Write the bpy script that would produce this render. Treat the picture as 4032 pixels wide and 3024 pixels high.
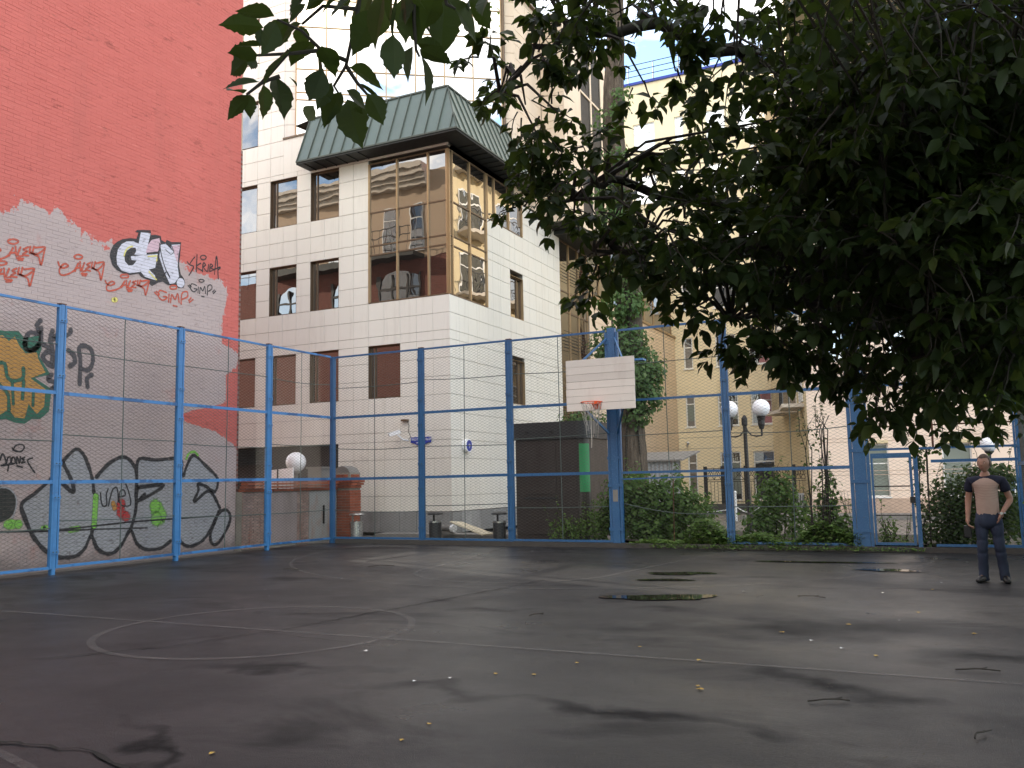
import bpy, bmesh, math, random
import numpy as np
from mathutils import Vector, Matrix
random.seed(7); RNG = np.random.default_rng(7)
for o in list(bpy.data.objects): bpy.data.objects.remove(o)
SC = bpy.context.scene
COL = SC.collection
# ---------------------------------------------------------------- camera
cam_d = bpy.data.cameras.new('camera'); cam = bpy.data.objects.new('camera', cam_d); COL.objects.link(cam)
cam_d.sensor_fit = 'HORIZONTAL'; cam_d.sensor_width = 36.0; cam_d.lens = 30.857
cam_d.clip_start = 0.05; cam_d.clip_end = 2000
def cam_matrix(yaw, pitch, roll, h):
    y, p, r = map(math.radians, (yaw, pitch, roll))
    fw = Vector((-math.sin(y)*math.cos(p), math.cos(y)*math.cos(p), math.sin(p)))
    rt = Vector((math.cos(y), math.sin(y), 0)); up = rt.cross(fw)
    c, s = math.cos(r), math.sin(r)
    r2 = c*rt - s*up; u2 = s*rt + c*up
    return Matrix(((r2.x, u2.x, -fw.x, 0), (r2.y, u2.y, -fw.y, 0), (r2.z, u2.z, -fw.z, h), (0, 0, 0, 1)))
cam.matrix_world = cam_matrix(25.85, 6.35, 1.1, 1.55)
SC.camera = cam
SC.render.resolution_x = 1024; SC.render.resolution_y = 768
SC.view_settings.view_transform = 'Standard'; SC.view_settings.look = 'None'
SC.view_settings.exposure = 1.87; SC.view_settings.gamma = 1.0
SC.view_settings.use_curve_mapping = False
# ---------------------------------------------------------------- world and sun
SUN_AZ = (-0.93, 0.37); SUN_EL = math.radians(20)
wd = bpy.data.worlds.new('World'); SC.world = wd; wd.use_nodes = True
nt = wd.node_tree; nt.nodes.clear()
def wn(t, **k):
    n = nt.nodes.new(t)
    for a, b in k.items(): setattr(n, a, b)
    return n
sky = wn('ShaderNodeTexSky', sky_type='NISHITA', sun_disc=False)
sky.sun_elevation = SUN_EL; sky.sun_rotation = math.atan2(SUN_AZ[0], SUN_AZ[1])
sky.air_density = 1.0; sky.dust_density = 0.4; sky.ozone_density = 2.0
tc = wn('ShaderNodeTexCoord'); mp = wn('ShaderNodeMapping'); mp.inputs['Scale'].default_value = (1, 1, 2.6); mp.inputs['Location'].default_value = (10.3, 6.6, .4)
cn = wn('ShaderNodeTexNoise'); cn.inputs['Scale'].default_value = 2.3; cn.inputs['Detail'].default_value = 7; cn.inputs['Roughness'].default_value = .58
cr = wn('ShaderNodeValToRGB'); cr.color_ramp.elements[0].position = .43; cr.color_ramp.elements[1].position = .66
mx = wn('ShaderNodeMix', data_type='RGBA')
mx.inputs['B'].default_value = (11.0, 10.1, 8.8, 1)
bg = wn('ShaderNodeBackground'); bg.inputs['Strength'].default_value = 0.13
out = wn('ShaderNodeOutputWorld')
L = nt.links.new
L(tc.outputs['Generated'], mp.inputs['Vector']); L(mp.outputs['Vector'], cn.inputs['Vector'])
L(cn.outputs['Fac'], cr.inputs['Fac']); L(cr.outputs['Color'], mx.inputs['Factor'])
L(sky.outputs['Color'], mx.inputs['A']); L(mx.outputs['Result'], bg.inputs['Color']); L(bg.outputs['Background'], out.inputs['Surface'])
sd = bpy.data.lights.new('sun', 'SUN'); sd.energy = 2.6; sd.angle = math.radians(0.6); sd.color = (1, .9, .76)
sun = bpy.data.objects.new('sun', sd); COL.objects.link(sun)
sv = Vector((SUN_AZ[0]*math.cos(SUN_EL), SUN_AZ[1]*math.cos(SUN_EL), math.sin(SUN_EL)))
sun.rotation_euler = sv.to_track_quat('Z', 'Y').to_euler(); sun.location = (-30, 0, 40)
# ---------------------------------------------------------------- helpers
def tag(o, label=None, cat=None, group=None, kind=None):
    if label: o['label'] = label
    if cat: o['category'] = cat
    if group: o['group'] = group
    if kind: o['kind'] = kind
    return o
def thing(name, label, cat, loc=(0, 0, 0), group=None, rz=0):
    o = bpy.data.objects.new(name, None); o.empty_display_size = .2; COL.objects.link(o)
    o.location = loc; o.rotation_euler = (0, 0, rz)
    return tag(o, label, cat, group)
def worldloc(o):
    v = Vector((0, 0, 0))
    while o is not None: v = v + Vector(o.location); o = o.parent
    return v
def link(name, me, parent=None, loc=None, m=None):
    """object with mesh data; loc is a world location"""
    o = bpy.data.objects.new(name, me); COL.objects.link(o)
    if parent is not None: o.parent = parent
    w = Vector(loc) if loc is not None else Vector((0, 0, 0))
    o.location = w - (worldloc(parent) if parent is not None else Vector((0, 0, 0)))
    if m is not None and not me.materials: me.materials.append(m)
    return o
class MB:
    def __init__(s): s.v = []; s.f = []; s.mi = []; s.cur = 0; s.smooth = False
    def add(s, vs, fs):
        b = len(s.v); s.v.extend([tuple(p) for p in vs])
        for f in fs: s.f.append([i+b for i in f]); s.mi.append(s.cur)
        return s
    def box(s, x0, x1, y0, y1, z0, z1):
        return s.add([(x0,y0,z0),(x1,y0,z0),(x1,y1,z0),(x0,y1,z0),(x0,y0,z1),(x1,y0,z1),(x1,y1,z1),(x0,y1,z1)],
              [(3,2,1,0),(4,5,6,7),(0,1,5,4),(1,2,6,5),(2,3,7,6),(3,0,4,7)])
    def fbox(s, F, u0, u1, z0, z1, n0, n1, ch=0):
        """box in a face frame F=(O,U,N): u along the wall, z up, n outwards; ch chamfers the outer face"""
        O, U, N = F
        P = lambda u, z, n: (O[0]+U[0]*u+N[0]*n, O[1]+U[1]*u+N[1]*n, O[2]+z)
        if ch:
            a = [P(u0,z0,n0),P(u1,z0,n0),P(u1,z1,n0),P(u0,z1,n0)]
            b = [P(u0,z0,n1-ch),P(u1,z0,n1-ch),P(u1,z1,n1-ch),P(u0,z1,n1-ch)]
            c = [P(u0+ch,z0+ch,n1),P(u1-ch,z0+ch,n1),P(u1-ch,z1-ch,n1),P(u0+ch,z1-ch,n1)]
            fs = [(8,9,10,11)]
            for i in range(4):
                j = (i+1) % 4; fs += [(i,j,4+j,4+i),(4+i,4+j,8+j,8+i)]
            return s.add(a+b+c, fs)
        return s.add([P(u0,z0,n0),P(u1,z0,n0),P(u1,z0,n1),P(u0,z0,n1),P(u0,z1,n0),P(u1,z1,n0),P(u1,z1,n1),P(u0,z1,n1)],
              [(3,2,1,0),(4,5,6,7),(0,1,5,4),(1,2,6,5),(2,3,7,6),(3,0,4,7)])
    def prism(s, poly, z0, z1):
        n = len(poly)
        return s.add([(p[0],p[1],z0) for p in poly]+[(p[0],p[1],z1) for p in poly],
              [list(range(n))[::-1], list(range(n,2*n))]+[(i,(i+1)%n,n+(i+1)%n,n+i) for i in range(n)])
    def tube(s, pts, r, k=6, cap=True):
        pts = [Vector(p) for p in pts]; n = len(pts)
        rs = r if isinstance(r, (list, tuple)) else [r]*n
        vs = []; prev = None
        for i, p in enumerate(pts):
            d = (pts[min(i+1,n-1)]-pts[max(i-1,0)])
            d = d.normalized() if d.length > 1e-9 else Vector((0,0,1))
            if prev is None:
                a = Vector((0,0,1)) if abs(d.z) < .9 else Vector((1,0,0))
                x = a.cross(d).normalized()
            else:
                x = (prev - d*prev.dot(d)); x = x.normalized() if x.length > 1e-6 else d.orthogonal().normalized()
            prev = x; y = d.cross(x)
            for j in range(k):
                t = 2*math.pi*j/k; vs.append(p+(x*math.cos(t)+y*math.sin(t))*rs[i])
        fs = [(i*k+j, i*k+(j+1)%k, (i+1)*k+(j+1)%k, (i+1)*k+j) for i in range(n-1) for j in range(k)]
        if cap: fs += [list(range(k))[::-1], list(range((n-1)*k, n*k))]
        return s.add(vs, fs)
    def bar(s, a, b, w, h):
        """rectangular bar from a to b, w horizontal width, h other width"""
        a, b = Vector(a), Vector(b); d = (b-a).normalized()
        up = Vector((0,0,1)) if abs(d.z) < .95 else Vector((0,1,0))
        x = d.cross(up).normalized()*w/2; y = x.normalized().cross(d).normalized()*h/2
        return s.add([a-x-y,a+x-y,a+x+y,a-x+y,b-x-y,b+x-y,b+x+y,b-x+y],
              [(0,1,2,3),(7,6,5,4),(0,4,5,1),(1,5,6,2),(2,6,7,3),(3,7,4,0)])
    def lathe(s, prof, c=(0,0,0), k=20):
        vs = []; n = len(prof)
        for r, z in prof:
            for j in range(k):
                t = 2*math.pi*j/k; vs.append((c[0]+r*math.cos(t), c[1]+r*math.sin(t), c[2]+z))
        fs = [(i*k+j, i*k+(j+1)%k, (i+1)*k+(j+1)%k, (i+1)*k+j) for i in range(n-1) for j in range(k)]
        fs += [list(range(k))[::-1], list(range((n-1)*k, n*k))]
        return s.add(vs, fs)
    def sphere(s, c, r, k=20, m=12, sc=(1,1,1)):
        prof = [(max(1e-4, r*math.sin(math.pi*i/m)), -r*math.cos(math.pi*i/m)) for i in range(m+1)]
        vs = []
        for pr, z in prof:
            for j in range(k):
                t = 2*math.pi*j/k; vs.append((c[0]+pr*math.cos(t)*sc[0], c[1]+pr*math.sin(t)*sc[1], c[2]+z*sc[2]))
        return s.add(vs, [(i*k+j, i*k+(j+1)%k, (i+1)*k+(j+1)%k, (i+1)*k+j) for i in range(m) for j in range(k)])
    def mesh(s, name, mats=None, smooth=None, off=(0,0,0)):
        me = bpy.data.meshes.new(name)
        off = Vector(off)
        me.from_pydata([tuple(Vector(p)-off) for p in s.v] if off.length else s.v, [], s.f)
        if mats is not None:
            for m in (mats if isinstance(mats, (list, tuple)) else [mats]): me.materials.append(m)
        if max(s.mi, default=0) > 0: me.polygons.foreach_set('material_index', s.mi)
        if (s.smooth if smooth is None else smooth): me.polygons.foreach_set('use_smooth', [True]*len(me.polygons))
        me.update(); return me
    def build(s, name, mats, parent=None, smooth=None, kind=None):
        """mesh written in world coordinates"""
        off = worldloc(parent) if parent is not None else Vector((0,0,0))
        o = bpy.data.objects.new(name, s.mesh(name, mats, smooth, off)); COL.objects.link(o)
        if parent is not None: o.parent = parent
        if kind: o['kind'] = kind
        return o
def fast_mesh(name, V, T, m, smooth=False):
    V = np.asarray(V, np.float32).reshape(-1, 3); T = np.asarray(T, np.int32).reshape(-1, 3)
    me = bpy.data.meshes.new(name)
    me.vertices.add(len(V)); me.vertices.foreach_set('co', V.ravel())
    me.loops.add(T.size); me.loops.foreach_set('vertex_index', T.ravel())
    me.polygons.add(len(T)); me.polygons.foreach_set('loop_start', np.arange(0, T.size, 3, dtype=np.int32))
    me.polygons.foreach_set('loop_total', np.full(len(T), 3, np.int32))
    if smooth: me.polygons.foreach_set('use_smooth', np.ones(len(T), bool))
    me.materials.append(m); me.update(calc_edges=True); return me
def copy_tree(o, parent=None):
    c = o.copy(); COL.objects.link(c); c.parent = parent
    for ch in list(o.children): copy_tree(ch, c)
    return c
# ---------------------------------------------------------------- materials
class NT:
    def __init__(s, name):
        s.m = bpy.data.materials.new(name); s.m.use_nodes = True; s.t = s.m.node_tree; s.t.nodes.clear()
        s.out = s.t.nodes.new('ShaderNodeOutputMaterial'); s.b = s.t.nodes.new('ShaderNodeBsdfPrincipled')
        s.t.links.new(s.b.outputs[0], s.out.inputs['Surface'])
        s._pos = None
    def n(s, t, **k):
        x = s.t.nodes.new(t)
        for a, b in k.items(): setattr(x, a, b)
        return x
    def set(s, sock, v):
        if hasattr(v, 'links') or isinstance(v, bpy.types.NodeSocket): s.t.links.new(v, sock)
        elif isinstance(v, (tuple, list)) and len(v) == 3 and sock.type == 'RGBA': sock.default_value = (*v, 1)
        else: sock.default_value = v
    def pos(s):
        if s._pos is None: s._pos = s.n('ShaderNodeNewGeometry').outputs['Position']
        return s._pos
    def noise(s, scale, detail=4, rough=.55, stretch=(1,1,1), vec=None, dist=0):
        mp = s.n('ShaderNodeMapping'); mp.inputs['Scale'].default_value = stretch
        s.set(mp.inputs['Vector'], vec if vec is not None else s.pos())
        x = s.n('ShaderNodeTexNoise'); x.inputs['Scale'].default_value = scale; x.inputs['Detail'].default_value = detail
        x.inputs['Roughness'].default_value = rough; x.inputs['Distortion'].default_value = dist
        s.set(x.inputs['Vector'], mp.outputs[0]); return x.outputs['Fac']
    def ramp(s, f, a, b, ca=(0,0,0), cb=(1,1,1), const=False):
        r = s.n('ShaderNodeValToRGB'); e = r.color_ramp.elements
        e[0].position = a; e[1].position = b; e[0].color = (*ca, 1); e[1].color = (*cb, 1)
        if const: r.color_ramp.interpolation = 'CONSTANT'
        s.set(r.inputs[0], f); return r.outputs[0]
    def mix(s, f, a, b, mode='MIX'):
        x = s.n('ShaderNodeMix', data_type='RGBA', blend_type=mode)
        s.set(x.inputs['Factor'], f); s.set(x.inputs['A'], a); s.set(x.inputs['B'], b); return x.outputs['Result']
    def math(s, op, a, b=0.0, c=0.0):
        x = s.n('ShaderNodeMath', operation=op); s.set(x.inputs[0], a); s.set(x.inputs[1], b); s.set(x.inputs[2], c); return x.outputs[0]
    def sep(s, v=None):
        x = s.n('ShaderNodeSeparateXYZ'); s.set(x.inputs[0], v if v is not None else s.pos()); return x.outputs
    def bump(s, h, strength=.3, dist=.01):
        x = s.n('ShaderNodeBump'); x.inputs['Strength'].default_value = strength; x.inputs['Distance'].default_value = dist
        s.set(x.inputs['Height'], h); s.t.links.new(x.outputs[0], s.b.inputs['Normal']); return x
    def fin(s, col=None, rough=None, metal=None, spec=None):
        if col is not None: s.set(s.b.inputs['Base Color'], col)
        if rough is not None: s.set(s.b.inputs['Roughness'], rough)
        if metal is not None: s.set(s.b.inputs['Metallic'], metal)
        if spec is not None: s.set(s.b.inputs['Specular IOR Level'], spec)
        return s.m
def sc3(c, k): return tuple(min(1, x*k) for x in c)
def pmat(name, col, rough=.75, var=.18, vs=2.5, fine=.1, fs=40, bump=.0, bs=60, metal=0, spec=.4, rnd=0, stain=None, stretch=(1,1,1)):
    q = NT(name)
    c = q.mix(q.noise(vs, 5, .6, stretch), sc3(col, 1-var), sc3(col, 1+var))
    if fine: c = q.mix(q.math('MULTIPLY', q.ramp(q.noise(fs, 3), .35, .65), fine), c, sc3(col, .55))
    if stain: c = q.mix(q.math('MULTIPLY', q.ramp(q.noise(stain[1], 6, .65, (1,1,.35)), .5, .72), stain[2]), c, stain[0])
    if rnd:
        oi = q.n('ShaderNodeObjectInfo'); h = q.n('ShaderNodeHueSaturation')
        q.set(h.inputs['Value'], q.math('MULTIPLY_ADD', oi.outputs['Random'], 2*rnd, 1-rnd)); q.set(h.inputs['Color'], c); c = h.outputs[0]
    r = q.math('MULTIPLY_ADD', q.noise(vs*3, 3), .24, rough-.12)
    if bump: q.bump(q.noise(bs, 4), bump, .01)
    return q.fin(c, r, metal, spec)
def glass_mat(name, tint, refl, rough=.01, wav=.02, wsc=.8, body=(.015,.013,.012)):
    """coated architectural glass: a dark body under a tinted mirror coating, slightly wavy"""
    q = NT(name); t = q.t
    gl = q.n('ShaderNodeBsdfGlossy'); gl.inputs['Color'].default_value = (*tint, 1); gl.inputs['Roughness'].default_value = rough
    df = q.n('ShaderNodeBsdfDiffuse'); df.inputs['Color'].default_value = (*body, 1)
    bm = q.n('ShaderNodeBump'); bm.inputs['Strength'].default_value = 1; bm.inputs['Distance'].default_value = wav
    q.set(bm.inputs['Height'], q.noise(wsc, 2, .5)); t.links.new(bm.outputs[0], gl.inputs['Normal'])
    fr = q.n('ShaderNodeLayerWeight'); fr.inputs['Blend'].default_value = .3
    ms = q.n('ShaderNodeMixShader'); q.set(ms.inputs[0], q.math('MULTIPLY_ADD', fr.outputs['Facing'], (1-refl)*.35, refl))
    t.links.new(df.outputs[0], ms.inputs[1]); t.links.new(gl.outputs[0], ms.inputs[2]); t.links.new(ms.outputs[0], q.out.inputs['Surface'])
    q.t.nodes.remove(q.b); return q.m
M = {}
# graffiti on the side wall: (name, paint, layer, s|p, width, closed, smooth, [(y, z)...]) in metres along and up the wall
GRAF = [
('graffiti_piece','gblack',0,'p',0,1,0,[(12.78,6.52),(12.8,6.64),(12.86,6.77),(12.97,6.88),(13.09,6.96),(13.28,7.03),(13.46,7.06),(13.51,7.21),(13.42,7.21),(13.47,7.26),(13.61,7.3),(13.84,7.35),(13.86,7.24),(13.98,7.28),(14.13,7.29),(14.15,7.2),(14.27,7.17),(14.3,7.24),(14.44,7.22),(14.73,7.29),(14.71,6.98),(14.68,6.74),(14.74,6.52),(14.83,6.45),(14.88,6.35),(14.84,6.22),(14.69,6.18),(14.58,6.23),(14.37,6.19),(14.22,6.24),(14.09,6.19),(13.92,6.08),(13.82,6.12),(13.81,6.2),(13.61,6.23),(13.54,6.29),(13.31,6.21),(13.12,6.21),(12.96,6.25),(12.85,6.34)]),
('graffiti_piece','gsilver',1,'p',0,1,0,[(12.95,6.53),(12.98,6.7),(13.07,6.84),(13.19,6.93),(13.37,6.98),(13.52,6.96),(13.57,7.23),(13.84,7.28),(13.78,7.03),(13.74,6.76),(13.64,6.73),(13.52,6.71),(13.41,6.69),(13.46,6.78),(13.44,6.85),(13.32,6.82),(13.21,6.73),(13.15,6.6),(13.17,6.48),(13.27,6.41),(13.39,6.45),(13.48,6.57),(13.33,6.55),(13.32,6.63),(13.72,6.75),(14.05,6.85),(13.99,6.51),(13.82,6.44),(13.99,6.34),(14.02,6.23),(13.71,6.25),(13.6,6.34),(13.31,6.25),(13.09,6.26),(12.97,6.37)]),
('graffiti_piece','gpink',1,'p',0,1,0,[(13.72,6.8),(13.77,6.99),(13.87,7.13),(14.09,7.23),(14.12,7.11),(14.06,6.91)]),
('graffiti_piece','gsilver',1,'p',0,1,0,[(14.1,6.79),(14.13,7.08),(14.27,7.14),(14.45,7.04),(14.52,7.0),(14.43,7.09),(14.43,7.15),(14.7,7.23),(14.65,6.94),(14.64,6.68),(14.69,6.45),(14.56,6.27),(14.42,6.23),(14.25,6.48)]),
('graffiti_piece','gpink',2,'p',0,1,0,[(14.45,7.13),(14.7,7.22),(14.65,6.94),(14.64,6.76),(14.56,6.89)]),
('graffiti_piece','gsilver',2,'p',0,1,1,[(14.62,6.29),(14.66,6.39),(14.76,6.43),(14.84,6.38),(14.85,6.29),(14.77,6.21),(14.66,6.22)]),
('graffiti_piece','gblack',2,'p',0,1,0,[(13.25,6.62),(13.29,6.72),(13.37,6.78),(13.36,6.68),(13.31,6.61),(13.38,6.49),(13.3,6.46),(13.24,6.51)]),
('graffiti_piece','gblack',3,'s',0.025,0,1,[(14.09,7.1),(14.17,6.8),(14.29,6.54),(14.42,6.37),(14.32,6.49),(14.22,6.36)]),
('graffiti_piece','gblack',3,'s',0.02,0,0,[(14.43,7.14),(14.52,7.0),(14.43,6.92),(14.27,7.0)]),
('graffiti_piece','gyellow',3,'s',0.03,0,1,[(13.14,6.6),(13.17,6.7),(13.24,6.8),(13.35,6.86)]),
('graffiti_piece','gyellow',3,'s',0.03,0,0,[(13.78,6.73),(14.03,6.8),(14.02,6.68)]),
('graffiti_piece','gyellow',3,'s',0.035,0,1,[(13.82,6.39),(13.91,6.32),(14.03,6.25)]),
('graffiti_tag_one','gred',0,'s',0.035,0,1,[(10.12,6.09),(10.17,6.02),(10.26,6.0),(10.37,6.08),(10.27,6.09),(10.17,5.96),(10.18,5.87),(10.32,5.89),(10.51,6.0),(10.61,6.18)]),
('graffiti_tag_one','gred',0,'s',0.035,0,1,[(10.61,6.18),(10.54,6.01)]),
('graffiti_tag_one','gred',0,'s',0.035,0,1,[(10.56,6.07),(10.68,6.11)]),
('graffiti_tag_one','gred',0,'s',0.035,0,1,[(10.66,6.22),(10.68,6.03)]),
('graffiti_tag_one','gred',0,'s',0.035,0,1,[(10.76,6.23),(10.71,6.05),(10.81,6.07)]),
('graffiti_tag_one','gred',0,'s',0.035,0,1,[(10.92,6.27),(10.82,6.2),(10.9,6.18),(10.81,6.1),(10.93,6.1)]),
('graffiti_tag_one','gred',0,'s',0.035,0,1,[(10.96,6.29),(10.95,6.16)]),
('graffiti_tag_one','gred',0,'s',0.035,0,1,[(11.04,6.31),(11.01,6.18)]),
('graffiti_tag_one','gred',0,'s',0.035,0,1,[(11.06,6.29),(11.28,6.35),(11.12,6.18),(10.95,6.17),(11.14,6.13),(11.2,5.97),(11.27,6.31)]),
('graffiti_tag_one','gred',0,'s',0.035,0,1,[(10.69,6.0),(10.83,6.02)]),
('graffiti_tag_one','gred',0,'s',0.035,0,1,[(10.72,5.97),(10.81,5.98)]),
('graffiti_tag_one','gred',0,'s',0.035,1,1,[(10.71,6.33),(10.68,6.29),(10.61,6.26),(10.54,6.26),(10.5,6.28),(10.53,6.32),(10.61,6.35),(10.68,6.35)]),
('graffiti_tag_two','gred',0,'s',0.035,0,1,[(9.91,5.64),(9.96,5.57),(10.05,5.55),(10.15,5.62),(10.06,5.64),(9.96,5.51),(9.97,5.42),(10.11,5.43),(10.29,5.54),(10.4,5.72)]),
('graffiti_tag_two','gred',0,'s',0.035,0,1,[(10.4,5.72),(10.33,5.55)]),
('graffiti_tag_two','gred',0,'s',0.035,0,1,[(10.35,5.61),(10.46,5.65)]),
('graffiti_tag_two','gred',0,'s',0.035,0,1,[(10.45,5.75),(10.47,5.57)]),
('graffiti_tag_two','gred',0,'s',0.035,0,1,[(10.55,5.76),(10.5,5.59),(10.59,5.61)]),
('graffiti_tag_two','gred',0,'s',0.035,0,1,[(10.7,5.8),(10.61,5.73),(10.68,5.71),(10.59,5.63),(10.71,5.63)]),
('graffiti_tag_two','gred',0,'s',0.035,0,1,[(10.75,5.82),(10.73,5.69)]),
('graffiti_tag_two','gred',0,'s',0.035,0,1,[(10.82,5.84),(10.79,5.7)]),
('graffiti_tag_two','gred',0,'s',0.035,0,1,[(10.85,5.81),(11.07,5.87),(10.9,5.7),(10.73,5.7),(10.93,5.65),(10.98,5.5),(11.06,5.83)]),
('graffiti_tag_two','gred',0,'s',0.035,0,1,[(10.48,5.54),(10.62,5.55)]),
('graffiti_tag_two','gred',0,'s',0.035,0,1,[(10.5,5.5),(10.6,5.52)]),
('graffiti_tag_two','gred',0,'s',0.035,1,1,[(10.5,5.86),(10.47,5.83),(10.4,5.8),(10.32,5.79),(10.29,5.82),(10.32,5.85),(10.39,5.88),(10.47,5.88)]),
('graffiti_tag_three','gred',0,'s',0.035,0,1,[(11.57,6.12),(11.61,6.04),(11.7,6.02),(11.8,6.09),(11.71,6.11),(11.61,5.98),(11.63,5.88),(11.75,5.89),(11.93,6.01),(12.03,6.19)]),
('graffiti_tag_three','gred',0,'s',0.035,0,1,[(12.03,6.19),(11.96,6.01)]),
('graffiti_tag_three','gred',0,'s',0.035,0,1,[(11.98,6.08),(12.09,6.11)]),
('graffiti_tag_three','gred',0,'s',0.035,0,1,[(12.07,6.23),(12.09,6.03)]),
('graffiti_tag_three','gred',0,'s',0.035,0,1,[(12.17,6.23),(12.12,6.05),(12.21,6.07)]),
('graffiti_tag_three','gred',0,'s',0.035,0,1,[(12.32,6.27),(12.23,6.2),(12.3,6.18),(12.21,6.1),(12.32,6.09)]),
('graffiti_tag_three','gred',0,'s',0.035,0,1,[(12.36,6.29),(12.34,6.16)]),
('graffiti_tag_three','gred',0,'s',0.035,0,1,[(12.43,6.31),(12.4,6.17)]),
('graffiti_tag_three','gred',0,'s',0.035,0,1,[(12.45,6.28),(12.65,6.35),(12.5,6.16),(12.34,6.17),(12.53,6.11),(12.58,5.94),(12.65,6.3)]),
('graffiti_tag_three','gred',0,'s',0.035,0,1,[(12.11,5.99),(12.24,6.01)]),
('graffiti_tag_three','gred',0,'s',0.035,0,1,[(12.13,5.96),(12.22,5.97)]),
('graffiti_tag_three','gred',0,'s',0.035,1,1,[(12.12,6.35),(12.1,6.31),(12.03,6.28),(11.96,6.28),(11.93,6.3),(11.96,6.34),(12.02,6.37),(12.09,6.37)]),
('graffiti_tag_four','gred',0,'s',0.035,0,1,[(12.69,5.96),(12.73,5.9),(12.82,5.88),(12.93,5.95),(12.84,5.97),(12.73,5.85),(12.75,5.76),(12.88,5.78),(13.07,5.88),(13.18,6.04)]),
('graffiti_tag_four','gred',0,'s',0.035,0,1,[(13.18,6.04),(13.1,5.89)]),
('graffiti_tag_four','gred',0,'s',0.035,0,1,[(13.12,5.94),(13.24,5.97)]),
('graffiti_tag_four','gred',0,'s',0.035,0,1,[(13.22,6.07),(13.24,5.9)]),
('graffiti_tag_four','gred',0,'s',0.035,0,1,[(13.33,6.08),(13.27,5.92),(13.37,5.94)]),
('graffiti_tag_four','gred',0,'s',0.035,0,1,[(13.48,6.11),(13.39,6.06),(13.46,6.04),(13.37,5.96),(13.48,5.96)]),
('graffiti_tag_four','gred',0,'s',0.035,0,1,[(13.53,6.13),(13.51,6.02)]),
('graffiti_tag_four','gred',0,'s',0.035,0,1,[(13.6,6.15),(13.56,6.03)]),
('graffiti_tag_four','gred',0,'s',0.035,0,1,[(13.62,6.13),(13.84,6.19),(13.67,6.03),(13.51,6.03),(13.7,5.98),(13.75,5.84),(13.83,6.15)]),
('graffiti_tag_four','gred',0,'s',0.035,0,1,[(13.25,5.87),(13.39,5.89)]),
('graffiti_tag_four','gred',0,'s',0.035,0,1,[(13.28,5.84),(13.37,5.86)]),
('graffiti_tag_four','gred',0,'s',0.035,1,1,[(13.28,6.17),(13.25,6.14),(13.17,6.12),(13.1,6.11),(13.07,6.13),(13.1,6.17),(13.17,6.19),(13.25,6.2)]),
('graffiti_tag_five','gred',0,'s',0.035,0,1,[(14.33,6.01),(14.14,6.02),(14.11,5.88),(14.23,5.81),(14.36,5.9),(14.25,5.9)]),
('graffiti_tag_five','gred',0,'s',0.035,0,1,[(14.41,5.98),(14.4,5.8)]),
('graffiti_tag_five','gred',0,'s',0.035,0,1,[(14.46,5.8),(14.49,5.99),(14.59,5.89),(14.66,6.05),(14.71,5.85)]),
('graffiti_tag_five','gred',0,'s',0.035,0,1,[(14.77,5.81),(14.79,6.07),(14.94,6.14),(14.96,6.03),(14.81,5.94)]),
('graffiti_tag_five','gred',0,'s',0.035,0,1,[(14.0,5.95),(14.09,5.89)]),
('graffiti_tag_five','gred',0,'s',0.035,0,1,[(14.05,5.98),(14.13,5.93)]),
('graffiti_tag_five','gred',0,'s',0.035,0,1,[(15.02,5.9),(15.13,5.99)]),
('graffiti_tag_five','gred',0,'s',0.035,0,1,[(15.0,5.94),(15.07,6.02)]),
('graffiti_tag_five','gred',0,'s',0.035,0,1,[(14.54,5.74),(14.65,5.74)]),
('graffiti_tag_five','gred',0,'s',0.035,1,1,[(14.63,6.19),(14.6,6.15),(14.53,6.13),(14.46,6.12),(14.43,6.15),(14.46,6.19),(14.53,6.21),(14.6,6.22)]),
('graffiti_tag_six','gblack',0,'s',0.025,0,1,[(15.23,6.35),(15.08,6.36),(15.05,6.24),(15.15,6.18),(15.25,6.26),(15.16,6.26)]),
('graffiti_tag_six','gblack',0,'s',0.025,0,1,[(15.29,6.32),(15.28,6.18)]),
('graffiti_tag_six','gblack',0,'s',0.025,0,1,[(15.33,6.17),(15.36,6.33),(15.43,6.25),(15.49,6.38),(15.52,6.21)]),
('graffiti_tag_six','gblack',0,'s',0.025,0,1,[(15.58,6.18),(15.59,6.4),(15.7,6.45),(15.72,6.36),(15.61,6.28)]),
('graffiti_tag_six','gblack',0,'s',0.025,0,1,[(14.97,6.3),(15.04,6.25)]),
('graffiti_tag_six','gblack',0,'s',0.025,0,1,[(15.01,6.32),(15.07,6.29)]),
('graffiti_tag_six','gblack',0,'s',0.025,0,1,[(15.77,6.25),(15.85,6.33)]),
('graffiti_tag_six','gblack',0,'s',0.025,0,1,[(15.75,6.29),(15.81,6.35)]),
('graffiti_tag_six','gblack',0,'s',0.025,0,1,[(15.4,6.12),(15.48,6.12)]),
('graffiti_tag_six','gblack',0,'s',0.025,1,1,[(15.47,6.51),(15.44,6.48),(15.39,6.46),(15.33,6.46),(15.3,6.48),(15.33,6.51),(15.38,6.53),(15.44,6.53)]),
('graffiti_tag_seven','gblack',0,'s',0.028,0,1,[(15.15,7.02),(15.01,6.82),(15.13,6.78),(14.99,6.55)]),
('graffiti_tag_seven','gblack',0,'s',0.028,0,1,[(15.23,7.1),(15.21,6.68)]),
('graffiti_tag_seven','gblack',0,'s',0.028,0,1,[(15.35,6.92),(15.21,6.8),(15.39,6.75)]),
('graffiti_tag_seven','gblack',0,'s',0.028,0,1,[(15.41,6.72),(15.43,6.94),(15.51,6.91),(15.44,6.84),(15.54,6.76)]),
('graffiti_tag_seven','gblack',0,'s',0.028,0,1,[(15.6,6.94),(15.58,6.76)]),
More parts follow.
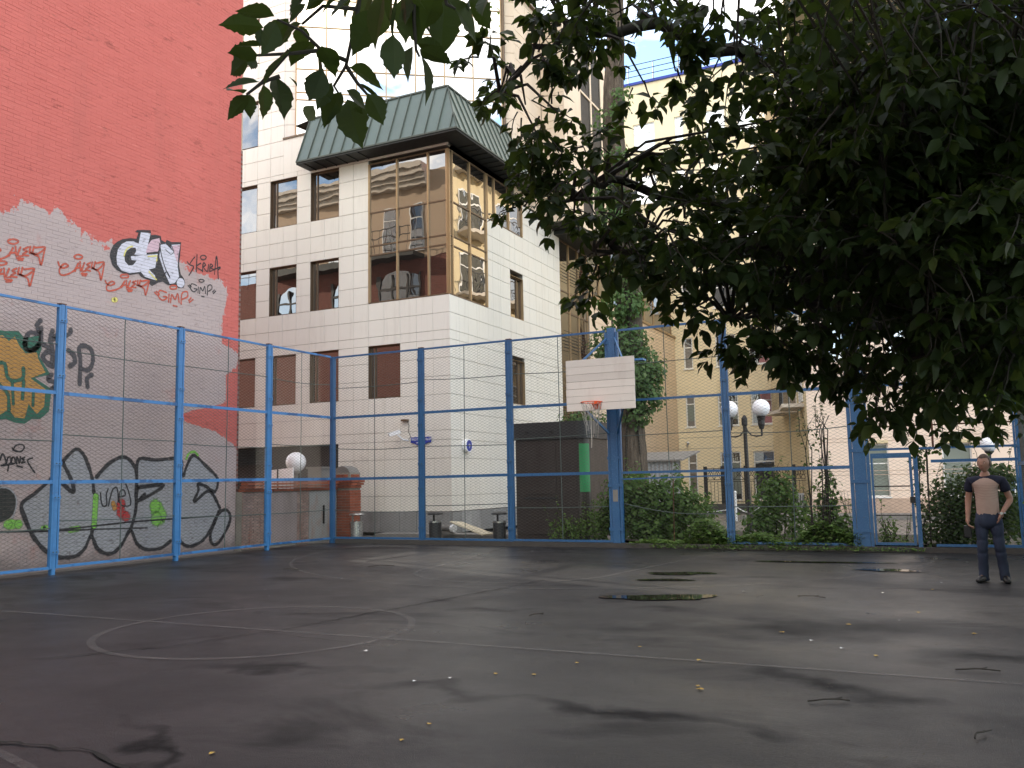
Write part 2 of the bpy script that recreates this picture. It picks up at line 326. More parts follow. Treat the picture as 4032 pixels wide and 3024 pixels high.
('graffiti_tag_seven','gblack',0,'s',0.028,0,1,[(15.64,6.78),(15.66,6.96),(15.74,6.94),(15.67,6.87),(15.77,6.85),(15.65,6.78)]),
('graffiti_tag_seven','gblack',0,'s',0.028,0,1,[(15.8,6.74),(15.86,7.22),(15.93,6.65)]),
('graffiti_tag_seven','gblack',0,'s',0.028,0,1,[(15.79,6.86),(15.98,6.96)]),
('graffiti_tag_seven','gblack',0,'s',0.028,0,1,[(14.93,6.86),(14.99,6.81)]),
('graffiti_tag_seven','gblack',0,'s',0.028,0,1,[(15.99,6.94),(15.93,6.88)]),
('graffiti_tag_seven','gblack',0,'s',0.028,1,1,[(15.52,7.1),(15.49,7.05),(15.43,7.02),(15.37,7.02),(15.34,7.06),(15.36,7.1),(15.43,7.13),(15.49,7.13)]),
('yellow_spot','gyellow',0,'s',0.1,0,1,[(12.91,5.58),(12.97,5.6)]),
('graffiti_brush_letters','gdark',0,'s',0.09,0,1,[(11.24,4.87),(11.17,4.76),(11.22,4.62),(11.02,4.59),(10.94,4.43),(10.97,4.27),(11.11,4.27),(11.26,4.45),(11.26,4.72)]),
('graffiti_brush_letters','gdark',0,'s',0.09,0,1,[(11.51,4.71),(11.47,4.51),(11.53,4.32),(11.51,4.02)]),
('graffiti_brush_letters','gdark',0,'s',0.09,0,1,[(11.67,4.73),(11.55,4.54),(11.87,4.69),(11.91,4.79)]),
('graffiti_brush_letters','gdark',0,'s',0.09,0,1,[(11.31,4.41),(11.45,4.33),(11.32,4.15),(11.54,4.0),(11.61,4.21),(11.45,4.28)]),
('graffiti_brush_letters','gdark',0,'s',0.09,0,1,[(11.88,4.36),(12.0,4.28),(12.03,4.13),(11.92,4.04)]),
('graffiti_brush_letters','gdark',0,'s',0.09,0,1,[(12.16,3.7),(12.16,4.15),(12.12,4.44),(12.27,4.5),(12.42,4.41),(12.45,4.18),(12.35,4.01),(12.18,4.02)]),
('graffiti_brush_letters','gdark',0,'s',0.09,0,1,[(12.44,3.92),(12.33,3.83),(12.35,3.66)]),
('graffiti_brush_letters','gdark',0,'s',0.09,0,1,[(11.52,3.83),(11.45,3.72),(11.61,3.69)]),
('graffiti_brush_letters','gdark',0,'s',0.09,0,1,[(11.59,3.59),(11.54,3.54)]),
('graffiti_throw_up','ggreen',0,'p',0,1,0,[(9.83,4.46),(10.24,4.55),(10.57,4.56),(10.79,4.6),(10.92,4.48),(11.25,4.58),(11.29,4.31),(11.24,4.16),(11.5,3.83),(11.17,3.73),(11.54,3.54),(11.5,3.1),(11.32,2.94),(11.14,2.93),(11.0,2.83),(10.8,2.84),(10.63,2.9),(9.94,2.8)]),
('graffiti_throw_up','gamber',1,'p',0,1,0,[(9.89,4.11),(10.2,4.4),(10.48,4.47),(10.61,4.37),(10.72,4.48),(10.83,4.3),(10.96,4.18),(11.19,4.23),(11.22,4.11),(11.39,3.86),(11.08,3.71),(11.4,3.53),(11.39,3.19),(11.24,3.03),(11.06,3.21),(10.99,2.93),(10.79,2.94),(10.67,3.09),(10.46,2.94),(9.97,2.96)]),
('graffiti_throw_up','ggreen',2,'s',0.07,0,1,[(10.92,3.89),(10.92,3.7),(10.74,3.63),(10.61,3.69),(10.55,3.92),(10.46,3.95)]),
('graffiti_throw_up','ggreen',2,'s',0.06,0,1,[(10.71,3.61),(10.75,3.19)]),
('graffiti_throw_up','ggreen',2,'s',0.06,0,1,[(10.94,3.65),(10.93,3.3)]),
('graffiti_throw_up','ggreen',2,'s',0.06,0,1,[(10.45,3.54),(10.63,3.37),(10.67,3.07)]),
('graffiti_throw_up','ggreen',2,'s',0.06,0,1,[(11.15,3.48),(11.15,3.19)]),
('graffiti_silver_piece','gchrome',0,'p',0,1,0,[(11.01,1.31),(11.61,1.78),(11.84,2.12),(12.12,2.37),(12.31,2.26),(12.51,1.81),(12.63,1.81),(12.91,2.08),(13.23,2.23),(13.46,2.16),(13.62,1.94),(13.67,2.18),(14.16,2.17),(14.83,2.21),(14.92,1.92),(15.26,2.3),(16.02,1.76),(15.94,1.42),(16.12,1.04),(16.38,1.0),(16.47,0.78),(16.26,0.41),(15.93,0.22),(15.82,0.44),(15.52,0.28),(15.16,0.22),(14.89,0.35),(14.81,0.53),(14.59,0.32),(14.23,0.23),(13.87,0.25),(13.66,0.44),(13.52,0.67),(13.29,0.35),(13.04,0.21),(12.75,0.31),(12.55,0.59),(12.41,0.37),(12.18,0.23),(11.77,0.26),(11.49,0.44),(11.23,0.72),(11.11,1.02)]),
('graffiti_silver_piece','gblack',1,'s',0.075,0,1,[(11.61,1.78),(11.28,1.51),(11.01,1.31),(11.08,1.05),(11.26,0.7),(11.52,0.41),(11.8,0.25),(12.18,0.23),(12.41,0.37),(12.55,0.62),(12.69,0.37),(12.88,0.24),(13.1,0.23),(13.32,0.4),(13.52,0.67),(13.7,0.38),(13.94,0.24),(14.33,0.23),(14.62,0.37)]),
('graffiti_silver_piece','gblack',1,'s',0.075,0,1,[(11.84,2.12),(12.12,2.37),(12.31,2.26),(12.44,2.02),(12.54,1.75),(12.58,1.49)]),
('graffiti_silver_piece','gblack',1,'s',0.075,0,1,[(11.84,2.09),(11.99,1.86),(12.09,1.65),(12.1,1.5),(11.92,1.63),(11.8,1.73)]),
('graffiti_silver_piece','gblack',1,'s',0.075,0,1,[(12.63,1.81),(12.91,2.08),(13.23,2.23),(13.46,2.16),(13.63,1.91),(13.64,1.49),(13.64,1.08),(13.52,0.67)]),
('graffiti_silver_piece','gblack',1,'s',0.075,0,1,[(13.64,1.91),(13.7,2.2),(14.16,2.18),(14.85,2.21),(14.88,1.86),(14.82,1.44),(14.76,0.97),(14.81,0.53),(14.97,0.29),(15.24,0.21),(15.6,0.33),(15.84,0.59),(16.08,0.98)]),
('graffiti_silver_piece','gblack',1,'s',0.075,0,1,[(13.69,1.58),(14.4,1.62),(13.7,1.3),(13.67,1.58)]),
('graffiti_silver_piece','gblack',1,'s',0.075,0,1,[(14.96,1.83),(15.07,2.1),(15.26,2.3),(15.63,2.07),(16.02,1.76),(15.94,1.45),(15.65,1.58),(15.4,1.64),(15.42,1.49),(15.29,1.22),(15.69,1.46),(15.9,1.36),(16.12,1.04)]),
('graffiti_silver_piece','gblack',1,'s',0.075,0,1,[(15.92,0.68),(16.12,0.95),(16.34,1.0),(16.47,0.81),(16.35,0.53),(16.1,0.24),(15.89,0.22),(15.82,0.44),(15.96,0.71)]),
('graffiti_silver_piece','gblack',1,'s',0.075,0,1,[(12.55,0.59),(12.58,0.77)]),
('graffiti_silver_piece','gblack',1,'s',0.075,0,1,[(13.87,1.43),(13.77,1.35)]),
('graffiti_silver_piece','glime',1,'s',0.13,0,0,[(12.63,1.41),(12.61,0.82)]),
('graffiti_silver_piece','glime',1,'s',0.28,0,1,[(14.16,1.17),(14.35,0.93),(14.2,0.88)]),
('graffiti_silver_piece','gred2',1,'s',0.2,0,1,[(13.26,1.25),(13.25,1.06),(13.4,0.97)]),
('graffiti_silver_piece','gorange',1,'s',0.1,0,1,[(13.06,1.26),(13.1,1.15)]),
('graffiti_silver_piece','glime',1,'s',0.12,0,1,[(12.07,0.76),(12.24,0.78)]),
('graffiti_silver_piece','glime',1,'s',0.1,0,1,[(11.47,0.83),(11.52,0.84)]),
('graffiti_silver_piece','glime',1,'s',0.05,0,1,[(15.03,2.22),(15.1,2.34),(15.26,2.39),(15.38,2.31)]),
('graffiti_silver_piece','glime',1,'s',0.16,0,1,[(10.75,0.94),(10.96,0.93)]),
('graffiti_silver_piece','gblack',2,'s',0.03,0,1,[(12.74,1.48),(12.76,1.32),(12.81,1.21),(12.9,1.24),(12.88,1.43),(12.92,1.56)]),
('graffiti_silver_piece','gblack',2,'s',0.03,0,1,[(12.94,1.21),(12.99,1.42),(13.05,1.56),(13.15,1.56),(13.19,1.28)]),
('graffiti_silver_piece','gblack',2,'s',0.03,0,1,[(13.22,1.39),(13.35,1.42),(13.32,1.53),(13.22,1.5),(13.21,1.31),(13.3,1.2),(13.5,1.22),(13.45,1.47),(13.36,1.66)]),
('graffiti_silver_piece','gblack',1,'s',0.03,0,0,[(11.26,0.77),(12.37,0.75),(13.96,0.7)]),
('graffiti_silver_piece','gblack',1,'s',0.03,0,0,[(10.61,0.81),(11.67,0.77),(13.51,0.85),(15.91,0.87)]),
('graffiti_black_disc','gdark2',0,'p',0,1,1,[(10.42,1.62),(10.64,1.63),(10.8,1.55),(10.9,1.37),(10.87,1.18),(10.75,1.04),(10.45,1.01)]),
('graffiti_black_disc','gchrome',1,'s',0.03,0,1,[(10.52,1.62),(10.72,1.61),(10.87,1.47),(10.9,1.28),(10.82,1.04),(10.65,0.88)]),
('graffiti_tag_eight','gblack',0,'s',0.03,0,1,[(10.79,2.32),(10.84,2.41),(10.97,2.43),(11.01,2.37),(10.95,2.3),(10.83,2.31),(10.77,2.36)]),
('graffiti_tag_eight','gblack',0,'s',0.03,0,1,[(10.54,2.13),(10.59,2.25),(10.66,2.08),(10.57,2.03)]),
('graffiti_tag_eight','gblack',0,'s',0.03,0,1,[(10.69,2.18),(10.67,2.05),(10.75,2.08),(10.74,2.19),(10.69,2.18)]),
('graffiti_tag_eight','gblack',0,'s',0.03,0,1,[(10.72,2.06),(10.7,1.93)]),
('graffiti_tag_eight','gblack',0,'s',0.03,0,1,[(10.78,2.18),(10.77,2.08),(10.84,2.08),(10.82,2.18),(10.78,2.18)]),
('graffiti_tag_eight','gblack',0,'s',0.03,0,1,[(10.87,2.07),(10.87,2.2),(10.93,2.08),(10.94,2.2)]),
('graffiti_tag_eight','gblack',0,'s',0.03,0,1,[(11.03,2.19),(10.97,2.16),(11.02,2.14),(10.97,2.08),(11.04,2.1)]),
('graffiti_tag_eight','gblack',0,'s',0.03,0,1,[(11.19,2.18),(11.09,2.13),(11.16,2.01),(11.25,1.9)]),
('graffiti_tag_eight','gblack',0,'s',0.03,0,1,[(10.6,2.03),(10.8,2.06)]),
('graffiti_tag_eight','gblack',0,'s',0.03,0,1,[(10.88,2.03),(10.99,2.0)]),
]
# ---------------------------------------------------------------- material library
M['blue'] = None
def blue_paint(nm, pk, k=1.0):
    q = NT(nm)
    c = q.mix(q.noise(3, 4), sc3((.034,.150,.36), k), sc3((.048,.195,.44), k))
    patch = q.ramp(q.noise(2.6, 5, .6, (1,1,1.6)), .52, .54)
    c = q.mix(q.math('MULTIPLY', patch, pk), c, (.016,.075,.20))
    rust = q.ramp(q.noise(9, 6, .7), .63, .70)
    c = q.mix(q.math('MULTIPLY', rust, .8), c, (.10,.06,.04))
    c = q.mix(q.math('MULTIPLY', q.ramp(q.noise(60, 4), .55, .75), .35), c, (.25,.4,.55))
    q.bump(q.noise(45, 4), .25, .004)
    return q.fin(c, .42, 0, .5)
M['blue'] = blue_paint('blue_paint', .12); M['bluerail'] = blue_paint('patched_blue_paint', .85); M['blueshade'] = blue_paint('shaded_blue_paint', .3, .55)  # last one: the fence blue darkened for canopy shade on back and side runs
M['rod'] = pmat('weathered_rod', (.10,.13,.12), .7, .4, 6, .5, 30, metal=.3)
M['wire'] = pmat('galvanised_wire', (.10,.10,.09), .6, .3, 8, 0, metal=.3)
M['rust'] = pmat('rusty_iron', (.10,.045,.025), .8, .4, 8, .3, 50)
M['gold'] = pmat('bronze_mullion', (.36,.25,.14), .38, .12, 2, .05, 60, metal=.55)
M['bronze'] = pmat('dark_bronze_frame', (.14,.095,.06), .4, .2, 3, .1, 50, metal=.4)
M['reveal'] = pmat('dark_reveal', (.035,.03,.028), .7, .2, 3)
def panel_mat():
    q = NT('cream_panel')
    oi = q.n('ShaderNodeObjectInfo'); geo = q.n('ShaderNodeNewGeometry')
    c = q.mix(q.noise(.35, 5, .6, (1,1,.5)), (.69,.665,.60), (.79,.765,.70))
    isl = geo.outputs['Random Per Island']
    c = q.mix(q.math('MULTIPLY', isl, .22), c, (.66,.60,.52))
    c = q.mix(q.math('MULTIPLY', q.ramp(q.noise(2.2, 6, .7, (2.5,2.5,.22)), .52, .75), .30), c, (.42,.38,.33))
    c = q.mix(q.math('MULTIPLY', q.ramp(q.noise(120, 2), .45, .65), .12), c, (.5,.46,.4))
    return q.fin(c, q.math('MULTIPLY_ADD', q.noise(5, 3), .2, .34), 0, .45)
M['panel'] = panel_mat()
M['pinkpanel'] = pmat('pink_cream_panel', (.74,.60,.46), .55, .07, .6, .06, 80, stain=((.45,.36,.28), 1.2, .25))
M['yellow'] = pmat('yellow_render', (.82,.71,.49), .85, .08, .5, .08, 90, bump=.1, bs=120, stain=((.48,.38,.22), .9, .3))
M['olive'] = pmat('ochre_render', (.66,.55,.345), .85, .08, .6, .08, 90, stain=((.36,.29,.18), .9, .3))
M['pink'] = pmat('pink_render', (.82,.66,.54), .85, .07, .6, .08, 90, stain=((.5,.38,.3), .9, .3))
M['pinkbase'] = pmat('dusty_pink_plinth', (.52,.38,.29), .85, .1, 1.5, .15, 60, stain=((.25,.2,.16), 1.5, .5))
M['white'] = pmat('white_plastic_frame', (.78,.78,.76), .45, .06, 4, .05, 60)
M['granite'] = pmat('granite_slab', (.30,.30,.295), .5, .22, 1.6, .35, 120, rnd=.25, stain=((.12,.12,.115), 1.8, .7))
M['joint'] = pmat('dark_joint', (.27,.25,.215), .9, .2, 5)
M['soffit'] = pmat('dark_soffit', (.030,.034,.032), .55, .15, 3, metal=.2)
M['green_roof'] = pmat('grey_green_metal_roof', (.115,.148,.132), .42, .14, 1.4, .1, 30, metal=.25, stain=((.10,.14,.12), 1.3, .5), stretch=(1,1,.4))
M['seam'] = pmat('roof_seam', (.075,.09,.075), .5, .2, 3)
M['gpane'] = glass_mat('bronze_mirror_glass', (.86,.82,.78), .30, .004, .010, .8)
M['curtain'] = glass_mat('gold_mirror_glass', (.98,.93,.84), .86, .01, .01, .5)
M['dpane'] = glass_mat('window_glass', (.9,.95,1.0), .30, .01, .006, .8, (.05,.05,.05))
M['blind'] = pmat('grey_green_blind', (.20,.23,.20), .6, .1, 3, .15, 50)
M['dpane_blue'] = glass_mat('blue_sky_glass', (.88,.94,1.0), .62, .01, .004, .6, (.05,.06,.07))
M['iron'] = pmat('black_iron', (.018,.017,.017), .45, .2, 5)
M['kiosk'] = pmat('brown_kiosk_steel', (.036,.028,.025), .42, .15, 2, .1, 40, spec=.5)
M['kiosk2'] = pmat('charcoal_kiosk_steel', (.030,.031,.033), .45, .12, 2)
M['green_sign'] = pmat('green_panel', (.035,.24,.085), .5, .12, 3, .15, 50)
M['globe'] = pmat('opal_globe', (.82,.83,.86), .25, .03, 3, 0, spec=.5)
M['signblue'] = pmat('sign_blue', (.02,.045,.33), .35, .06, 4)
M['signwhite'] = pmat('sign_white', (.85,.86,.88), .4, .04, 4)
M['concrete'] = pmat('dirty_concrete', (.22,.21,.195), .9, .25, 3, .3, 60, bump=.3, bs=40)
M['darkkerb'] = pmat('dark_kerb', (.060,.056,.052), .85, .3, 3, .3, 40, bump=.3, bs=40)
M['soil'] = pmat('damp_soil', (.050,.042,.030), .95, .4, 4, .5, 30, bump=.8, bs=30)
M['board'] = pmat('painted_board', (.66,.62,.565), .6, .08, 2.5, .12, 50, rnd=.10, stain=((.44,.37,.33), 3, .35), stretch=(.3,1,3))
M['orange'] = pmat('orange_rim_paint', (.72,.10,.025), .45, .12, 6, .15, 40)
M['net'] = pmat('grey_net_cord', (.34,.32,.29), .9, .2, 8, 0)
M['bark'] = None
def bark():
    q = NT('poplar_bark')
    v = q.noise(3.5, 6, .65, (3.2,3.2,.45)); f = q.noise(18, 5, .7, (2.5,2.5,.5))
    c = q.mix(q.ramp(v, .35, .65), (.045,.036,.028), (.20,.16,.12)); c = q.mix(q.ramp(f, .45, .62), c, (.10,.08,.062))
    q.bump(q.math('ADD', v, q.math('MULTIPLY', f, .5)), 1, .08); return q.fin(c, .95, 0, .2)
M['bark'] = bark()
M['twig'] = pmat('twig_bark', (.035,.030,.024), .9, .3, 6)
def leaf_mat(name, c1, c2, c3, trans=.35, rough=.55):
    q = NT(name); t = q.t
    isl = q.n('ShaderNodeNewGeometry').outputs['Random Per Island']
    oi = q.n('ShaderNodeObjectInfo').outputs['Random']
    rr = q.math('FRACT', q.math('ADD', isl, oi))
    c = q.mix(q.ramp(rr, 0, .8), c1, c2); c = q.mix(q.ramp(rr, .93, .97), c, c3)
    c = q.mix(q.math('MULTIPLY', q.noise(35, 3), .35), c, sc3(c1, .6))
    q.fin(c, rough, 0, .2)
    tr = q.n('ShaderNodeBsdfTranslucent'); q.set(tr.inputs['Color'], q.mix(.55, c, (.22,.34,.05)))
    ms = q.n('ShaderNodeMixShader'); ms.inputs[0].default_value = trans
    t.links.new(q.b.outputs[0], ms.inputs[1]); t.links.new(tr.outputs[0], ms.inputs[2]); t.links.new(ms.outputs[0], q.out.inputs['Surface'])
    return q.m
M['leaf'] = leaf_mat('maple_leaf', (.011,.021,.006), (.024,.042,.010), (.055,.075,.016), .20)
M['bush'] = leaf_mat('bush_leaf', (.055,.115,.030), (.105,.185,.05), (.15,.23,.08), .3)
M['ivy'] = leaf_mat('vine_leaf', (.050,.11,.035), (.10,.17,.06), (.17,.24,.10), .3)
M['darkbush'] = leaf_mat('hedge_leaf', (.028,.055,.018), (.048,.085,.026), (.08,.12,.04), .25)
M['weed'] = leaf_mat('weed_leaf', (.065,.13,.03), (.115,.19,.05), (.16,.22,.08), .3)
M['yleaf'] = pmat('yellow_fallen_leaf', (.46,.30,.06), .7, .25, 20)
M['paper'] = pmat('paper_scrap', (.62,.62,.60), .8, .1, 9)
# ---------------------------------------------------------------- ground
def asphalt(name, a, b, wet, blobs=()):
    q = NT(name)
    c = q.mix(q.noise(.5, 6, .6), a, b)
    c = q.mix(q.math('MULTIPLY', q.ramp(q.noise(.8, 4, .5, (1,1.4,1)), .5, .7), .5), c, sc3(b, 1.25))
    c = q.mix(q.math('MULTIPLY', q.ramp(q.noise(7, 7, .72), .42, .60), .42), c, sc3(a, .55))
    c = q.mix(q.math('MULTIPLY', q.ramp(q.noise(26, 6, .75), .52, .66), .5), c, sc3(b, 1.7))
    c = q.mix(q.math('MULTIPLY', q.ramp(q.noise(120, 2), .5, .64), .8), c, sc3(b, 2.6))
    c = q.mix(q.math('MULTIPLY', q.ramp(q.noise(95, 2), .55, .7), .6), c, sc3(a, .35))
    rough = q.math('MULTIPLY_ADD', q.noise(1.1, 5, .6), .30, .30); spec = .2
    if wet:
        # stains: soft dark patches where the surface is broken and holds no film of water
        wv = q.n('ShaderNodeTexNoise'); wv.inputs['Scale'].default_value = 1.3; wv.inputs['Detail'].default_value = 5
        q.set(wv.inputs['Vector'], q.pos())
        off = q.n('ShaderNodeVectorMath', operation='MULTIPLY_ADD'); q.set(off.inputs[0], wv.outputs['Color']); off.inputs[1].default_value = (1.5,1.5,0); off.inputs[2].default_value = (-.75,-.75,0)
        pv = q.n('ShaderNodeVectorMath', operation='ADD'); q.set(pv.inputs[0], q.pos()); q.set(pv.inputs[1], off.outputs[0])
        mask = None
        for (x, y, rx, ry, rot, st) in blobs:
            mp = q.n('ShaderNodeMapping', vector_type='TEXTURE'); mp.inputs['Location'].default_value = (x, y, 0)
            mp.inputs['Rotation'].default_value = (0, 0, rot); mp.inputs['Scale'].default_value = (rx, ry, 1)
            q.set(mp.inputs['Vector'], pv.outputs[0])
            ln = q.n('ShaderNodeVectorMath', operation='LENGTH'); q.set(ln.inputs[0], mp.outputs[0])
            g = q.math('MULTIPLY', q.ramp(ln.outputs['Value'], .0, 1.15, (1,1,1), (0,0,0)), st)
            mask = g if mask is None else q.math('MAXIMUM', mask, g)
        gen = q.math('MULTIPLY', q.ramp(q.noise(.45, 5, .55, (1,1.6,1), dist=.6), .56, .72), .75)
        mask = q.math('MAXIMUM', mask, gen) if mask is not None else gen
        c = q.mix(q.math('MULTIPLY', mask, .72), c, sc3(a, .30))
        rough = q.math('ADD', rough, q.math('MULTIPLY', mask, .32))
        sheen = q.ramp(q.noise(.33, 4, .5, (1,1.3,1)), .42, .62)
        rough = q.math('SUBTRACT', rough, q.math('MULTIPLY', sheen, .16))
        spec = q.math('MULTIPLY', q.math('MULTIPLY_ADD', sheen, .22, .20), q.math('MULTIPLY_ADD', mask, -.75, 1.0))
    h = q.math('ADD', q.noise(110, 3), q.math('MULTIPLY', q.noise(14, 4), .6))
    q.bump(h, .55, .008)
    return q.fin(c, rough, 0, spec)
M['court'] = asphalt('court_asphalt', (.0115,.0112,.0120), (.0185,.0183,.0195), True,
    [(-1.7,9.4,1.9,.75,.35,1), (-3.0,9.0,1.1,.5,.3,.8), (-2.0,5.75,1.3,.28,-.1,1), (-5.2,6.0,1.1,.22,.35,.9), (-3.6,5.9,1.0,.2,.1,.7),
     (-.9,7.0,.9,.3,-.3,.8), (-.35,4.6,.9,.35,.2,1), (-3.0,10.3,.8,.25,.2,.7), (.2,8.6,.7,.4,.2,.9), (-4.4,3.8,1.3,.14,-.55,.9), (-5.0,9.6,.6,.2,.4,.6), (-3.4,11.35,1.0,.55,.25,1), (-3.95,14.25,.9,.42,.1,1), (-3.9,13.3,.6,.3,.2,.9), (-2.1,16.75,1.4,.3,.06,1), (-.9,15.6,.8,.32,.1,.9), (-9.5,9.5,.9,.3,.3,.5), (-8.5,4.8,1.2,.3,.2,.5)])
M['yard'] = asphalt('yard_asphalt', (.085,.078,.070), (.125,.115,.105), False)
mb = MB(); mb.add([(-700,-700,0),(700,-700,0),(700,700,0),(-700,700,0)], [(0,1,2,3)])
tag(mb.build('ground', M['yard']), kind='structure')
mb = MB()
gx = np.linspace(-15.2, 6, 60); gy = np.linspace(-14, 19.28, 90)
for y in gy:
    for x in gx: mb.v.append((x, y, .006 + .004*math.sin(x*.9+1)*math.cos(y*.7) ))
nx = len(gx)
for j in range(len(gy)-1):
    for i in range(nx-1): mb.f.append((j*nx+i, j*nx+i+1, (j+1)*nx+i+1, (j+1)*nx+i)); mb.mi.append(0)
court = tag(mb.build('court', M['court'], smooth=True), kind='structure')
# painted lines, worn
def worn_line():
    q = NT('worn_court_line')
    w = q.ramp(q.noise(5, 6, .7), .30, .55)
    q.fin(q.mix(q.noise(30, 3), (.13,.125,.12), (.17,.165,.16)), .55, 0, .5)
    tr = q.n('ShaderNodeBsdfTransparent'); ms = q.n('ShaderNodeMixShader')
    q.set(ms.inputs[0], q.math('MULTIPLY', w, .30)); q.t.links.new(tr.outputs[0], ms.inputs[1]); q.t.links.new(q.b.outputs[0], ms.inputs[2]); q.t.links.new(ms.outputs[0], q.out.inputs['Surface'])
    return q.m
M['line'] = worn_line()
def ribbon(pts, w, closed=False, z=None, jit=0):
    """flat strip in the xy plane (z given) as vertices and faces"""
    n = len(pts); vs = []; fs = []
    for i, p in enumerate(pts):
        a = pts[(i-1) % n] if (closed or i > 0) else p; b = pts[(i+1) % n] if (closed or i < n-1) else p
        dx, dy = b[0]-a[0], b[1]-a[1]; l = math.hypot(dx, dy) or 1; nx_, ny_ = -dy/l, dx/l
        ww = w/2*(1+random.uniform(-jit, jit))
        vs += [(p[0]+nx_*ww, p[1]+ny_*ww, z), (p[0]-nx_*ww, p[1]-ny_*ww, z)]
    for i in range(n if closed else n-1):
        j = (i+1) % n; fs.append((2*i, 2*i+1, 2*j+1, 2*j))
    return vs, fs
def arc(cx, cy, r, a0, a1, n=48): return [(cx+r*math.cos(math.radians(a0+(a1-a0)*i/n)), cy+r*math.sin(math.radians(a0+(a1-a0)*i/n))) for i in range(n+1)]
def mark(pts, w, closed=False):
    vs, fs = ribbon(pts, w, closed, .0145); mb = MB(); mb.add(vs, fs); mb.build('court_marking', M['line'], court)
mark([(x, 7.55+.02*x*0) for x in np.linspace(-14.6, 2.2, 50)], .06)
mark(arc(-6.8, 7.6, 1.66, 0, 352.5, 47), .08, True)
mark(arc(-6.7, 18.1, 6.5, 176, 364, 80), .06)
mark(arc(-6.7, 14.0, 1.8, 180, 360, 40), .06)
mark([(-8.5, 14.0), (-8.9, 16.5), (-9.4, 19.1)], .06); mark([(-4.9, 14.0), (-4.5, 16.5), (-4.0, 19.1)], .06)
mark(arc(-6.7, -3.2, 6.9, 20, 160, 60), .07)
# cracks in the asphalt
M['crack'] = pmat('crack_dirt', (.012,.011,.010), .95, .3, 9)
def crack(pts, w):
    out = []
    for i in range(len(pts)-1):
        a, b = pts[i], pts[i+1]; n = max(3, int(math.hypot(b[0]-a[0], b[1]-a[1])/.12))
        for k in range(n): out.append((a[0]+(b[0]-a[0])*k/n+random.uniform(-.03,.03), a[1]+(b[1]-a[1])*k/n+random.uniform(-.03,.03)))
    vs, fs = ribbon(out, w, False, .0165, .6); mb = MB(); mb.add(vs, fs); mb.build('crack', M['crack'], court)
crack([(-7.6,5.5),(-6.9,6.5),(-6.5,7.6),(-6.3,8.9),(-6.0,10.5),(-5.7,13.0)], .022)
crack([(-6.55,7.4),(-5.2,7.2)], .012); crack([(-5.9,3.6),(-4.6,3.75),(-3.6,3.4),(-2.8,3.5)], .03)
crack([(-8.2,16.6),(-4.5,15.6),(-2.0,16.2)], .016)
# puddles
def water():
    q = NT('puddle_water'); q.b.inputs['IOR'].default_value = 1.33
    q.bump(q.noise(9, 2), .03, .01); return q.fin((.014,.013,.011), .02, 0, .6)
M['water'] = water()
def puddle(cx, cy, rx, ry, rot=0, seed=0):
    r = random.Random(seed); ph = [r.uniform(0, 6.28) for _ in range(4)]; pts = []
    for i in range(40):
        t = 2*math.pi*i/40; k = 1+.22*math.sin(2*t+ph[0])+.13*math.sin(3*t+ph[1])+.09*math.sin(5*t+ph[2])+.05*math.sin(9*t+ph[3])
        x, y = rx*k*math.cos(t), ry*k*math.sin(t); pts.append((cx+x*math.cos(rot)-y*math.sin(rot), cy+x*math.sin(rot)+y*math.cos(rot), .0185))
    mb = MB(); mb.add(pts, [list(range(40))]); tag(mb.build('puddle_water', M['water']), kind='structure')
puddle(-3.4,11.35,.62,.30,.25,1); puddle(-3.95,14.25,.52,.22,.1,2); puddle(-3.9,13.3,.35,.16,.2,3); puddle(-2.1,16.75,1.0,.12,.06,4); puddle(-.9,15.6,.5,.16,.1,5)
# kerb under the back fence, planting bed, paving behind
mb = MB(); mb.box(-14.7, 1.5, 19.31, 19.47, 0, .11); tag(mb.build('kerb', M['darkkerb']), kind='structure')
mb = MB()
gx = np.linspace(-7.6, 1.6, 30); gy = np.linspace(19.48, 24.2, 16)
for y in gy:
    for x in gx:
        e = min(1, (x+7.6)/.6, (1.6-x)/.6+.3, (24.2-y)/.6)
        mb.v.append((x, y, .008+max(0, e)*(.10+.05*math.sin(x*2.1)*math.cos(y*2.7)+random.uniform(0,.03))))
nx = len(gx)
for j in range(len(gy)-1):
    for i in range(nx-1): mb.f.append((j*nx+i, j*nx+i+1, (j+1)*nx+i+1, (j+1)*nx+i)); mb.mi.append(0)
tag(mb.build('planting_soil', M['soil'], smooth=True), kind='structure')
mb = MB(); mb.box(-15.0, -10.3, 21.6, 22.40, 0, .12); tag(mb.build('pavement', M['concrete']), kind='structure')
mb = MB(); mb.box(-6.8, 2.5, 33.2, 35.9, 0, .12); tag(mb.build('pavement', M['concrete']), kind='structure')
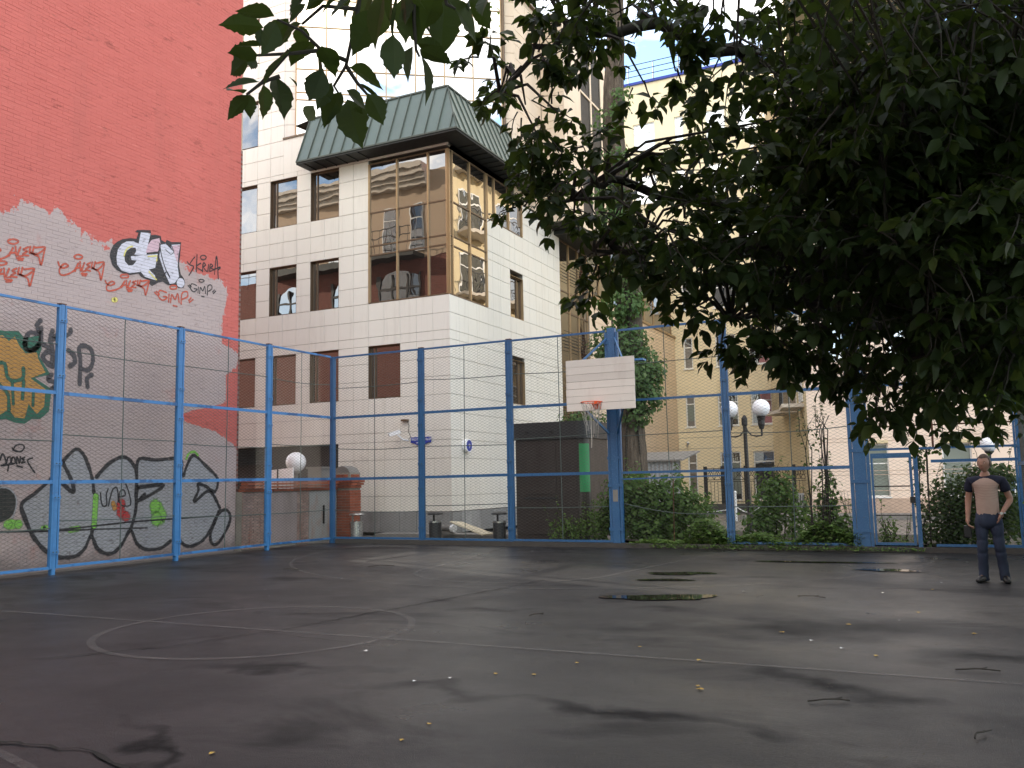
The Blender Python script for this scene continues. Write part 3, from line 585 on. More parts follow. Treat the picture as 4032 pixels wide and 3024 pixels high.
# ---------------------------------------------------------------- red building with painted brick side wall
def wall_paint():
    q = NT('painted_brick'); s = q.sep(); y, z = s[1], s[2]
    n1 = q.math('MULTIPLY_ADD', q.noise(3.5, 6, .7), 1.1, -.55); n2 = q.math('MULTIPLY_ADD', q.noise(11, 5, .75, (1,1,.35)), .55, -.275)
    yy = q.math('ADD', y, n2); 
    def curve(fac, lo, hi, pts, vlo, vhi):
        fc = q.n('ShaderNodeFloatCurve'); cv = fc.mapping.curves[0]
        P = [((a-lo)/(hi-lo), (b-vlo)/(vhi-vlo)) for a, b in pts]
        cv.points[0].location = P[0]; cv.points[1].location = P[-1]
        for p in P[1:-1]: cv.points.new(*p)
        for p in cv.points: p.handle_type = 'VECTOR'
        fc.mapping.update()
        q.set(fc.inputs['Value'], q.math('MULTIPLY_ADD', fac, 1/(hi-lo), -lo/(hi-lo)))
        return q.math('MULTIPLY_ADD', fc.outputs[0], vhi-vlo, vlo)
    top = curve(yy, -4, 17, [(-4,6.6),(10.52,6.78),(10.58,7.08),(11.01,7.15),(11.29,7.07),(11.33,6.95),(11.41,7.17),(11.66,7.1),(12.0,6.91),(12.3,6.8),(14.7,6.78),(15.3,6.66),(16.25,6.6),(17,6.6)], 6, 8)
    side = curve(z, 0, 8, [(0,17),(2.37,16.75),(2.6,16.56),(2.9,15.9),(3.05,15.1),(3.2,14.7),(3.35,15.2),(3.6,16.23),(4.31,16.26),(4.57,16.66),(4.85,16.7),(5.0,16.4),(5.05,16.06),(5.66,16.09),(6.15,16.22),(8,16.25)], 14, 18)
    inside = q.math('MULTIPLY', q.math('GREATER_THAN', q.math('ADD', top, n1), z), q.math('GREATER_THAN', q.math('ADD', side, n2), y))
    isl = q.n('ShaderNodeNewGeometry').outputs['Random Per Island']; oi = q.n('ShaderNodeObjectInfo').outputs['Random']
    rr = q.math('FRACT', q.math('ADD', isl, oi))
    red = q.mix(q.noise(.5, 5, .6), (.50,.125,.105), (.60,.16,.135))
    red = q.mix(q.math('MULTIPLY', rr, .25), red, (.46,.11,.09))
    red = q.mix(q.math('MULTIPLY', q.ramp(q.noise(1.7, 7, .78, (1,1,3.2)), .58, .66), .6), red, (.25,.065,.05))
    red = q.mix(q.math('MULTIPLY', q.ramp(q.noise(2.6, 6, .7, (1,.6,9)), .60, .68), .45), red, (.68,.24,.20))
    red = q.mix(q.math('MULTIPLY', q.ramp(q.noise(.9, 5, .6, (1,2.2,.3)), .55, .75), .35), red, (.42,.12,.10))
    gry = q.mix(q.noise(.7, 5, .6), (.40,.315,.30), (.49,.40,.38))
    gry = q.mix(q.math('MULTIPLY', q.ramp(q.noise(2.4, 7, .75, (1,1,2.5)), .60, .70), .55), gry, (.20,.15,.14))
    gry = q.mix(q.math('MULTIPLY', q.ramp(q.noise(1.2, 6, .7), .60, .70), .5), gry, (.42,.20,.17))
    c = q.mix(inside, red, gry)
    bare = q.math('MULTIPLY', q.ramp(q.noise(3.0, 7, .75), .66, .73), q.ramp(z, .05, .09, (1,1,1), (.35,.35,.35)))
    c = q.mix(bare, c, q.mix(rr, (.16,.06,.04), (.24,.10,.07)))
    c = q.mix(q.math('MULTIPLY', q.ramp(q.math('ADD', z, q.math('MULTIPLY', n1, .7)), .1, .5, (1,1,1), (0,0,0)), .55), c, (.06,.055,.055))
    q.bump(q.noise(26, 6, .7), .5, .012)
    return q.fin(c, .8, 0, .3)
M['paintbrick'] = wall_paint()
M['brick'] = pmat('red_brick', (.30,.085,.045), .85, .3, 6, .3, 60, bump=.4, bs=50, rnd=.2)
M['brickwall'] = None
def brick_tex():
    q = NT('far_brick'); b = q.n('ShaderNodeTexBrick')
    mp = q.n('ShaderNodeMapping'); mp.inputs['Rotation'].default_value = (math.pi/2, 0, 0); q.set(mp.inputs['Vector'], q.pos())
    b.inputs['Scale'].default_value = 4; b.inputs['Mortar Size'].default_value = .012; q.set(b.inputs['Vector'], mp.outputs[0])
    b.inputs['Color1'].default_value = (.14,.036,.024,1); b.inputs['Color2'].default_value = (.18,.05,.033,1); b.inputs['Mortar'].default_value = (.2,.15,.13,1)
    return q.fin(b.outputs[0], .85)
M['brickwall'] = brick_tex()
M['beige'] = pmat('beige_render', (.50,.38,.27), .85, .08, .6)
M['cornice'] = pmat('cornice_plaster', (.62,.56,.48), .8, .06, 2)
XR = -15.7
red = thing('red_building', 'tall red painted brick building with a grey band and graffiti on its side wall', 'building', (-18, 6, 0))
FR = ((XR, 0, 0), (0, 1), (1, 0))        # u = y, n = +x
mb = MB(); mb.box(-19.2, XR-.0065, -25, 16.64, 0, 13.6); mb.box(-16.2, XR-.0065, -25, 16.64, 13.6, 18); mb.build('wall', M['paintbrick'], red)
rows = int(15.2/.077); bl = []
BW, BH = .262, .077
for r in range(rows):
    z0 = .04+r*BH; o = 0 if r % 2 else BW/2
    y = 5.0+o-BW
    while y < 16.64:
        y0 = max(y, 5.0); y1 = min(y+BW-.007, 16.652)
        if y1-y0 > .05: bl.append((y0, y1, z0, z0+BH-.007, -random.uniform(0, .005)))
        y += BW
# the 300 bricks that show largest are single parts
bl.sort(key=lambda b: (0 if b[0] > 10.35 and b[2] > .1 and b[2] < 2.6 else 1, b[0]))
bm_ = MB(); bm_.fbox(((0,0,0),(0,1),(1,0)), -.1275, .1275, 0, .070, -.03, 0, .004); brick_me = bm_.mesh('brick', M['paintbrick'])
cnt = 0; rest = MB()
for b in bl:
    if cnt < 300 and abs(b[1]-b[0]-.255) < .002:
        link('brick', brick_me, red, (XR+b[4], (b[0]+b[1])/2, b[2])); cnt += 1
    else: rest.fbox(FR, b[0], b[1], b[2], b[3], -.03, b[4], .004)
rest.build('brick_field', M['paintbrick'], red, kind='stuff')
# graffiti: flat paint on the wall
GM = {}
def gpaint(name, col, rough=.5, metal=0, fade=.25, wear=.22):
    q = NT('spray_'+name)
    bt = q.n('ShaderNodeTexBrick'); mp = q.n('ShaderNodeMapping'); mp.inputs['Rotation'].default_value = (math.pi/2, 0, math.pi/2); q.set(mp.inputs['Vector'], q.pos())
    c = q.mix(q.noise(6, 5, .7), sc3(col, 1-fade), sc3(col, 1+fade*.6))
    jz = q.math('FRACT', q.math('MULTIPLY_ADD', q.sep()[2], 1/BH, -.04/BH))
    c = q.mix(q.math('MULTIPLY', q.math('GREATER_THAN', jz, .88), wear*2), c, (.3,.28,.27) if sum(col) > .4 else (.10,.09,.09))
    c = q.mix(q.math('MULTIPLY', q.ramp(q.noise(9, 7, .75, (1,1,2)), .58, .68), wear*1.5), c, (.2,.16,.15))
    q.bump(q.noise(26, 6, .7), .5, .01); q.fin(c, rough, metal, .4)
    at = q.n('ShaderNodeAttribute', attribute_name='across'); ab = q.math('ABSOLUTE', at.outputs['Fac'])
    soft = q.ramp(q.math('ADD', ab, q.math('MULTIPLY_ADD', q.noise(22, 4, .7), .5, -.25)), .62, 1.0, (1,1,1), (0,0,0))
    worn = q.ramp(q.noise(7, 7, .75, (1,1,1.6)), .56, .66, (1,1,1), (.45,.45,.45))
    jnt = q.ramp(jz, .90, .93, (1,1,1), (.55,.55,.55))
    tr = q.n('ShaderNodeBsdfTransparent'); ms = q.n('ShaderNodeMixShader'); q.set(ms.inputs[0], q.math('MULTIPLY', q.math('MULTIPLY', soft, worn), jnt))
    q.t.links.new(tr.outputs[0], ms.inputs[1]); q.t.links.new(q.b.outputs[0], ms.inputs[2]); q.t.links.new(ms.outputs[0], q.out.inputs['Surface']); return q.m
for k, a in dict(gblack=((.022,.020,.024),.5), gsilver=((.62,.60,.68),.45), gpink=((.60,.40,.46),.5), gyellow=((.75,.66,.18),.5), gred=((.52,.085,.045),.6), gred2=((.45,.04,.04),.6),
                 gdark=((.075,.07,.08),.6), gdark2=((.03,.032,.03),.6), ggreen=((.035,.15,.10),.6), gamber=((.52,.27,.07),.6), gchrome=((.34,.34,.36),.4), glime=((.22,.52,.08),.6), gorange=((.5,.24,.05),.6)).items(): GM[k] = gpaint(k, *a)
def catmull(pts, closed, n=5):
    out = []; N = len(pts)
    for i in range(N if closed else N-1):
        p = [pts[(i+k) % N] if closed else pts[min(max(i+k, 0), N-1)] for k in (-1, 0, 1, 2)]
        for j in range(n):
            t = j/n
            out.append(tuple(.5*((2*p[1][d])+(-p[0][d]+p[2][d])*t+(2*p[0][d]-5*p[1][d]+4*p[2][d]-p[3][d])*t*t+(-p[0][d]+3*p[1][d]-3*p[2][d]+p[3][d])*t**3) for d in (0, 1)))
    if not closed: out.append(pts[-1])
    return out
from collections import OrderedDict
gg = OrderedDict()
for g in GRAF: gg.setdefault(g[0], []).append(g)
NUMW = {'one','two','three','four','five','six','seven','eight'}
for key, items in gg.items():
    nm = '_'.join(w for w in key.split('_') if w not in NUMW)
    mats = list(OrderedDict.fromkeys(i[1] for i in items)); mb = MB(); sub = 0; acr = []
    for (_, mt, lay, kd, wd_, cl, sm, pts) in items:
        mb.cur = mats.index(mt); sub += .00004
        if sm and len(pts) > 2: pts = catmull(pts, bool(cl))
        x = XR+.0035+lay*.0025+sub
        if kd == 'p': mb.add([(x, p[0], p[1]) for p in pts], [list(range(len(pts)))]); acr += [0]*len(pts)
        else:
            wd_ *= 1.3; vs, fs = ribbon(pts, wd_, bool(cl), 0, .18); acr += [1, -1]*len(pts)
            mb.add([(x, v[0], v[1]) for v in vs], fs)
            if not cl:
                for p in (pts[0], pts[-1]): mb.add([(x+.00002, p[0], p[1])]+[(x+.00002, p[0]+wd_/2*math.cos(t), p[1]+wd_/2*math.sin(t)) for t in np.linspace(0, 6.283, 11)[:-1]], [(0, 1+k_, 1+(k_+1) % 10) for k_ in range(10)]); acr += [0]+[1]*10
    go = mb.build(nm, [GM[m] for m in mats], red); ga = go.data.attributes.new('across', 'FLOAT', 'POINT'); ga.data.foreach_set('value', acr)
# end face of the red building, seen mirrored in the office windows: brick below, beige storeys with a cornice above
FE = ((-15.75, 16.64, 0), (-1, 0), (0, 1))   # u runs to -x, n to +y
mb = MB(); mb.box(-24.6, -19.21, -10, 16.60, 0, 14.0); mb.build('rear_block', M['beige'], red)
mb = MB(); mb.box(-44, -24.61, -10, 16.58, 0, 10.1); mb.build('rear_wing', M['beige'], red)
mb = MB(); mb.fbox(FE, 0, 28, 0, 10.2, 0, .12); mb.build('end_wall', M['brickwall'], red)
mb = MB(); mb.fbox(FE, 0, 8.9, 10.2, 13.6, 0, .1); mb.build('end_wall_render', M['beige'], red)
mb = MB()
for i, (n, z0, z1) in enumerate(((.5,13.4,13.6),(.35,13.2,13.4),(.22,13.0,13.2),(.6,13.6,13.75))): mb.fbox(FE, 1.3, 9.0, z0, z1, .1, .1+n)
mb.build('cornice', M['cornice'], red)
mb = MB(); mb.fbox(FE, 1.6, 9.0, 10.15, 10.35, .12, .9); mb.build('balcony_slab', M['soffit'], red)
for u in (1.55, 2.75, 4.1, 5.6, 7.2):
    w_ = MB(); w_.fbox(FE, u, u+.66, 10.5, 12.3, .1, .14); wo = w_.build('window', M['white'], red)
    for a, b, c, d in ((.05,.31,.06,1.25),(.35,.61,.06,1.25),(.05,.61,1.31,1.74)):
        w_ = MB(); w_.fbox(FE, u+a, u+b, 10.5+c, 10.5+d, .14, .16); w_.build('pane', M['dpane_blue'], wo)
for u, wdt in ((1.7, 1.9), (4.3, 1.7), (7.0, 1.8)):
    w_ = MB(); pts = [(u,7.9),(u+wdt,7.9),(u+wdt,9.3)]+[(u+wdt/2+wdt/2*math.cos(t), 9.3+.45*math.sin(t)) for t in np.linspace(.1, 3.04, 10)]+[(u,9.3)]
    w_.add([(-15.75-p[0], 16.64+.14, p[1]) for p in pts], [list(range(len(pts)))]); wo = w_.build('arched_window', M['dpane_blue'], red)
    w_ = MB()
    for f in (0, .33, .66, 1): w_.fbox(FE, u+wdt*f-.04, u+wdt*f+.04, 7.9, 9.6, .145, .19)
    for z in (7.9, 8.5, 9.1): w_.fbox(FE, u, u+wdt, z-.035, z+.035, .145, .185)
    w_.build('frame', M['iron'], wo)
mb = MB()
for z in (10.95, 11.25): mb.tube([(-15.8-u, 17.55, z) for u in (1.7, 3, 6, 9)], .02, 5)
for i in range(6, 31): mb.tube([(-15.8-i*.3, 17.55, 10.35), (-15.8-i*.3, 17.55, 11.25)], .012, 4)
for z in (10.5, 10.9): mb.tube([(-24.7, 16.9, z), (-44, 16.9, z)], .02, 5)
for i in range(40): mb.tube([(-24.7-i*.5, 16.9, 10.1), (-24.7-i*.5, 16.9, 10.9)], .015, 4)
mb.build('balcony_railing', M['iron'], red)
# ---------------------------------------------------------------- cream panelled office building
off = thing('office_building', 'cream panelled office building with bronze corner glazing and grey green metal mansard roof', 'building', (-16, 26, 0))
FF = ((0, 22.45, 0), (1, 0), (0, -1)); FS = ((-12.9, 0, 0), (0, 1), (1, 0))
def window(F, par, u0, u1, z0, z1, dep, fm, pm, vs=(), hs=(), fw=.06, sill=None, reveal=None, name='window'):
    """frame set back in its opening, with reveal, sill and panes"""
    mb = MB()
    mb.fbox(F, u0+.002, u0+fw, z0+.002, z1-.002, -dep, -dep+.07); mb.fbox(F, u1-fw, u1-.002, z0+.002, z1-.002, -dep, -dep+.07)
    mb.fbox(F, u0+fw, u1-fw, z0+.002, z0+fw, -dep, -dep+.068); mb.fbox(F, u0+fw, u1-fw, z1-fw, z1-.002, -dep, -dep+.068)
    for v in vs: mb.fbox(F, v-fw*.45, v+fw*.45, z0+fw, z1-fw, -dep, -dep+.064)
    for h in hs: mb.fbox(F, u0+fw, u1-fw, h-fw*.45, h+fw*.45, -dep, -dep+.06)
    fr = mb.build(name, fm, par)
    if reveal:
        mb = MB(); t = .012
        mb.fbox(F, u0+.001, u0+t, z0+.002, z1-.002, -dep+.072, -.004); mb.fbox(F, u1-t, u1-.001, z0+.002, z1-.002, -dep+.072, -.004)
        mb.fbox(F, u0+t, u1-t, z1-t, z1-.001, -dep+.072, -.004); mb.fbox(F, u0+t, u1-t, z0+.001, z0+t, -dep+.072, -.004)
        mb.build('reveal', reveal, fr)
    if sill:
        mb = MB(); mb.fbox(F, u0-.05, u1+.05, z0-.05, z0-.002, -.06, .07); mb.build('sill', sill, fr)
    us = [u0+fw]+list(vs)+[u1-fw]; zs = [z0+fw]+list(hs)+[z1-fw]
    for i in range(len(us)-1):
        for j in range(len(zs)-1):
            mb = MB(); mb.fbox(F, us[i]-.005, us[i+1]+.005, zs[j]-.005, zs[j+1]+.005, -dep+.01, -dep+.03)
            mb.build('pane', pm[(i+j) % len(pm)] if isinstance(pm, list) else pm, fr)
    return fr
def storeys(z0, z1):
    zs = []; s = -1.82
    while s < z1+3:
        zs += [s+d for d in (0, .55, 1.10, 1.65, 1.93, 2.46)]; s += 3.0
    zs = [z for z in zs if z0+.12 < z < z1-.1]; return [z0]+zs+[z1]
def clad(F, par, us, zs, holes, mat, skip=None, singles=300, gap=.0035, back=.25, pname='panel', jm=None, wclip=(-1e9, 1e9)):
    wall = MB(); rest = MB(); done = 0; meshes = {}
    inh = lambda u, z: any(h[0]-.01 < u < h[1]+.01 and h[2]-.01 < z < h[3]+.01 for h in holes)
    O, U, N = F
    for i in sorted(range(len(us)-1), key=lambda i: -us[i] if F is FF else us[i]):
        for j in range(len(zs)-1):
            a, b, c, d = us[i], us[i+1], zs[j], zs[j+1]
            if b-a < .03 or d-c < .03: continue
            if inh((a+b)/2, (c+d)/2) or (skip and skip((a+b)/2, (c+d)/2)): continue
            wall.fbox(F, max(a, wclip[0]), min(b, wclip[1]), c, d, -back, -.03)
            if done < singles:
                key = (round(b-a, 3), round(d-c, 3))
                if key not in meshes:
                    m_ = MB(); m_.fbox(((0,0,0), U, N), -(b-a)/2+gap, (b-a)/2-gap, gap*1.6, d-c-gap*1.6, -.03, 0, .003); meshes[key] = m_.mesh(pname, mat)
                u = (a+b)/2; dn = random.uniform(-.003, .0)
                link(pname, meshes[key], par, (O[0]+U[0]*u+N[0]*dn, O[1]+U[1]*u+N[1]*dn, O[2]+c)); done += 1
            else: rest.fbox(F, a+gap, b-gap, c+gap*1.6, d-gap*1.6, -.03, random.uniform(-.003, 0), .004)
    wall.build('wall', jm or M['joint'], par)
    if rest.v: rest.build('panel_field', mat, par, kind='stuff')
    return done
# front: column joints, openings
xs = [-12.9]+[-12.9-.588*k for k in range(1, 6)]+[-15.84-.5725*k for k in range(1, 15)]; xs = sorted(xs)
fz = storeys(.72, 12.0)
holesF = [(-15.84, -12.9, 7.18, 11.72)]
wins = []
for s in (4.18, 7.18, 10.18):
    for a, b in ((-15.84-.5725*7, -15.84-.5725*5), (-15.84-.5725*4, -15.84-.5725*2), (-15.84-.5725*10, -15.84-.5725*8)):
        wins.append((a, b, s, s+1.65))
wins.append((-15.84, -12.9-.588*3, 4.18, 5.83))
holesF += wins
holesF += [(-30, -17.0, -1, 2.83)]
n1 = clad(FF, off, xs, fz, holesF, M['panel'], singles=230, wclip=(-99, -12.96))
mb = MB(); mb.box(-24, -13.2, 22.72, 47.0, 2.9, 11.9); mb.box(-16.9, -13.2, 22.72, 47.0, 0, 2.9); mb.build('core', M['reveal'], off)
for w_ in wins: window(FF, off, *w_, .17, M['bronze'], M['gpane'], vs=(w_[0]+.19,), fw=.045, reveal=M['bronze'], sill=None)
# dark garage opening with louvres
mb = MB(); mb.box(-24, -17.0, 22.68, 23.2, 0, 2.85); mb.build('garage_recess', M['reveal'], off)
for i in range(7):
    mb = MB(); mb.add([(-21.6,22.50,2.28+i*.08),(-20.0,22.50,2.28+i*.08),(-20.0,22.58,2.34+i*.08),(-21.6,22.58,2.34+i*.08),(-21.6,22.51,2.265+i*.08),(-20.0,22.51,2.265+i*.08),(-20.0,22.59,2.325+i*.08),(-21.6,22.59,2.325+i*.08)], [(0,1,2,3),(7,6,5,4),(0,4,5,1),(1,5,6,2),(2,6,7,3),(3,7,4,0)])
    mb.build('louvre_slat', M['iron'], off)
# side face
ys = [22.482]+[22.45+.575*k for k in range(1, 15)]+[31.1]
holesS = [(22.4, 24.94, 7.18, 11.72), (24.94, 27.71, 10.18, 11.72), (26.64, 27.69, 7.18, 8.65), (26.64, 27.69, 4.18, 5.7)]
ysS = sorted(set([round(y, 3) for y in ys]+[24.94, 26.64, 27.69]))
ysS = [y for y in ysS if not any(0 < abs(y-k) < .3 for k in (24.94, 26.64, 27.69))]
clad(FS, off, ysS, storeys(.72, 11.4), holesS, M['panel'], singles=70, wclip=(22.72, 99))
for z0, z1 in ((7.18, 8.65), (4.18, 5.7)): window(FS, off, 26.64, 27.69, z0, z1, .17, M['bronze'], M['gpane'], vs=(27.35,), fw=.045, reveal=M['gold'])
# plinth slabs
def slabs(F, us, z0, z1):
    for i in range(len(us)-1):
        mb = MB(); mb.fbox(F, us[i]+.006, us[i+1]-.006, z0, z1-random.uniform(0, .012), -.2, .02+random.uniform(0, .008), .005); mb.build('plinth_slab', M['granite'], off)
slabs(FF, [-17.0, -16.2, -15.4, -14.7, -14.1, -13.5, -12.96], .1, .71); slabs(FS, [22.47, 23.0, 23.6, 24.2, 25.1, 26.0, 27.0, 28.0, 29.0, 30.0, 31.0], .1, .71)
# corner glazing
def glazing(F, par, us, zs, pane, mull, tr, mw=.05, n=.0, name='glazing_pane'):
    for i in range(len(us)-1):
        for j in range(len(zs)-1):
            mb = MB(); mb.fbox(F, us[i]+.008, us[i+1]-.008, zs[j]+.008, zs[j+1]-.008, n-.04, n-.015); mb.build(name, pane, par)
    for u in us:
        mb = MB(); mb.fbox(F, u-mw/2, u+mw/2, zs[0], zs[-1], n-.06, n+.03); mb.build('mullion', mull, par)
    for z in zs:
        mb = MB(); mb.fbox(F, us[0]+mw/2, us[-1]-mw/2, z-mw*.4, z+mw*.4, n-.06, n+.012); mb.build('transom', tr, par)
TZ = [7.2, 8.72, 9.02, 10.1, 11.70]
glazing(FF, off, [-15.80, -14.75, -13.62, -12.96], TZ, M['gpane'], M['gold'], M['bronze'], .055, -.01)
glazing(FS, off, [22.50, 22.68, 23.8, 24.92], TZ, M['gpane'], M['gold'], M['bronze'], .055, -.01)
glazing(FS, off, [25.0, 25.52, 26.6, 27.68], [10.2, 11.70], M['gpane'], M['gold'], M['bronze'], .05, -.01)
mb = MB(); mb.box(-12.965, -12.905, 22.455, 22.50, 7.18, 11.72); mb.build('corner_post', M['gold'], off)
# mansard roof with standing seams
ex, ey, ez, tz = -12.2, 21.75, 11.96, 13.68
xl, yr_ = -18.17, 28.6
mb = MB()
mb.add([(xl,ey,ez),(ex,ey,ez),(-12.9,22.45,tz),(xl,22.45,tz)], [(0,1,2,3)]); mb.build('roof_slope', M['green_roof'], off)
mb = MB(); mb.add([(ex,ey,ez),(ex,yr_,ez),(-12.9,yr_-.85,tz),(-12.9,22.45,tz)], [(0,1,2,3)]); mb.build('roof_slope', M['green_roof'], off)
mb = MB(); mb.add([(ex,yr_,ez),(-12.9,yr_,ez),(-12.9,yr_-.85,tz)], [(0,1,2)]); mb.build('roof_slope', M['green_roof'], off)
mb = MB(); mb.add([(xl,ey,ez),(xl,22.45,tz),(xl,22.45,ez)], [(0,1,2)]); mb.build('roof_gable', M['green_roof'], off)
mb = MB(); mb.add([(xl,22.45,tz),(-12.9,22.45,tz),(-12.9,27.75,tz),(-18.9,27.75,tz),(-18.9,22.6,tz)], [(0,1,2,3,4)]); mb.build('roof_deck', M['soffit'], off)
mb = MB(); mb.box(xl, ex-.005, ey+.005, 22.44, 11.90, 11.955); mb.box(-12.899, ex-.005, 22.44, yr_-.005, 11.90, 11.955); mb.build('soffit', M['soffit'], off)
for k in range(15):
    y_ = 23+k*.4; mb = MB(); mb.box(-12.85, ex-.02, y_, y_+.03, 11.87, 11.9); mb.build('soffit_rib', M['soffit'], off)
for k in range(6):
    x_ = -17.9+k*.42; mb = MB(); mb.box(x_, x_+.03, ey+.03, 22.42, 11.87, 11.9); mb.build('soffit_rib', M['soffit'], off)
def seam(a, b, nrm):
    a, b = Vector(a), Vector(b); n = Vector(nrm)*.02; mb = MB(); mb.bar(a+n, b+n, .022, .045); mb.build('seam', M['seam'], off)
nf = Vector((0, -(tz-ez), .7)).normalized(); nr = Vector(((tz-ez), 0, .7)).normalized()
x_ = xl+.02
while x_ < -12.3:
    if x_ <= -12.9: seam((x_,ey,ez),(x_,22.45,tz), nf)
    else:
        t = (ex-x_)/(ex+12.9); seam((x_,ey,ez),(x_,ey+.7*t,ez+(tz-ez)*t), nf)
    x_ += .44
y_ = 22.0
while y_ < yr_:
    if y_ < 22.45: t = (y_-ey)/.7
    elif y_ < yr_-.85: t = 1
    else: t = (yr_-y_)/.85
    if t > .05: seam((ex,y_,ez),(ex-.7*t,y_,ez+(tz-ez)*t), nr)
    y_ += .40
seam((ex,ey,ez),(-12.9,22.45,tz), (.5,-.5,.6))
mb = MB(); mb.bar((xl,ey-.012,ez+.02),(ex+.012,ey-.012,ez+.02),.03,.05); mb.bar((ex+.012,ey-.012,ez+.02),(ex+.012,yr_,ez+.02),.03,.05)
mb.bar((xl,22.44,tz+.02),(-12.88,22.44,tz+.02),.06,.05); mb.bar((-12.88,22.44,tz+.02),(-12.88,27.75,tz+.02),.06,.05); mb.build('roof_trim', M['seam'], off)
# upper storeys: left strip of panels, canted gold curtain wall, return wall
xu = [-24.0]+[x for x in xs if -24.0 < x < -19.2]; xu = sorted(xu)+[-19.28]
xu = [x for i, x in enumerate(xu) if i == len(xu)-1 or abs(x-(-19.28)) > .05]
wu = [(-15.84-.5725*10, -15.84-.5725*8, s, s+1.65) for s in (13.2, 16.2)]
clad(FF, off, xu, storeys(12.0, 19.35), wu, M['panel'], singles=0)
for w_ in wu: window(FF, off, *w_, .17, M['bronze'], M['gpane'], vs=(w_[0]+.19,), fw=.045, reveal=M['bronze'])
mb = MB(); mb.fbox(FF, -19.28, -18.0, 12.0, 13.2, -.4, -.003); mb.build('wall', M['panel'], off)
mb = MB(); mb.fbox(FF, -19.30, -18.0, 13.2, 13.26, -.4, .04); mb.build('sill', M['bronze'], off)
FK = ((-19.28, 22.47, 0), (.894, .447), (.447, -.894))
clad(FK, off, [0, .38], storeys(13.26, 19.35), [], M['panel'], singles=0, back=.05)
FC = ((-18.92, 22.62, 0), (.82, .572), (.572, -.82))
glazing(FC, off, [1.013*k for k in range(8)], [13.26, 14.62, 14.88, 15.72, 17.25, 18.27, 19.3], M['curtain'], M['gold'], M['gold'], .045, 0, 'curtain_pane')
ce = (-18.92+.82*7.09, 22.62+.572*7.09)
mb = MB(); mb.prism([(-24,22.73),(-19.3,22.73),(-18.95,22.72),(ce[0]-.1,ce[1]+.05),(-13.0,27.2),(-13.0,34.3),(-24,34.3)], 11.95, 19.3); mb.box(-24, -13.25, 34.31, 47, 9.3, 12.1); mb.build('core', M['reveal'], off)
mb = MB(); mb.tube([(ce[0]+.10, ce[1]+.0, 13.3), (ce[0]+.10, ce[1]+.0, 19.3)], .05, 8); mb.build('downpipe', M['bronze'], off)
FT = ((ce[0], ce[1], 0), (.82, .572), (.572, -.82))
clad(FT, off, [.12, .50], storeys(11.9, 19.35), [], M['pinkpanel'], singles=0, back=.1)
FS2 = ((-12.85, 0, 0), (0, 1), (1, 0))
clad(FS2, off, [27.02, 28.2, 29.52], storeys(11.45, 19.35), [], M['pinkpanel'], singles=0, back=.2)
mb = MB(); mb.box(-12.9, -12.72, 26.9, 29.5, 19.35, 19.5); mb.build('parapet_cap', M['bronze'], off)
# projecting upper bay with windows
FB = ((0, 29.52, 0), (1, 0), (0, -1)); FBS = ((-11.9, 0, 0), (0, 1), (1, 0))
clad(FB, off, [-12.84, -12.3, -11.93], storeys(11.2, 19.4), [], M['pinkpanel'], singles=0, back=.2)
bw = [(31.3+k*1.25, 32.4+k*1.25, z, z+2.1) for z in (11.8, 14.8, 17.0) for k in (0, 1)]
clad(FBS, off, [29.53, 30.4, 31.3, 32.4, 32.55, 33.65, 34.3], [11.2, 11.8, 13.9, 14.8, 16.9, 17.0, 19.1, 19.4], bw, M['pinkpanel'], singles=0, back=.2)
for w_ in bw: window(FBS, off, *w_, .12, M['gold'], M['dpane_blue'], hs=(w_[3]-.6,), fw=.05)
mb = MB(); mb.box(-12.9, -11.95, 29.75, 34.3, 11.2, 19.35); mb.build('core', M['reveal'], off)
mb = MB(); mb.box(-12.95, -11.7, 30.6, 34.6, 11.02, 11.18); mb.build('soffit', M['soffit'], off)
# glazed stair bay on the side face
FG = ((-12.98, 0, 0), (0, 1), (1, 0))
glazing(FG, off, [31.15, 32.2, 33.2, 34.2], [.8, 2.4, 3.2, 5.2, 6.0, 8.2, 9.0, 11.0], M['gpane'], M['gold'], M['bronze'], .07, 0)
for z in (3.9, 6.7, 9.5):
    mb = MB()
    for k in range(6): mb.tube([(-12.80, 31.15, z+k*.13), (-12.80, 34.2, z+k*.13)], .012, 4)
    mb.build('balcony_railing', M['iron'], off)
# low side wing running back to the yellow block
clad(FS, off, [34.25]+[34.25+1.1*k for k in range(1, 13)]+[47.55], storeys(.3, 9.3), [], M['pinkpanel'], singles=0)
mb = MB(); mb.fbox(FS, 34.25, 47.55, 9.3, 9.42, -.4, .06); mb.build('ledge', M['gold'], off)
us_ = [34.3+1.66*k for k in range(9)]
glazing(((-13.1, 0, 0), (0, 1), (1, 0)), off, us_, [9.45, 10.6, 12.2], M['gpane'], M['gold'], M['bronze'], .08)
mb = MB(); mb.fbox(FS, 35.4, 36.7, 1.5, 2.9, .002, .05); wb_ = mb.build('timber_window', M['gold'], off)
mb = MB(); mb.fbox(FS, 35.55, 36.55, 1.85, 2.75, .052, .06); mb.build('pane', M['dpane'], wb_)
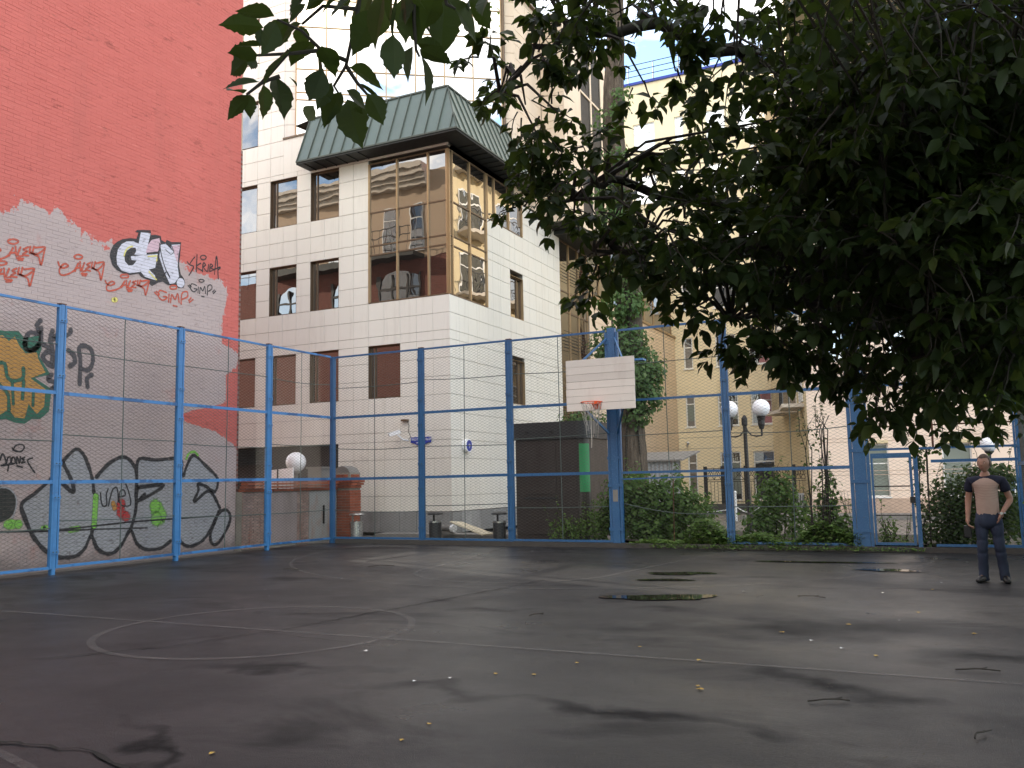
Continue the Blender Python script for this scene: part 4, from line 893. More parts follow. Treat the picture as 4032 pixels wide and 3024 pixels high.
# ---------------------------------------------------------------- yellow apartment block
yb = thing('yellow_apartment_block', 'tall yellow rendered apartment block with white framed windows beyond the lamp post', 'building', (-10, 50, 0))
FY = ((0, 47.6, 0), (1, 0), (0, -1))
cols = [(-12.45, -11.93), (-10.68, -9.58), (-8.92, -7.80)]
xr = -7.5
hY = []
for r, (z0, z1) in enumerate([(.32, 2.92), (4.32, 6.15), (7.55, 9.3), (10.8, 12.5), (14.05, 15.75), (17.3, 19.0), (20.5, 22.1)]):
    for c, (a, b) in enumerate(cols): hY.append((a, b, z0, z1, r, c))
for r, (z0, z1) in enumerate([(20.5, 22.1), (17.3, 19.0)]): hY.append((-14.9, -13.6, z0, z1, 9, 0))
def wall_grid(F, par, us, zs, holes, mat, t=.3, name='wall'):
    mb = MB()
    for i in range(len(us)-1):
        j = 0
        while j < len(zs)-1:
            u, z = (us[i]+us[i+1])/2, (zs[j]+zs[j+1])/2
            if any(h[0] < u < h[1] and h[2] < z < h[3] for h in holes): j += 1; continue
            k = j
            while k+1 < len(zs)-1 and not any(h[0] < u < h[1] and h[2] < (zs[k+1]+zs[k+2])/2 < h[3] for h in holes): k += 1
            mb.fbox(F, us[i], us[i+1], zs[j], zs[k+1], -t, 0); j = k+1
    return mb.build(name, mat, par)
ue = sorted(set([-18.0, xr]+[h[0] for h in hY]+[h[1] for h in hY])); ze = sorted(set([0, 24.5]+[h[2] for h in hY]+[h[3] for h in hY]))
wall_grid(FY, yb, ue, ze, hY, M['yellow'])
mb = MB(); mb.box(-18, xr-.05, 47.92, 58, 0, 24.4); mb.build('core', M['reveal'], yb)
for (a, b, z0, z1, r, c) in hY:
    up = r >= 3
    w_ = window(FY, yb, a, b, z0, z1, .14, M['white'], M['dpane_blue'] if up else [M['dpane'], M['dpane']], vs=() if c == 0 else ((a+b)/2,) if r > 0 and r < 3 and c == 1 else (), hs=(z1-.55,), fw=.07, sill=M['white'] if r > 0 else None)
    if not up and (r, c) in ((0, 1), (1, 0), (1, 1)):
        mb = MB(); mb.fbox(FY, a+.08, b-.08, z0+.35, z1-.62, -.095, -.085); mb.build('blind', M['blind'], w_)
mb = MB()
for z in (3.15, 3.75): mb.fbox(FY, -12.9, xr, z-.012, z+.012, .0005, .004)
mb.build('groove', M['joint'], yb)
mb = MB(); mb.fbox(FY, -18, xr+.1, 24.5, 24.65, -.4, .12); mb.build('parapet_cap', M['signblue'], yb)
mb = MB()
for z in (24.95, 25.3, 25.65): mb.tube([(-18, 47.4, z), (xr, 47.4, z)], .025, 4)
for k in range(8): mb.tube([(-18+k*1.5, 47.4, 24.6), (-18+k*1.5, 47.4, 25.65)], .03, 4)
mb.build('roof_railing', M['iron'], yb)
mb = MB(); mb.tube([(-7.66, 47.5, .2), (-7.66, 47.5, 24.4)], .06, 8); mb.build('downpipe', M['rust'], yb)
# rounded ochre flank stepping forward
prof = [(xr, 47.6), (xr, 46.2), (-7.35, 44.6), (-6.95, 43.2), (-6.3, 42.0), (-5.6, 40.5), (-5.2, 39.0), (-4.9, 37.4), (-4.6, 36.1)]
fine = []
for i in range(len(prof)-1):
    for k in range(4): fine.append(tuple(prof[i][d]+(prof[i+1][d]-prof[i][d])*k/4 for d in (0, 1)))
fine.append(prof[-1])
mb = MB(); n = len(fine)
mb.add([(p[0], p[1], 0) for p in fine]+[(p[0], p[1], 21.5) for p in fine]+[(p[0]+6, p[1]+2, 21.5) for p in fine], [(i, i+1, n+i+1, n+i) for i in range(n-1)]+[(n+i, n+i+1, 2*n+i+1, 2*n+i) for i in range(n-1)])
mb.build('rounded_flank', M['olive'], yb, smooth=True)
for k_, (fx, fy, ux, uy) in enumerate(((-5.95, 41.2, .5, -.866), (-5.05, 38.3, .2, -.98))):
    for z in (4.6, 7.8, 11.0, 14.2, 17.4):
        Ff = ((fx, fy, 0), (ux, uy), (uy, -ux))
        window(Ff, yb, -.9, .9, z, z+2.0, -.02, M['white'], M['dpane'], vs=(0,), hs=(z+1.4,), fw=.07)
        mb = MB(); mb.fbox(Ff, -1.2, 1.2, z-.25, z-.1, -.2, .9); bs_ = mb.build('balcony_slab', M['cornice'], yb)
        mb = MB()
        for j_ in range(17): mb.fbox(Ff, -1.18+j_*.147, -1.165+j_*.147, z-.1, z+.85, .86, .88)
        mb.fbox(Ff, -1.2, 1.2, z+.85, z+.89, .84, .9); mb.build('balcony_railing', M['iron'], bs_)
# ---------------------------------------------------------------- pink apartment wing
pk = thing('pink_apartment_wing', 'pale pink rendered wing with grey blinds in tall windows behind the gate', 'building', (2, 38, 0))
FP = ((0, 36.0, 0), (1, 0), (0, -1))
hP = [(-2.82, -1.76, .72, 2.72), (.06, 1.03, .72, 2.65), (2.9, 3.95, .72, 2.7), (5.6, 6.6, .72, 2.7)]
for z in (6.0, 9.2, 12.4, 15.2):
    for a in (-3.9, -1.6, .8, 3.2, 5.6): hP.append((a, a+1.3, z, z+1.7))
ue = sorted(set([-4.6, 9.0]+[h[0] for h in hP]+[h[1] for h in hP])); ze = sorted(set([.66, 17.7]+[h[2] for h in hP]+[h[3] for h in hP]))
wall_grid(FP, pk, ue, ze, hP, M['pink'], .35)
mb = MB(); mb.fbox(FP, -4.62, 9.0, 0, .66, -.3, .03); mb.build('plinth', M['pinkbase'], pk)
mb = MB(); mb.box(-4.55, 9, 36.37, 46, 0, 17.6); mb.build('core', M['reveal'], pk)
for i, h in enumerate(hP):
    lo = h[2] < 3
    w_ = window(FP, pk, *h, .2, M['white'], M['dpane'] if lo else M['dpane_blue'], hs=(h[2]+1.25,) if lo else (), vs=() if lo else ((h[0]+h[1])/2,), fw=.05, sill=M['white'])
    if lo: mb = MB(); mb.fbox(FP, h[0]+.06, h[1]-.06, h[2]+.06, h[3]-.06, -.165, -.155); mb.build('blind', M['blind'], w_)
    if lo: mb = MB(); mb.fbox(FP, h[0]-.08, h[1]+.02, h[3]+.005, h[3]+.12, -.02, .05); mb.build('lintel', M['olive'], w_)
mb = MB()
for z in (2.82, 2.95, 1.7, 1.55, .95): mb.fbox(FP, -4.6, 9, z-.010, z+.010, .0005, .006)
mb.build('groove', M['pinkbase'], pk)
mb = MB(); mb.fbox(FP, -4.7, 9.1, 17.7, 18.0, -.4, .3); mb.fbox(FP, -4.65, 9.1, 17.5, 17.7, -.1, .15); mb.build('cornice', M['pink'], pk)
mb = MB(); mb.fbox(FP, -4.65, 9.1, 5.0, 5.2, -.1, .12); mb.build('string_course', M['pink'], pk)
# back-drop city block behind the roofs, beyond the yellow block
# ---------------------------------------------------------------- blue chain-link fence round the court
RZ = (.15, 1.71, 3.37, 5.03)
def chain(u0, u1, z0, z1, F, sag=0.0, p=.072, r=.0046, drop=None):
    """woven diamond wire between u0..u1, z0..z1 on the frame plane"""
    O, U, N = F; nw = int((u1-u0)/p); ns = int((z1-z0)/(p/2))
    V = []; T = []
    k3 = [(math.cos(a), math.sin(a)) for a in (0, 2.094, 4.189)]
    zz = z0+np.arange(ns+1)*(p/2)
    for i in range(nw+1):
        sgn = np.where((np.arange(ns+1)+i) % 2 == 0, -1, 1)
        uu = np.clip(u0+i*p+sgn*p/2, u0, u1); nn = sgn*.0012 + .006*np.sin(zz*2.1+i*.05)+sag*np.sin((zz-z0)/(z1-z0)*3.14)*np.sin((uu-u0)/(u1-u0)*3.14)
        b = len(V)*3*(ns+1)
        ring = []
        for ca, sa in k3: ring.append(np.stack([O[0]+U[0]*(uu+ca*r)+N[0]*(nn+sa*r), O[1]+U[1]*(uu+ca*r)+N[1]*(nn+sa*r), O[2]+zz], 1))
        V.append(np.stack(ring, 1).reshape(-1, 3))
        s = np.arange(ns)
        for j in range(3):
            a0, a1 = b+s*3+j, b+s*3+(j+1) % 3; c0, c1 = a0+3, a1+3
            T.append(np.stack([a0, a1, c1], 1)); T.append(np.stack([a0, c1, c0], 1))
    return np.concatenate(V), np.concatenate(T)
def chain_obj(par, F, u0, u1, z0, z1, sag=0):
    V, T = chain(u0, u1, z0, z1, F, sag); V = V-np.array(worldloc(par))
    o = bpy.data.objects.new('wire_mesh', fast_mesh('wire_mesh', V, T, M['wire'])); COL.objects.link(o); o.parent = par; return o
def post(par, F, u, h=5.06, w=.075, lean=0):
    BL = M['blue'] if F is FL else M['blueshade']
    O, U, N = F
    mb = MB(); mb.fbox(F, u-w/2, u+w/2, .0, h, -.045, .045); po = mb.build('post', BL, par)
    for s in (-1, 1):
        mb = MB(); e = u+s*(w/2+.026); mb.fbox(F, e-.018, e+.018, .12, h-.02, -.03, .052); mb.build('side_channel', BL, po)
    for z in (.42, 1.42, 2.05, 3.05, 3.7, 4.75):
        mb = MB(); mb.fbox(F, u-w/2-.05, u+w/2+.05, z-.035, z+.035, .053, .063); cl = mb.build('clamp', BL, po)
        for s in (-1, 1):
            mb = MB(); mb.tube([(O[0]+U[0]*(u+s*w*.45)+N[0]*.06, O[1]+U[1]*(u+s*w*.45)+N[1]*.06, z), (O[0]+U[0]*(u+s*w*.45)+N[0]*.078, O[1]+U[1]*(u+s*w*.45)+N[1]*.078, z)], .012, 6); mb.build('bolt', M['rod'], cl)
    mb = MB(); mb.fbox(F, u-w/2-.03, u+w/2+.03, h, h+.02, -.05, .05); mb.build('cap', M['rust'], po)
    return po
def rail(par, F, u0, u1, z, dz=0, h=.05):
    O, U, N = F
    mb = MB()
    a = Vector((O[0]+U[0]*u0+N[0]*.012, O[1]+U[1]*u0+N[1]*.012, z)); b = Vector((O[0]+U[0]*u1+N[0]*.012, O[1]+U[1]*u1+N[1]*.012, z+dz))
    mb.bar(a, b, .05, h); n = Vector((N[0], N[1], 0))
    mb.bar(a+n*.03+Vector((0,0,-h*.35)), b+n*.03+Vector((0,0,-h*.35)), .012, h*.5); mb.build('rail', M['bluerail'] if F is FL else M['blueshade'], par)
def rod(par, F, a, b, sag=0, tw=True, mat='rod', r=.010):
    O, U, N = F; n = 24; pts = []
    for i in range(n+1):
        t = i/n; u = a[0]+(b[0]-a[0])*t; z = a[1]+(b[1]-a[1])*t-sag*math.sin(math.pi*t)
        pts.append((O[0]+U[0]*u+N[0]*(.02+.004*math.sin(i*1.9)), O[1]+U[1]*u+N[1]*(.02+.004*math.sin(i*1.9)), z))
    mb = MB(); mb.tube(pts, r, 5); mb.build('tension_rod', M[mat], par)
def bay(par, F, u0, u1, rz=RZ, mids=True, sag=.0):
    a, b = u0+.085, u1-.085
    for z in rz: rail(par, F, a-.03, b+.03, z, random.uniform(-.012, .012), .062 if z not in (rz[0], rz[-1]) else .045)
    chain_obj(par, F, a, b, rz[0]+.02, rz[-1]-.02, sag)
    if mids:
        m = (a+b)/2+random.uniform(-.05, .05)
        rod(par, F, (m, rz[0]), (m+random.uniform(-.04,.04), rz[-1]))
        for i in range(len(rz)-1): z = (rz[i]+rz[i+1])/2+random.uniform(-.06, .06); rod(par, F, (a, z), (b, z+random.uniform(-.05, .05)), random.uniform(0, .05))
FL = ((-14.85, 0, 0), (0, 1), (1, 0)); FBK = ((0, 19.4, 0), (1, 0), (0, -1)); FRT = ((1.36, 0, 0), (0, -1), (-1, 0))
fl = thing('chain_link_fence', 'blue chain-link court fence standing in front of the graffiti wall', 'fence', (-14.85, 12, 0))
py = [-.2, 2.6, 5.43, 8.25, 11.06, 13.98, 16.82, 19.4]
for y in py[:-1]: post(fl, FL, y)
for i in range(len(py)-1): bay(fl, FL, py[i], py[i+1] if i < len(py)-2 else 19.30, sag=.01)
fb = thing('chain_link_fence', 'blue chain-link court fence across the back, carrying the basketball hoop', 'fence', (-6.8, 19.4, 0))
mb = MB(); mb.box(-14.90, -14.79, 19.32, 19.44, 0, 5.05); mb.build('post', M['blueshade'], fb)
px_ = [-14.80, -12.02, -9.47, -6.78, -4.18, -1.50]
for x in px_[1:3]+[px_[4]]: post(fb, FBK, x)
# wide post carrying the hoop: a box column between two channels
mb = MB(); mb.fbox(FBK, -6.87, -6.69, 0, 5.10, -.10, .06); bp = mb.build('post', M['blueshade'], fb)
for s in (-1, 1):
    mb = MB(); e = -6.78+s*.13; mb.fbox(FBK, e-.03, e+.03, .12, 5.0, -.05, .045); mb.build('side_channel', M['blueshade'], bp)
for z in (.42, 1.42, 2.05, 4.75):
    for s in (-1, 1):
        mb = MB(); e = -6.78+s*.115; mb.fbox(FBK, e-.055, e+.055, z-.035, z+.035, .061, .072); mb.build('clamp', M['blueshade'], bp)
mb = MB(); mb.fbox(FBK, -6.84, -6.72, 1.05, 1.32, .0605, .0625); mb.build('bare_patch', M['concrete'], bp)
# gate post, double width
mb = MB(); mb.fbox(FBK, -1.62, -1.38, 0, 5.06, -.06, .05); gp = mb.build('post', M['blueshade'], fb)
mb = MB(); mb.fbox(FBK, -1.70, -1.63, .1, 5.0, -.04, .045); mb.fbox(FBK, -1.37, -1.31, .02, 5.0, -.04, .045); mb.build('side_channel', M['blueshade'], gp)
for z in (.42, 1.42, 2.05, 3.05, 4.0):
    mb = MB(); mb.fbox(FBK, -1.68, -1.32, z-.035, z+.035, .051, .062); mb.build('clamp', M['blueshade'], gp)
for i in range(3): bay(fb, FBK, px_[i]+(-.05 if i == 0 else 0), px_[i+1]-(.1 if i == 2 else 0))
# bay behind which the bush leans: its lower mesh has sagged
a, b = px_[3]+.2, px_[4]-.085
for z in RZ[1:]: rail(fb, FBK, a-.03, b+.03, z)
rail(fb, FBK, a-.03, b+.03, 1.56, .04, .03)
chain_obj(fb, FBK, a, b, 1.74, 5.0); chain_obj(fb, FBK, a, b, .2, 1.54, .05)
rod(fb, FBK, (-5.5, 1.7), (-5.52, 5.0)); rod(fb, FBK, (-5.45, .05), (-5.42, 1.54), mat='rust'); rod(fb, FBK, (a, 1.0), (b, .78), .1)
for z in (2.55, 4.2): rod(fb, FBK, (a, z), (b, z+.03))
bay(fb, FBK, px_[4], px_[5]-.08)
# screens above and beside the gate
rail(fb, FBK, -1.30, 1.32, 2.06, 0, .04); rail(fb, FBK, -.18, 1.32, 1.80, 0, .055); rail(fb, FBK, -.18, 1.32, .15, 0, .045)
rod(fb, FBK, (-1.3, 2.52), (1.32, 2.52), 0, mat='rust', r=.016); rod(fb, FBK, (-.12, 2.06), (-.1, 5.0), 0, mat='rust', r=.022); rail(fb, FBK, -1.30, 1.32, 5.03, 0, .045); rail(fb, FBK, -1.30, 1.32, 3.37, 0, .06)
chain_obj(fb, FBK, -1.30, 1.30, 2.08, 5.0); chain_obj(fb, FBK, -.40, 1.30, .2, 1.78)
mb = MB(); mb.fbox(FBK, -.50, -.42, 0, 2.08, -.04, .04); mb.build('post', M['blueshade'], fb)
post(fb, FBK, 1.36)
# side fence on the right
fr = thing('chain_link_fence', 'blue chain-link fence along the hedge side of the court, behind the standing man', 'fence', (1.36, 12, 0))
pr = [-19.25, -16.6, -13.9, -11.2, -8.5]
for y in pr[1:]: post(fr, FRT, y)
for i in range(4): bay(fr, FRT, pr[i], pr[i+1])
# gate leaf
gt = thing('gate', 'narrow blue chain-link gate leaf hung beside the double post', 'gate', (-.95, 19.4, 0))
mb = MB(); mb.fbox(FBK, -1.29, -1.25, .14, 1.98, -.02, .03); mb.fbox(FBK, -.58, -.53, .14, 1.98, -.02, .03); mb.fbox(FBK, -1.25, -.58, 1.88, 1.98, -.02, .028); mb.fbox(FBK, -1.25, -.58, .14, .19, -.02, .028); mb.build('gate_frame', M['blueshade'], gt)
mb = MB(); mb.fbox(FBK, -1.25, -.58, 1.30, 1.325, -.01, .015); mb.fbox(FBK, -1.25, -.58, .72, .745, -.01, .015); mb.build('cross_bar', M['iron'], gt)
chain_obj(gt, FBK, -1.25, -.58, .19, 1.88)
mb = MB(); mb.fbox(FBK, -.60, -.50, .98, 1.10, .03, .06); mb.build('lock', M['iron'], gt)
# ---------------------------------------------------------------- basketball hoop
hp = thing('basketball_hoop', 'white plank backboard with orange rim and torn net on the blue fence post', 'basketball hoop', (-6.73, 18.4, 3.1))
BX0, BX1, BZ0, BZ1, BY = -7.55, -5.92, 3.10, 4.26, 18.4
nb = 7; hs = (BZ1-BZ0)/nb
for i in range(nb):
    mb = MB(); g = .002 if i not in (1, 3, 4) else .005
    mb.fbox(((0, BY, 0), (1, 0), (0, -1)), BX0+random.uniform(0,.012), BX1-random.uniform(0,.012), BZ0+i*hs+g, BZ0+(i+1)*hs-g*.4, -.02, random.uniform(-.002,.002), .002); mb.build('plank', M['board'], hp)
mb = MB(); mb.box(BX0+.01, BX1-.01, BY+.021, BY+.05, BZ0+.02, BZ1-.02); mb.build('backing_frame', M['joint'], hp)
for s in (-1, 1):
    x0 = -6.73+s*.55
    mb = MB(); mb.bar((x0, BY+.05, 3.3), (-6.78+s*.1, 19.33, 2.62), .035, .05); mb.build('strut', M['blueshade'], hp)
    mb = MB(); mb.bar((x0, BY+.05, 4.15), (-6.78+s*.1, 19.33, 4.85), .03, .04); mb.build('strut', M['blueshade'], hp)
    mb = MB(); mb.bar((x0, BY+.05, 3.7), (-6.78+s*.11, 19.33, 3.7), .04, .05); mb.build('strut', M['blueshade'], hp)
mb = MB(); mb.box(BX1-.02, BX1+.18, BY+.06, BY+.30, 4.16, 4.2); mb.build('bracket', M['blue'], hp)
rc = (-6.80, 18.4-.15-.235, 3.25)
mb = MB(); mb.tube([(rc[0]+.235*math.cos(t), rc[1]+.235*math.sin(t), rc[2]) for t in np.linspace(0, 6.283, 33)], .011, 6, False); mb.build('rim', M['orange'], hp, smooth=True)
mb = MB(); mb.box(-6.88, -6.72, 18.385, 18.4-.003, 3.12, 3.30); mb.box(-6.86, -6.74, 18.21, 18.385, 3.225, 3.26); mb.bar((-6.87, 18.39, 3.14), (-6.87, 18.24, 3.24), .012, .03); mb.bar((-6.73, 18.39, 3.14), (-6.73, 18.24, 3.24), .012, .03); mb.build('rim_bracket', M['orange'], hp)
mb = MB(); rn = random.Random(3)
for k in range(12):
    t = k*2*math.pi/12; t2 = t+.5*rn.uniform(.6, 1.2); l = rn.uniform(.18, .42)
    p0 = Vector((rc[0]+.235*math.cos(t), rc[1]+.235*math.sin(t), rc[2])); 
    for dirn in (1, -1):
        l = rn.uniform(.18, .46); pts = [p0]
        for j in range(1, 6):
            f = j/5; tt = t+dirn*.52*f; rr = .235-.11*f; pts.append(Vector((rc[0]+rr*math.cos(tt)+rn.uniform(-.012,.012), rc[1]+rr*math.sin(tt)+rn.uniform(-.012,.012), rc[2]-l*f)))
        mb.tube(pts, .0045, 4)
    for j in range(1): mb.tube([p0+Vector((0,0,-.2)), p0*.6+Vector(rc)*.4+Vector((0,0,-.35-rn.uniform(0,.2))), p0*.5+Vector(rc)*.5+Vector((0,0,-.5-rn.uniform(0,.3)))], .004, 4)
mb.tube([(rc[0]-.02, rc[1], 2.9), (rc[0]-.03, rc[1]+.02, 2.7), (rc[0]-.02, rc[1], 2.42), (rc[0]-.03, rc[1], 2.25)], .011, 5); mb.build('net', M['net'], hp)
# ---------------------------------------------------------------- kiosk
ki = thing('kiosk', 'dark brown steel kiosk with rounded corner and bright green panel', 'kiosk', (-9.1, 21.6, 0))
mb = MB()
x0, x1, y0, y1 = -10.0, -8.02, 20.8, 22.35
rr = .28; prof_ = [(x0, y1), (x0, y0)]+[(x1-rr+rr*math.sin(t), y0+rr-rr*math.cos(t)) for t in np.linspace(0, math.pi/2, 8)]+[(x1, y1)]
mb.prism(prof_[::-1], .08, 2.62); mb.build('body', M['kiosk'], ki, smooth=False)
mb = MB(); e = .07; prof2 = [(x0-e, y1), (x0-e, y0-e)]+[(x1-rr+(rr+e)*math.sin(t), y0+rr-(rr+e)*math.cos(t)) for t in np.linspace(0, math.pi/2, 8)]+[(x1+e, y1)]
mb.prism(prof2[::-1], 2.62, 3.06); mb.build('fascia', M['kiosk2'], ki)
mb = MB(); mb.box(x0-.005, x1-rr, y0-.012, y0-.001, .2, 2.6); mb.box(-8.75, x1-rr+.02, y0-.02, y0-.012, .2, 2.6); mb.build('front_panel', M['kiosk'], ki)
for zz_ in (1.1, 2.0):
    mb = MB(); mb.box(-9.72, -8.86, y0-.035, y0-.013, zz_-.9 if zz_ < 1.5 else 1.22, zz_ if zz_ < 1.5 else 2.5); mb.build('shutter', M['kiosk'], ki)
mb = MB(); mb.box(-9.76, -8.82, y0-.06, y0-.036, 1.09, 1.14); mb.build('shutter_rail', M['kiosk2'], ki)
mb = MB()
for xx in (-9.86, -9.2): mb.box(xx, xx+.012, y0-e-.004, y0-e+.01, 2.64, 3.04)
mb.build('fascia_joint', M['iron'], ki)
for xx in (-9.7, -9.0):
    mb = MB(); mb.box(xx, xx+.1, y0-e-.03, y0-e, 2.78, 2.83); mb.build('fixing', M['iron'], ki)
arc_ = lambda q: [(x1-rr+q*math.sin(t), y0+rr-q*math.cos(t)) for t in np.linspace(.25, 1.25, 9)]
mb = MB(); mb.prism(arc_(rr+.014)+arc_(rr+.002)[::-1], 1.26, 2.48); mb.build('green_panel', M['green_sign'], ki)
mb = MB(); mb.box(x0+.1, x1-.1, y0+.1, y1-.1, 0, .08); mb.build('base', M['concrete'], ki)
# grey corrugated shed behind
sh = thing('metal_shed', 'low grey corrugated metal shed behind the kiosk', 'shed', (-10.2, 31, 0))
mb = MB(); n = 64
pts = [(-12.6+4.6*i/n, 29.6+(.03 if i % 2 else 0)) for i in range(n+1)]
mb.add([(p[0], p[1], .05) for p in pts]+[(p[0], p[1], 2.15) for p in pts], [(i, i+1, n+2+i, n+1+i) for i in range(n)]); mb.build('corrugated_wall', pmat('zinc_sheet', (.34,.34,.34), .55, .12, 2, .1, 40, metal=.3), sh)
mb = MB(); mb.add([(-12.7,29.45,2.15),(-7.9,29.45,2.15),(-7.9,32,2.5),(-12.7,32,2.5),(-12.7,29.45,2.2),(-7.9,29.45,2.2),(-7.9,32,2.55),(-12.7,32,2.55)], [(3,2,1,0),(4,5,6,7),(0,1,5,4),(1,2,6,5),(2,3,7,6),(3,0,4,7)]); mb.build('roof', M['concrete'], sh)
# ---------------------------------------------------------------- low brick wall and gate pier by the red building
lw = thing('low_brick_wall', 'low brick boundary wall with rendered panels and corbelled coping beside the red building', 'wall', (-15.6, 18.6, 0))
FLW = ((-15.5, 0, 0), (0, 1), (1, 0))
mb = MB(); mb.box(-15.8, -15.53, 16.67, 20.45, 0, 1.42); mb.build('wall', M['joint'], lw)
def brick_patch(F, u0, u1, z0, z1, par, mat, n0=-.03, lim=None):
    me = {}; r = 0; z = z0
    while z+.067 <= z1:
        u = u0-(.13 if r % 2 else 0)
        while u < u1-.02:
            a, b = max(u, u0), min(u+.252, u1)
            if b-a > .04:
                k = round(b-a, 2)
                if k not in me: m_ = MB(); m_.fbox(((0,0,0), F[1], F[2]), -(b-a)/2, (b-a)/2, 0, .067, n0, 0, .004); me[k] = m_.mesh('brick', mat)
                c = (a+b)/2; dn = random.uniform(-.006, .004)
                link('brick', me[k], par, (F[0][0]+F[1][0]*c+F[2][0]*dn, F[0][1]+F[1][1]*c+F[2][1]*dn, F[0][2]+z))
            u += .262
        z += .077; r += 1
M['palebrick'] = pmat('limewashed_brick', (.34,.24,.205), .85, .2, 3, .25, 50, bump=.4, bs=50, rnd=.16, stain=((.22,.08,.05), 4, .7))
brick_patch(FLW, 16.68, 17.45, .02, 1.42, lw, M['palebrick']); brick_patch(FLW, 18.72, 19.2, .02, 1.42, lw, M['palebrick'])
M['plaster'] = pmat('stained_plaster', (.33,.27,.255), .85, .15, 1.6, .15, 40, bump=.3, bs=25, stain=((.17,.14,.12), 1.5, .6))
M['plaster2'] = pmat('grey_painted_steel', (.30,.30,.285), .6, .2, 2.0, .2, 40, stain=((.28,.10,.05), 3.5, .7))
mb = MB(); mb.fbox(FLW, 17.46, 18.71, .06, 1.40, -.02, .0); mb.build('render_panel', M['plaster'], lw)
mb = MB(); mb.fbox(FLW, 19.21, 20.42, .06, 1.40, -.02, .0); dr = mb.build('steel_door', M['plaster2'], lw)
mb = MB(); mb.fbox(FLW, 19.80, 19.84, .5, 1.0, .0, .04); mb.build('handle', M['iron'], dr)
for i, (z0, z1, n) in enumerate(((1.42, 1.49, .05), (1.50, 1.57, .10), (1.58, 1.65, .14), (1.66, 1.73, .08))):
    brick_patch(((-15.5+n, 0, 0), (0, 1), (1, 0)), 16.68, 20.42, z0, z1+.01, lw, M['brick'], -.2)
pi = thing('brick_pier', 'orange brick gate pier with a rounded concrete cap at the end of the low wall', 'pier', (-15.4, 20.7, 0))
mb = MB(); mb.box(-15.72, -15.08, 20.47, 20.97, 0, 1.9); mb.build('core', M['joint'], pi)
for F, a, b in ((((-15.06, 0, 0), (0, 1), (1, 0)), 20.46, 20.98), (((0, 20.46, 0), (1, 0), (0, -1)), -15.74, -15.09)):
    brick_patch(F, a, b, .02, 1.45, pi, M['brick'])
    for k, n in enumerate((.04, .08, .1)): brick_patch(((F[0][0]+F[2][0]*n, F[0][1]+F[2][1]*n, 0), F[1], F[2]), a-n*.5, b+n*.5, 1.46+k*.077, 1.53+k*.077, pi, M['brick'], -.12)
    brick_patch(F, a+.06, b-.06, 1.70, 1.92, pi, M['brick'])
mb = MB(); pts = [(-15.70, 1.80), (-15.70, 1.90), (-15.60, 2.03), (-15.40, 2.09), (-15.22, 2.03), (-15.10, 1.88), (-15.10, 1.80)]
mb.add([(p[0], 20.52, p[1]) for p in pts]+[(p[0], 21.0, p[1]) for p in pts], [list(range(7))[::-1], list(range(7, 14))]+[(i, (i+1) % 7, 7+(i+1) % 7, 7+i) for i in range(7)]); mb.build('cap', M['concrete'], pi)
# white board and box behind the wall
wbd = thing('white_panel_board', 'white arrow-ended sheet board standing behind the low brick wall', 'board', (-17.4, 20.4, 0))
mb = MB(); mb.add([(p[0], y, p[1]) for y in (20.38, 20.42) for p in ((-18.15,1.72),(-17.95,2.02),(-17.05,2.08),(-17.05,1.3),(-18.15,1.3))], [(0,1,2,3,4),(9,8,7,6,5)]+[(i,(i+1)%5,5+(i+1)%5,5+i) for i in range(5)]); mb.build('sheet', M['signwhite'], wbd)
mb = MB(); mb.box(-17.62, -17.58, 20.35, 20.375, 0, 2.15); mb.box(-18.0, -17.96, 20.425, 20.46, 0, 1.7); mb.build('support', M['iron'], wbd)
gb = thing('grey_cabinet', 'dull grey metal cabinet behind the low brick wall beside the globe lamp', 'cabinet', (-16.7, 21.2, 0))
mb = MB(); mb.box(-17.0, -16.5, 21.0, 21.5, 0, 2.05); mb.build('body', M['concrete'], gb); mb = MB(); mb.box(-17.04, -16.46, 20.96, 21.54, 2.05, 2.1); mb.build('lid', M['concrete'], gb)
# ---------------------------------------------------------------- lamps
def globe(par, c, r):
    mb = MB(); mb.sphere(c, r, 28, 18); mb.build('globe', M['globe'], par, smooth=True)
lp = thing('globe_lamp', 'single white globe lamp on a short post behind the low brick wall', 'lamp', (-17.95, 21.6, 0))
globe(lp, (-17.95, 21.6, 2.28), .31); mb = MB(); mb.tube([(-17.95,21.6,0),(-17.95,21.6,1.95)], .06, 10); mb.lathe([(.06,0),(.14,.02),(.14,.07),(.09,.09)], (-17.95,21.6,1.92), 16); mb.build('post', M['concrete'], lp)
lp = thing('street_lamp', 'black lamp post with two white globes standing in the shrubs beyond the fence', 'street lamp', (-4.95, 25.5, 0))
globe(lp, (-4.50, 25.5, 3.50), .25); globe(lp, (-5.40, 25.5, 3.50), .25)
mb = MB(); mb.tube([(-4.95,25.5,0),(-4.96,25.5,1.0),(-4.98,25.5,3.15)], [.075,.06,.055], 10); mb.lathe([(.1,0),(.1,.5),(.075,.55)], (-4.95,25.5,.0), 12); mb.lathe([(.055,0),(.085,.04),(.085,.22),(.05,.28),(.02,.32)], (-4.98,25.5,3.0), 10); mb.build('post', M['iron'], lp)
for s in (-1, 1):
    mb = MB(); c = -4.96; mb.tube([(c,25.5,3.0),(c+s*.06,25.5,2.85),(c+s*.16,25.5,2.74),(c+s*.30,25.5,2.70),(c+s*.45,25.5,2.72)], .022, 6)
    mb.lathe([(.03,0),(.09,.02),(.12,.14),(.13,.18),(.08,.2)], (c+s*.45,25.5,3.08), 12); mb.tube([(c+s*.45,25.5,2.71),(c+s*.45,25.5,3.1)], .03, 6); mb.lathe([(.06,0),(.10,.14),(.1,.3)], (c+s*.45,25.5,2.9), 10); mb.build('arm', M['iron'], lp)
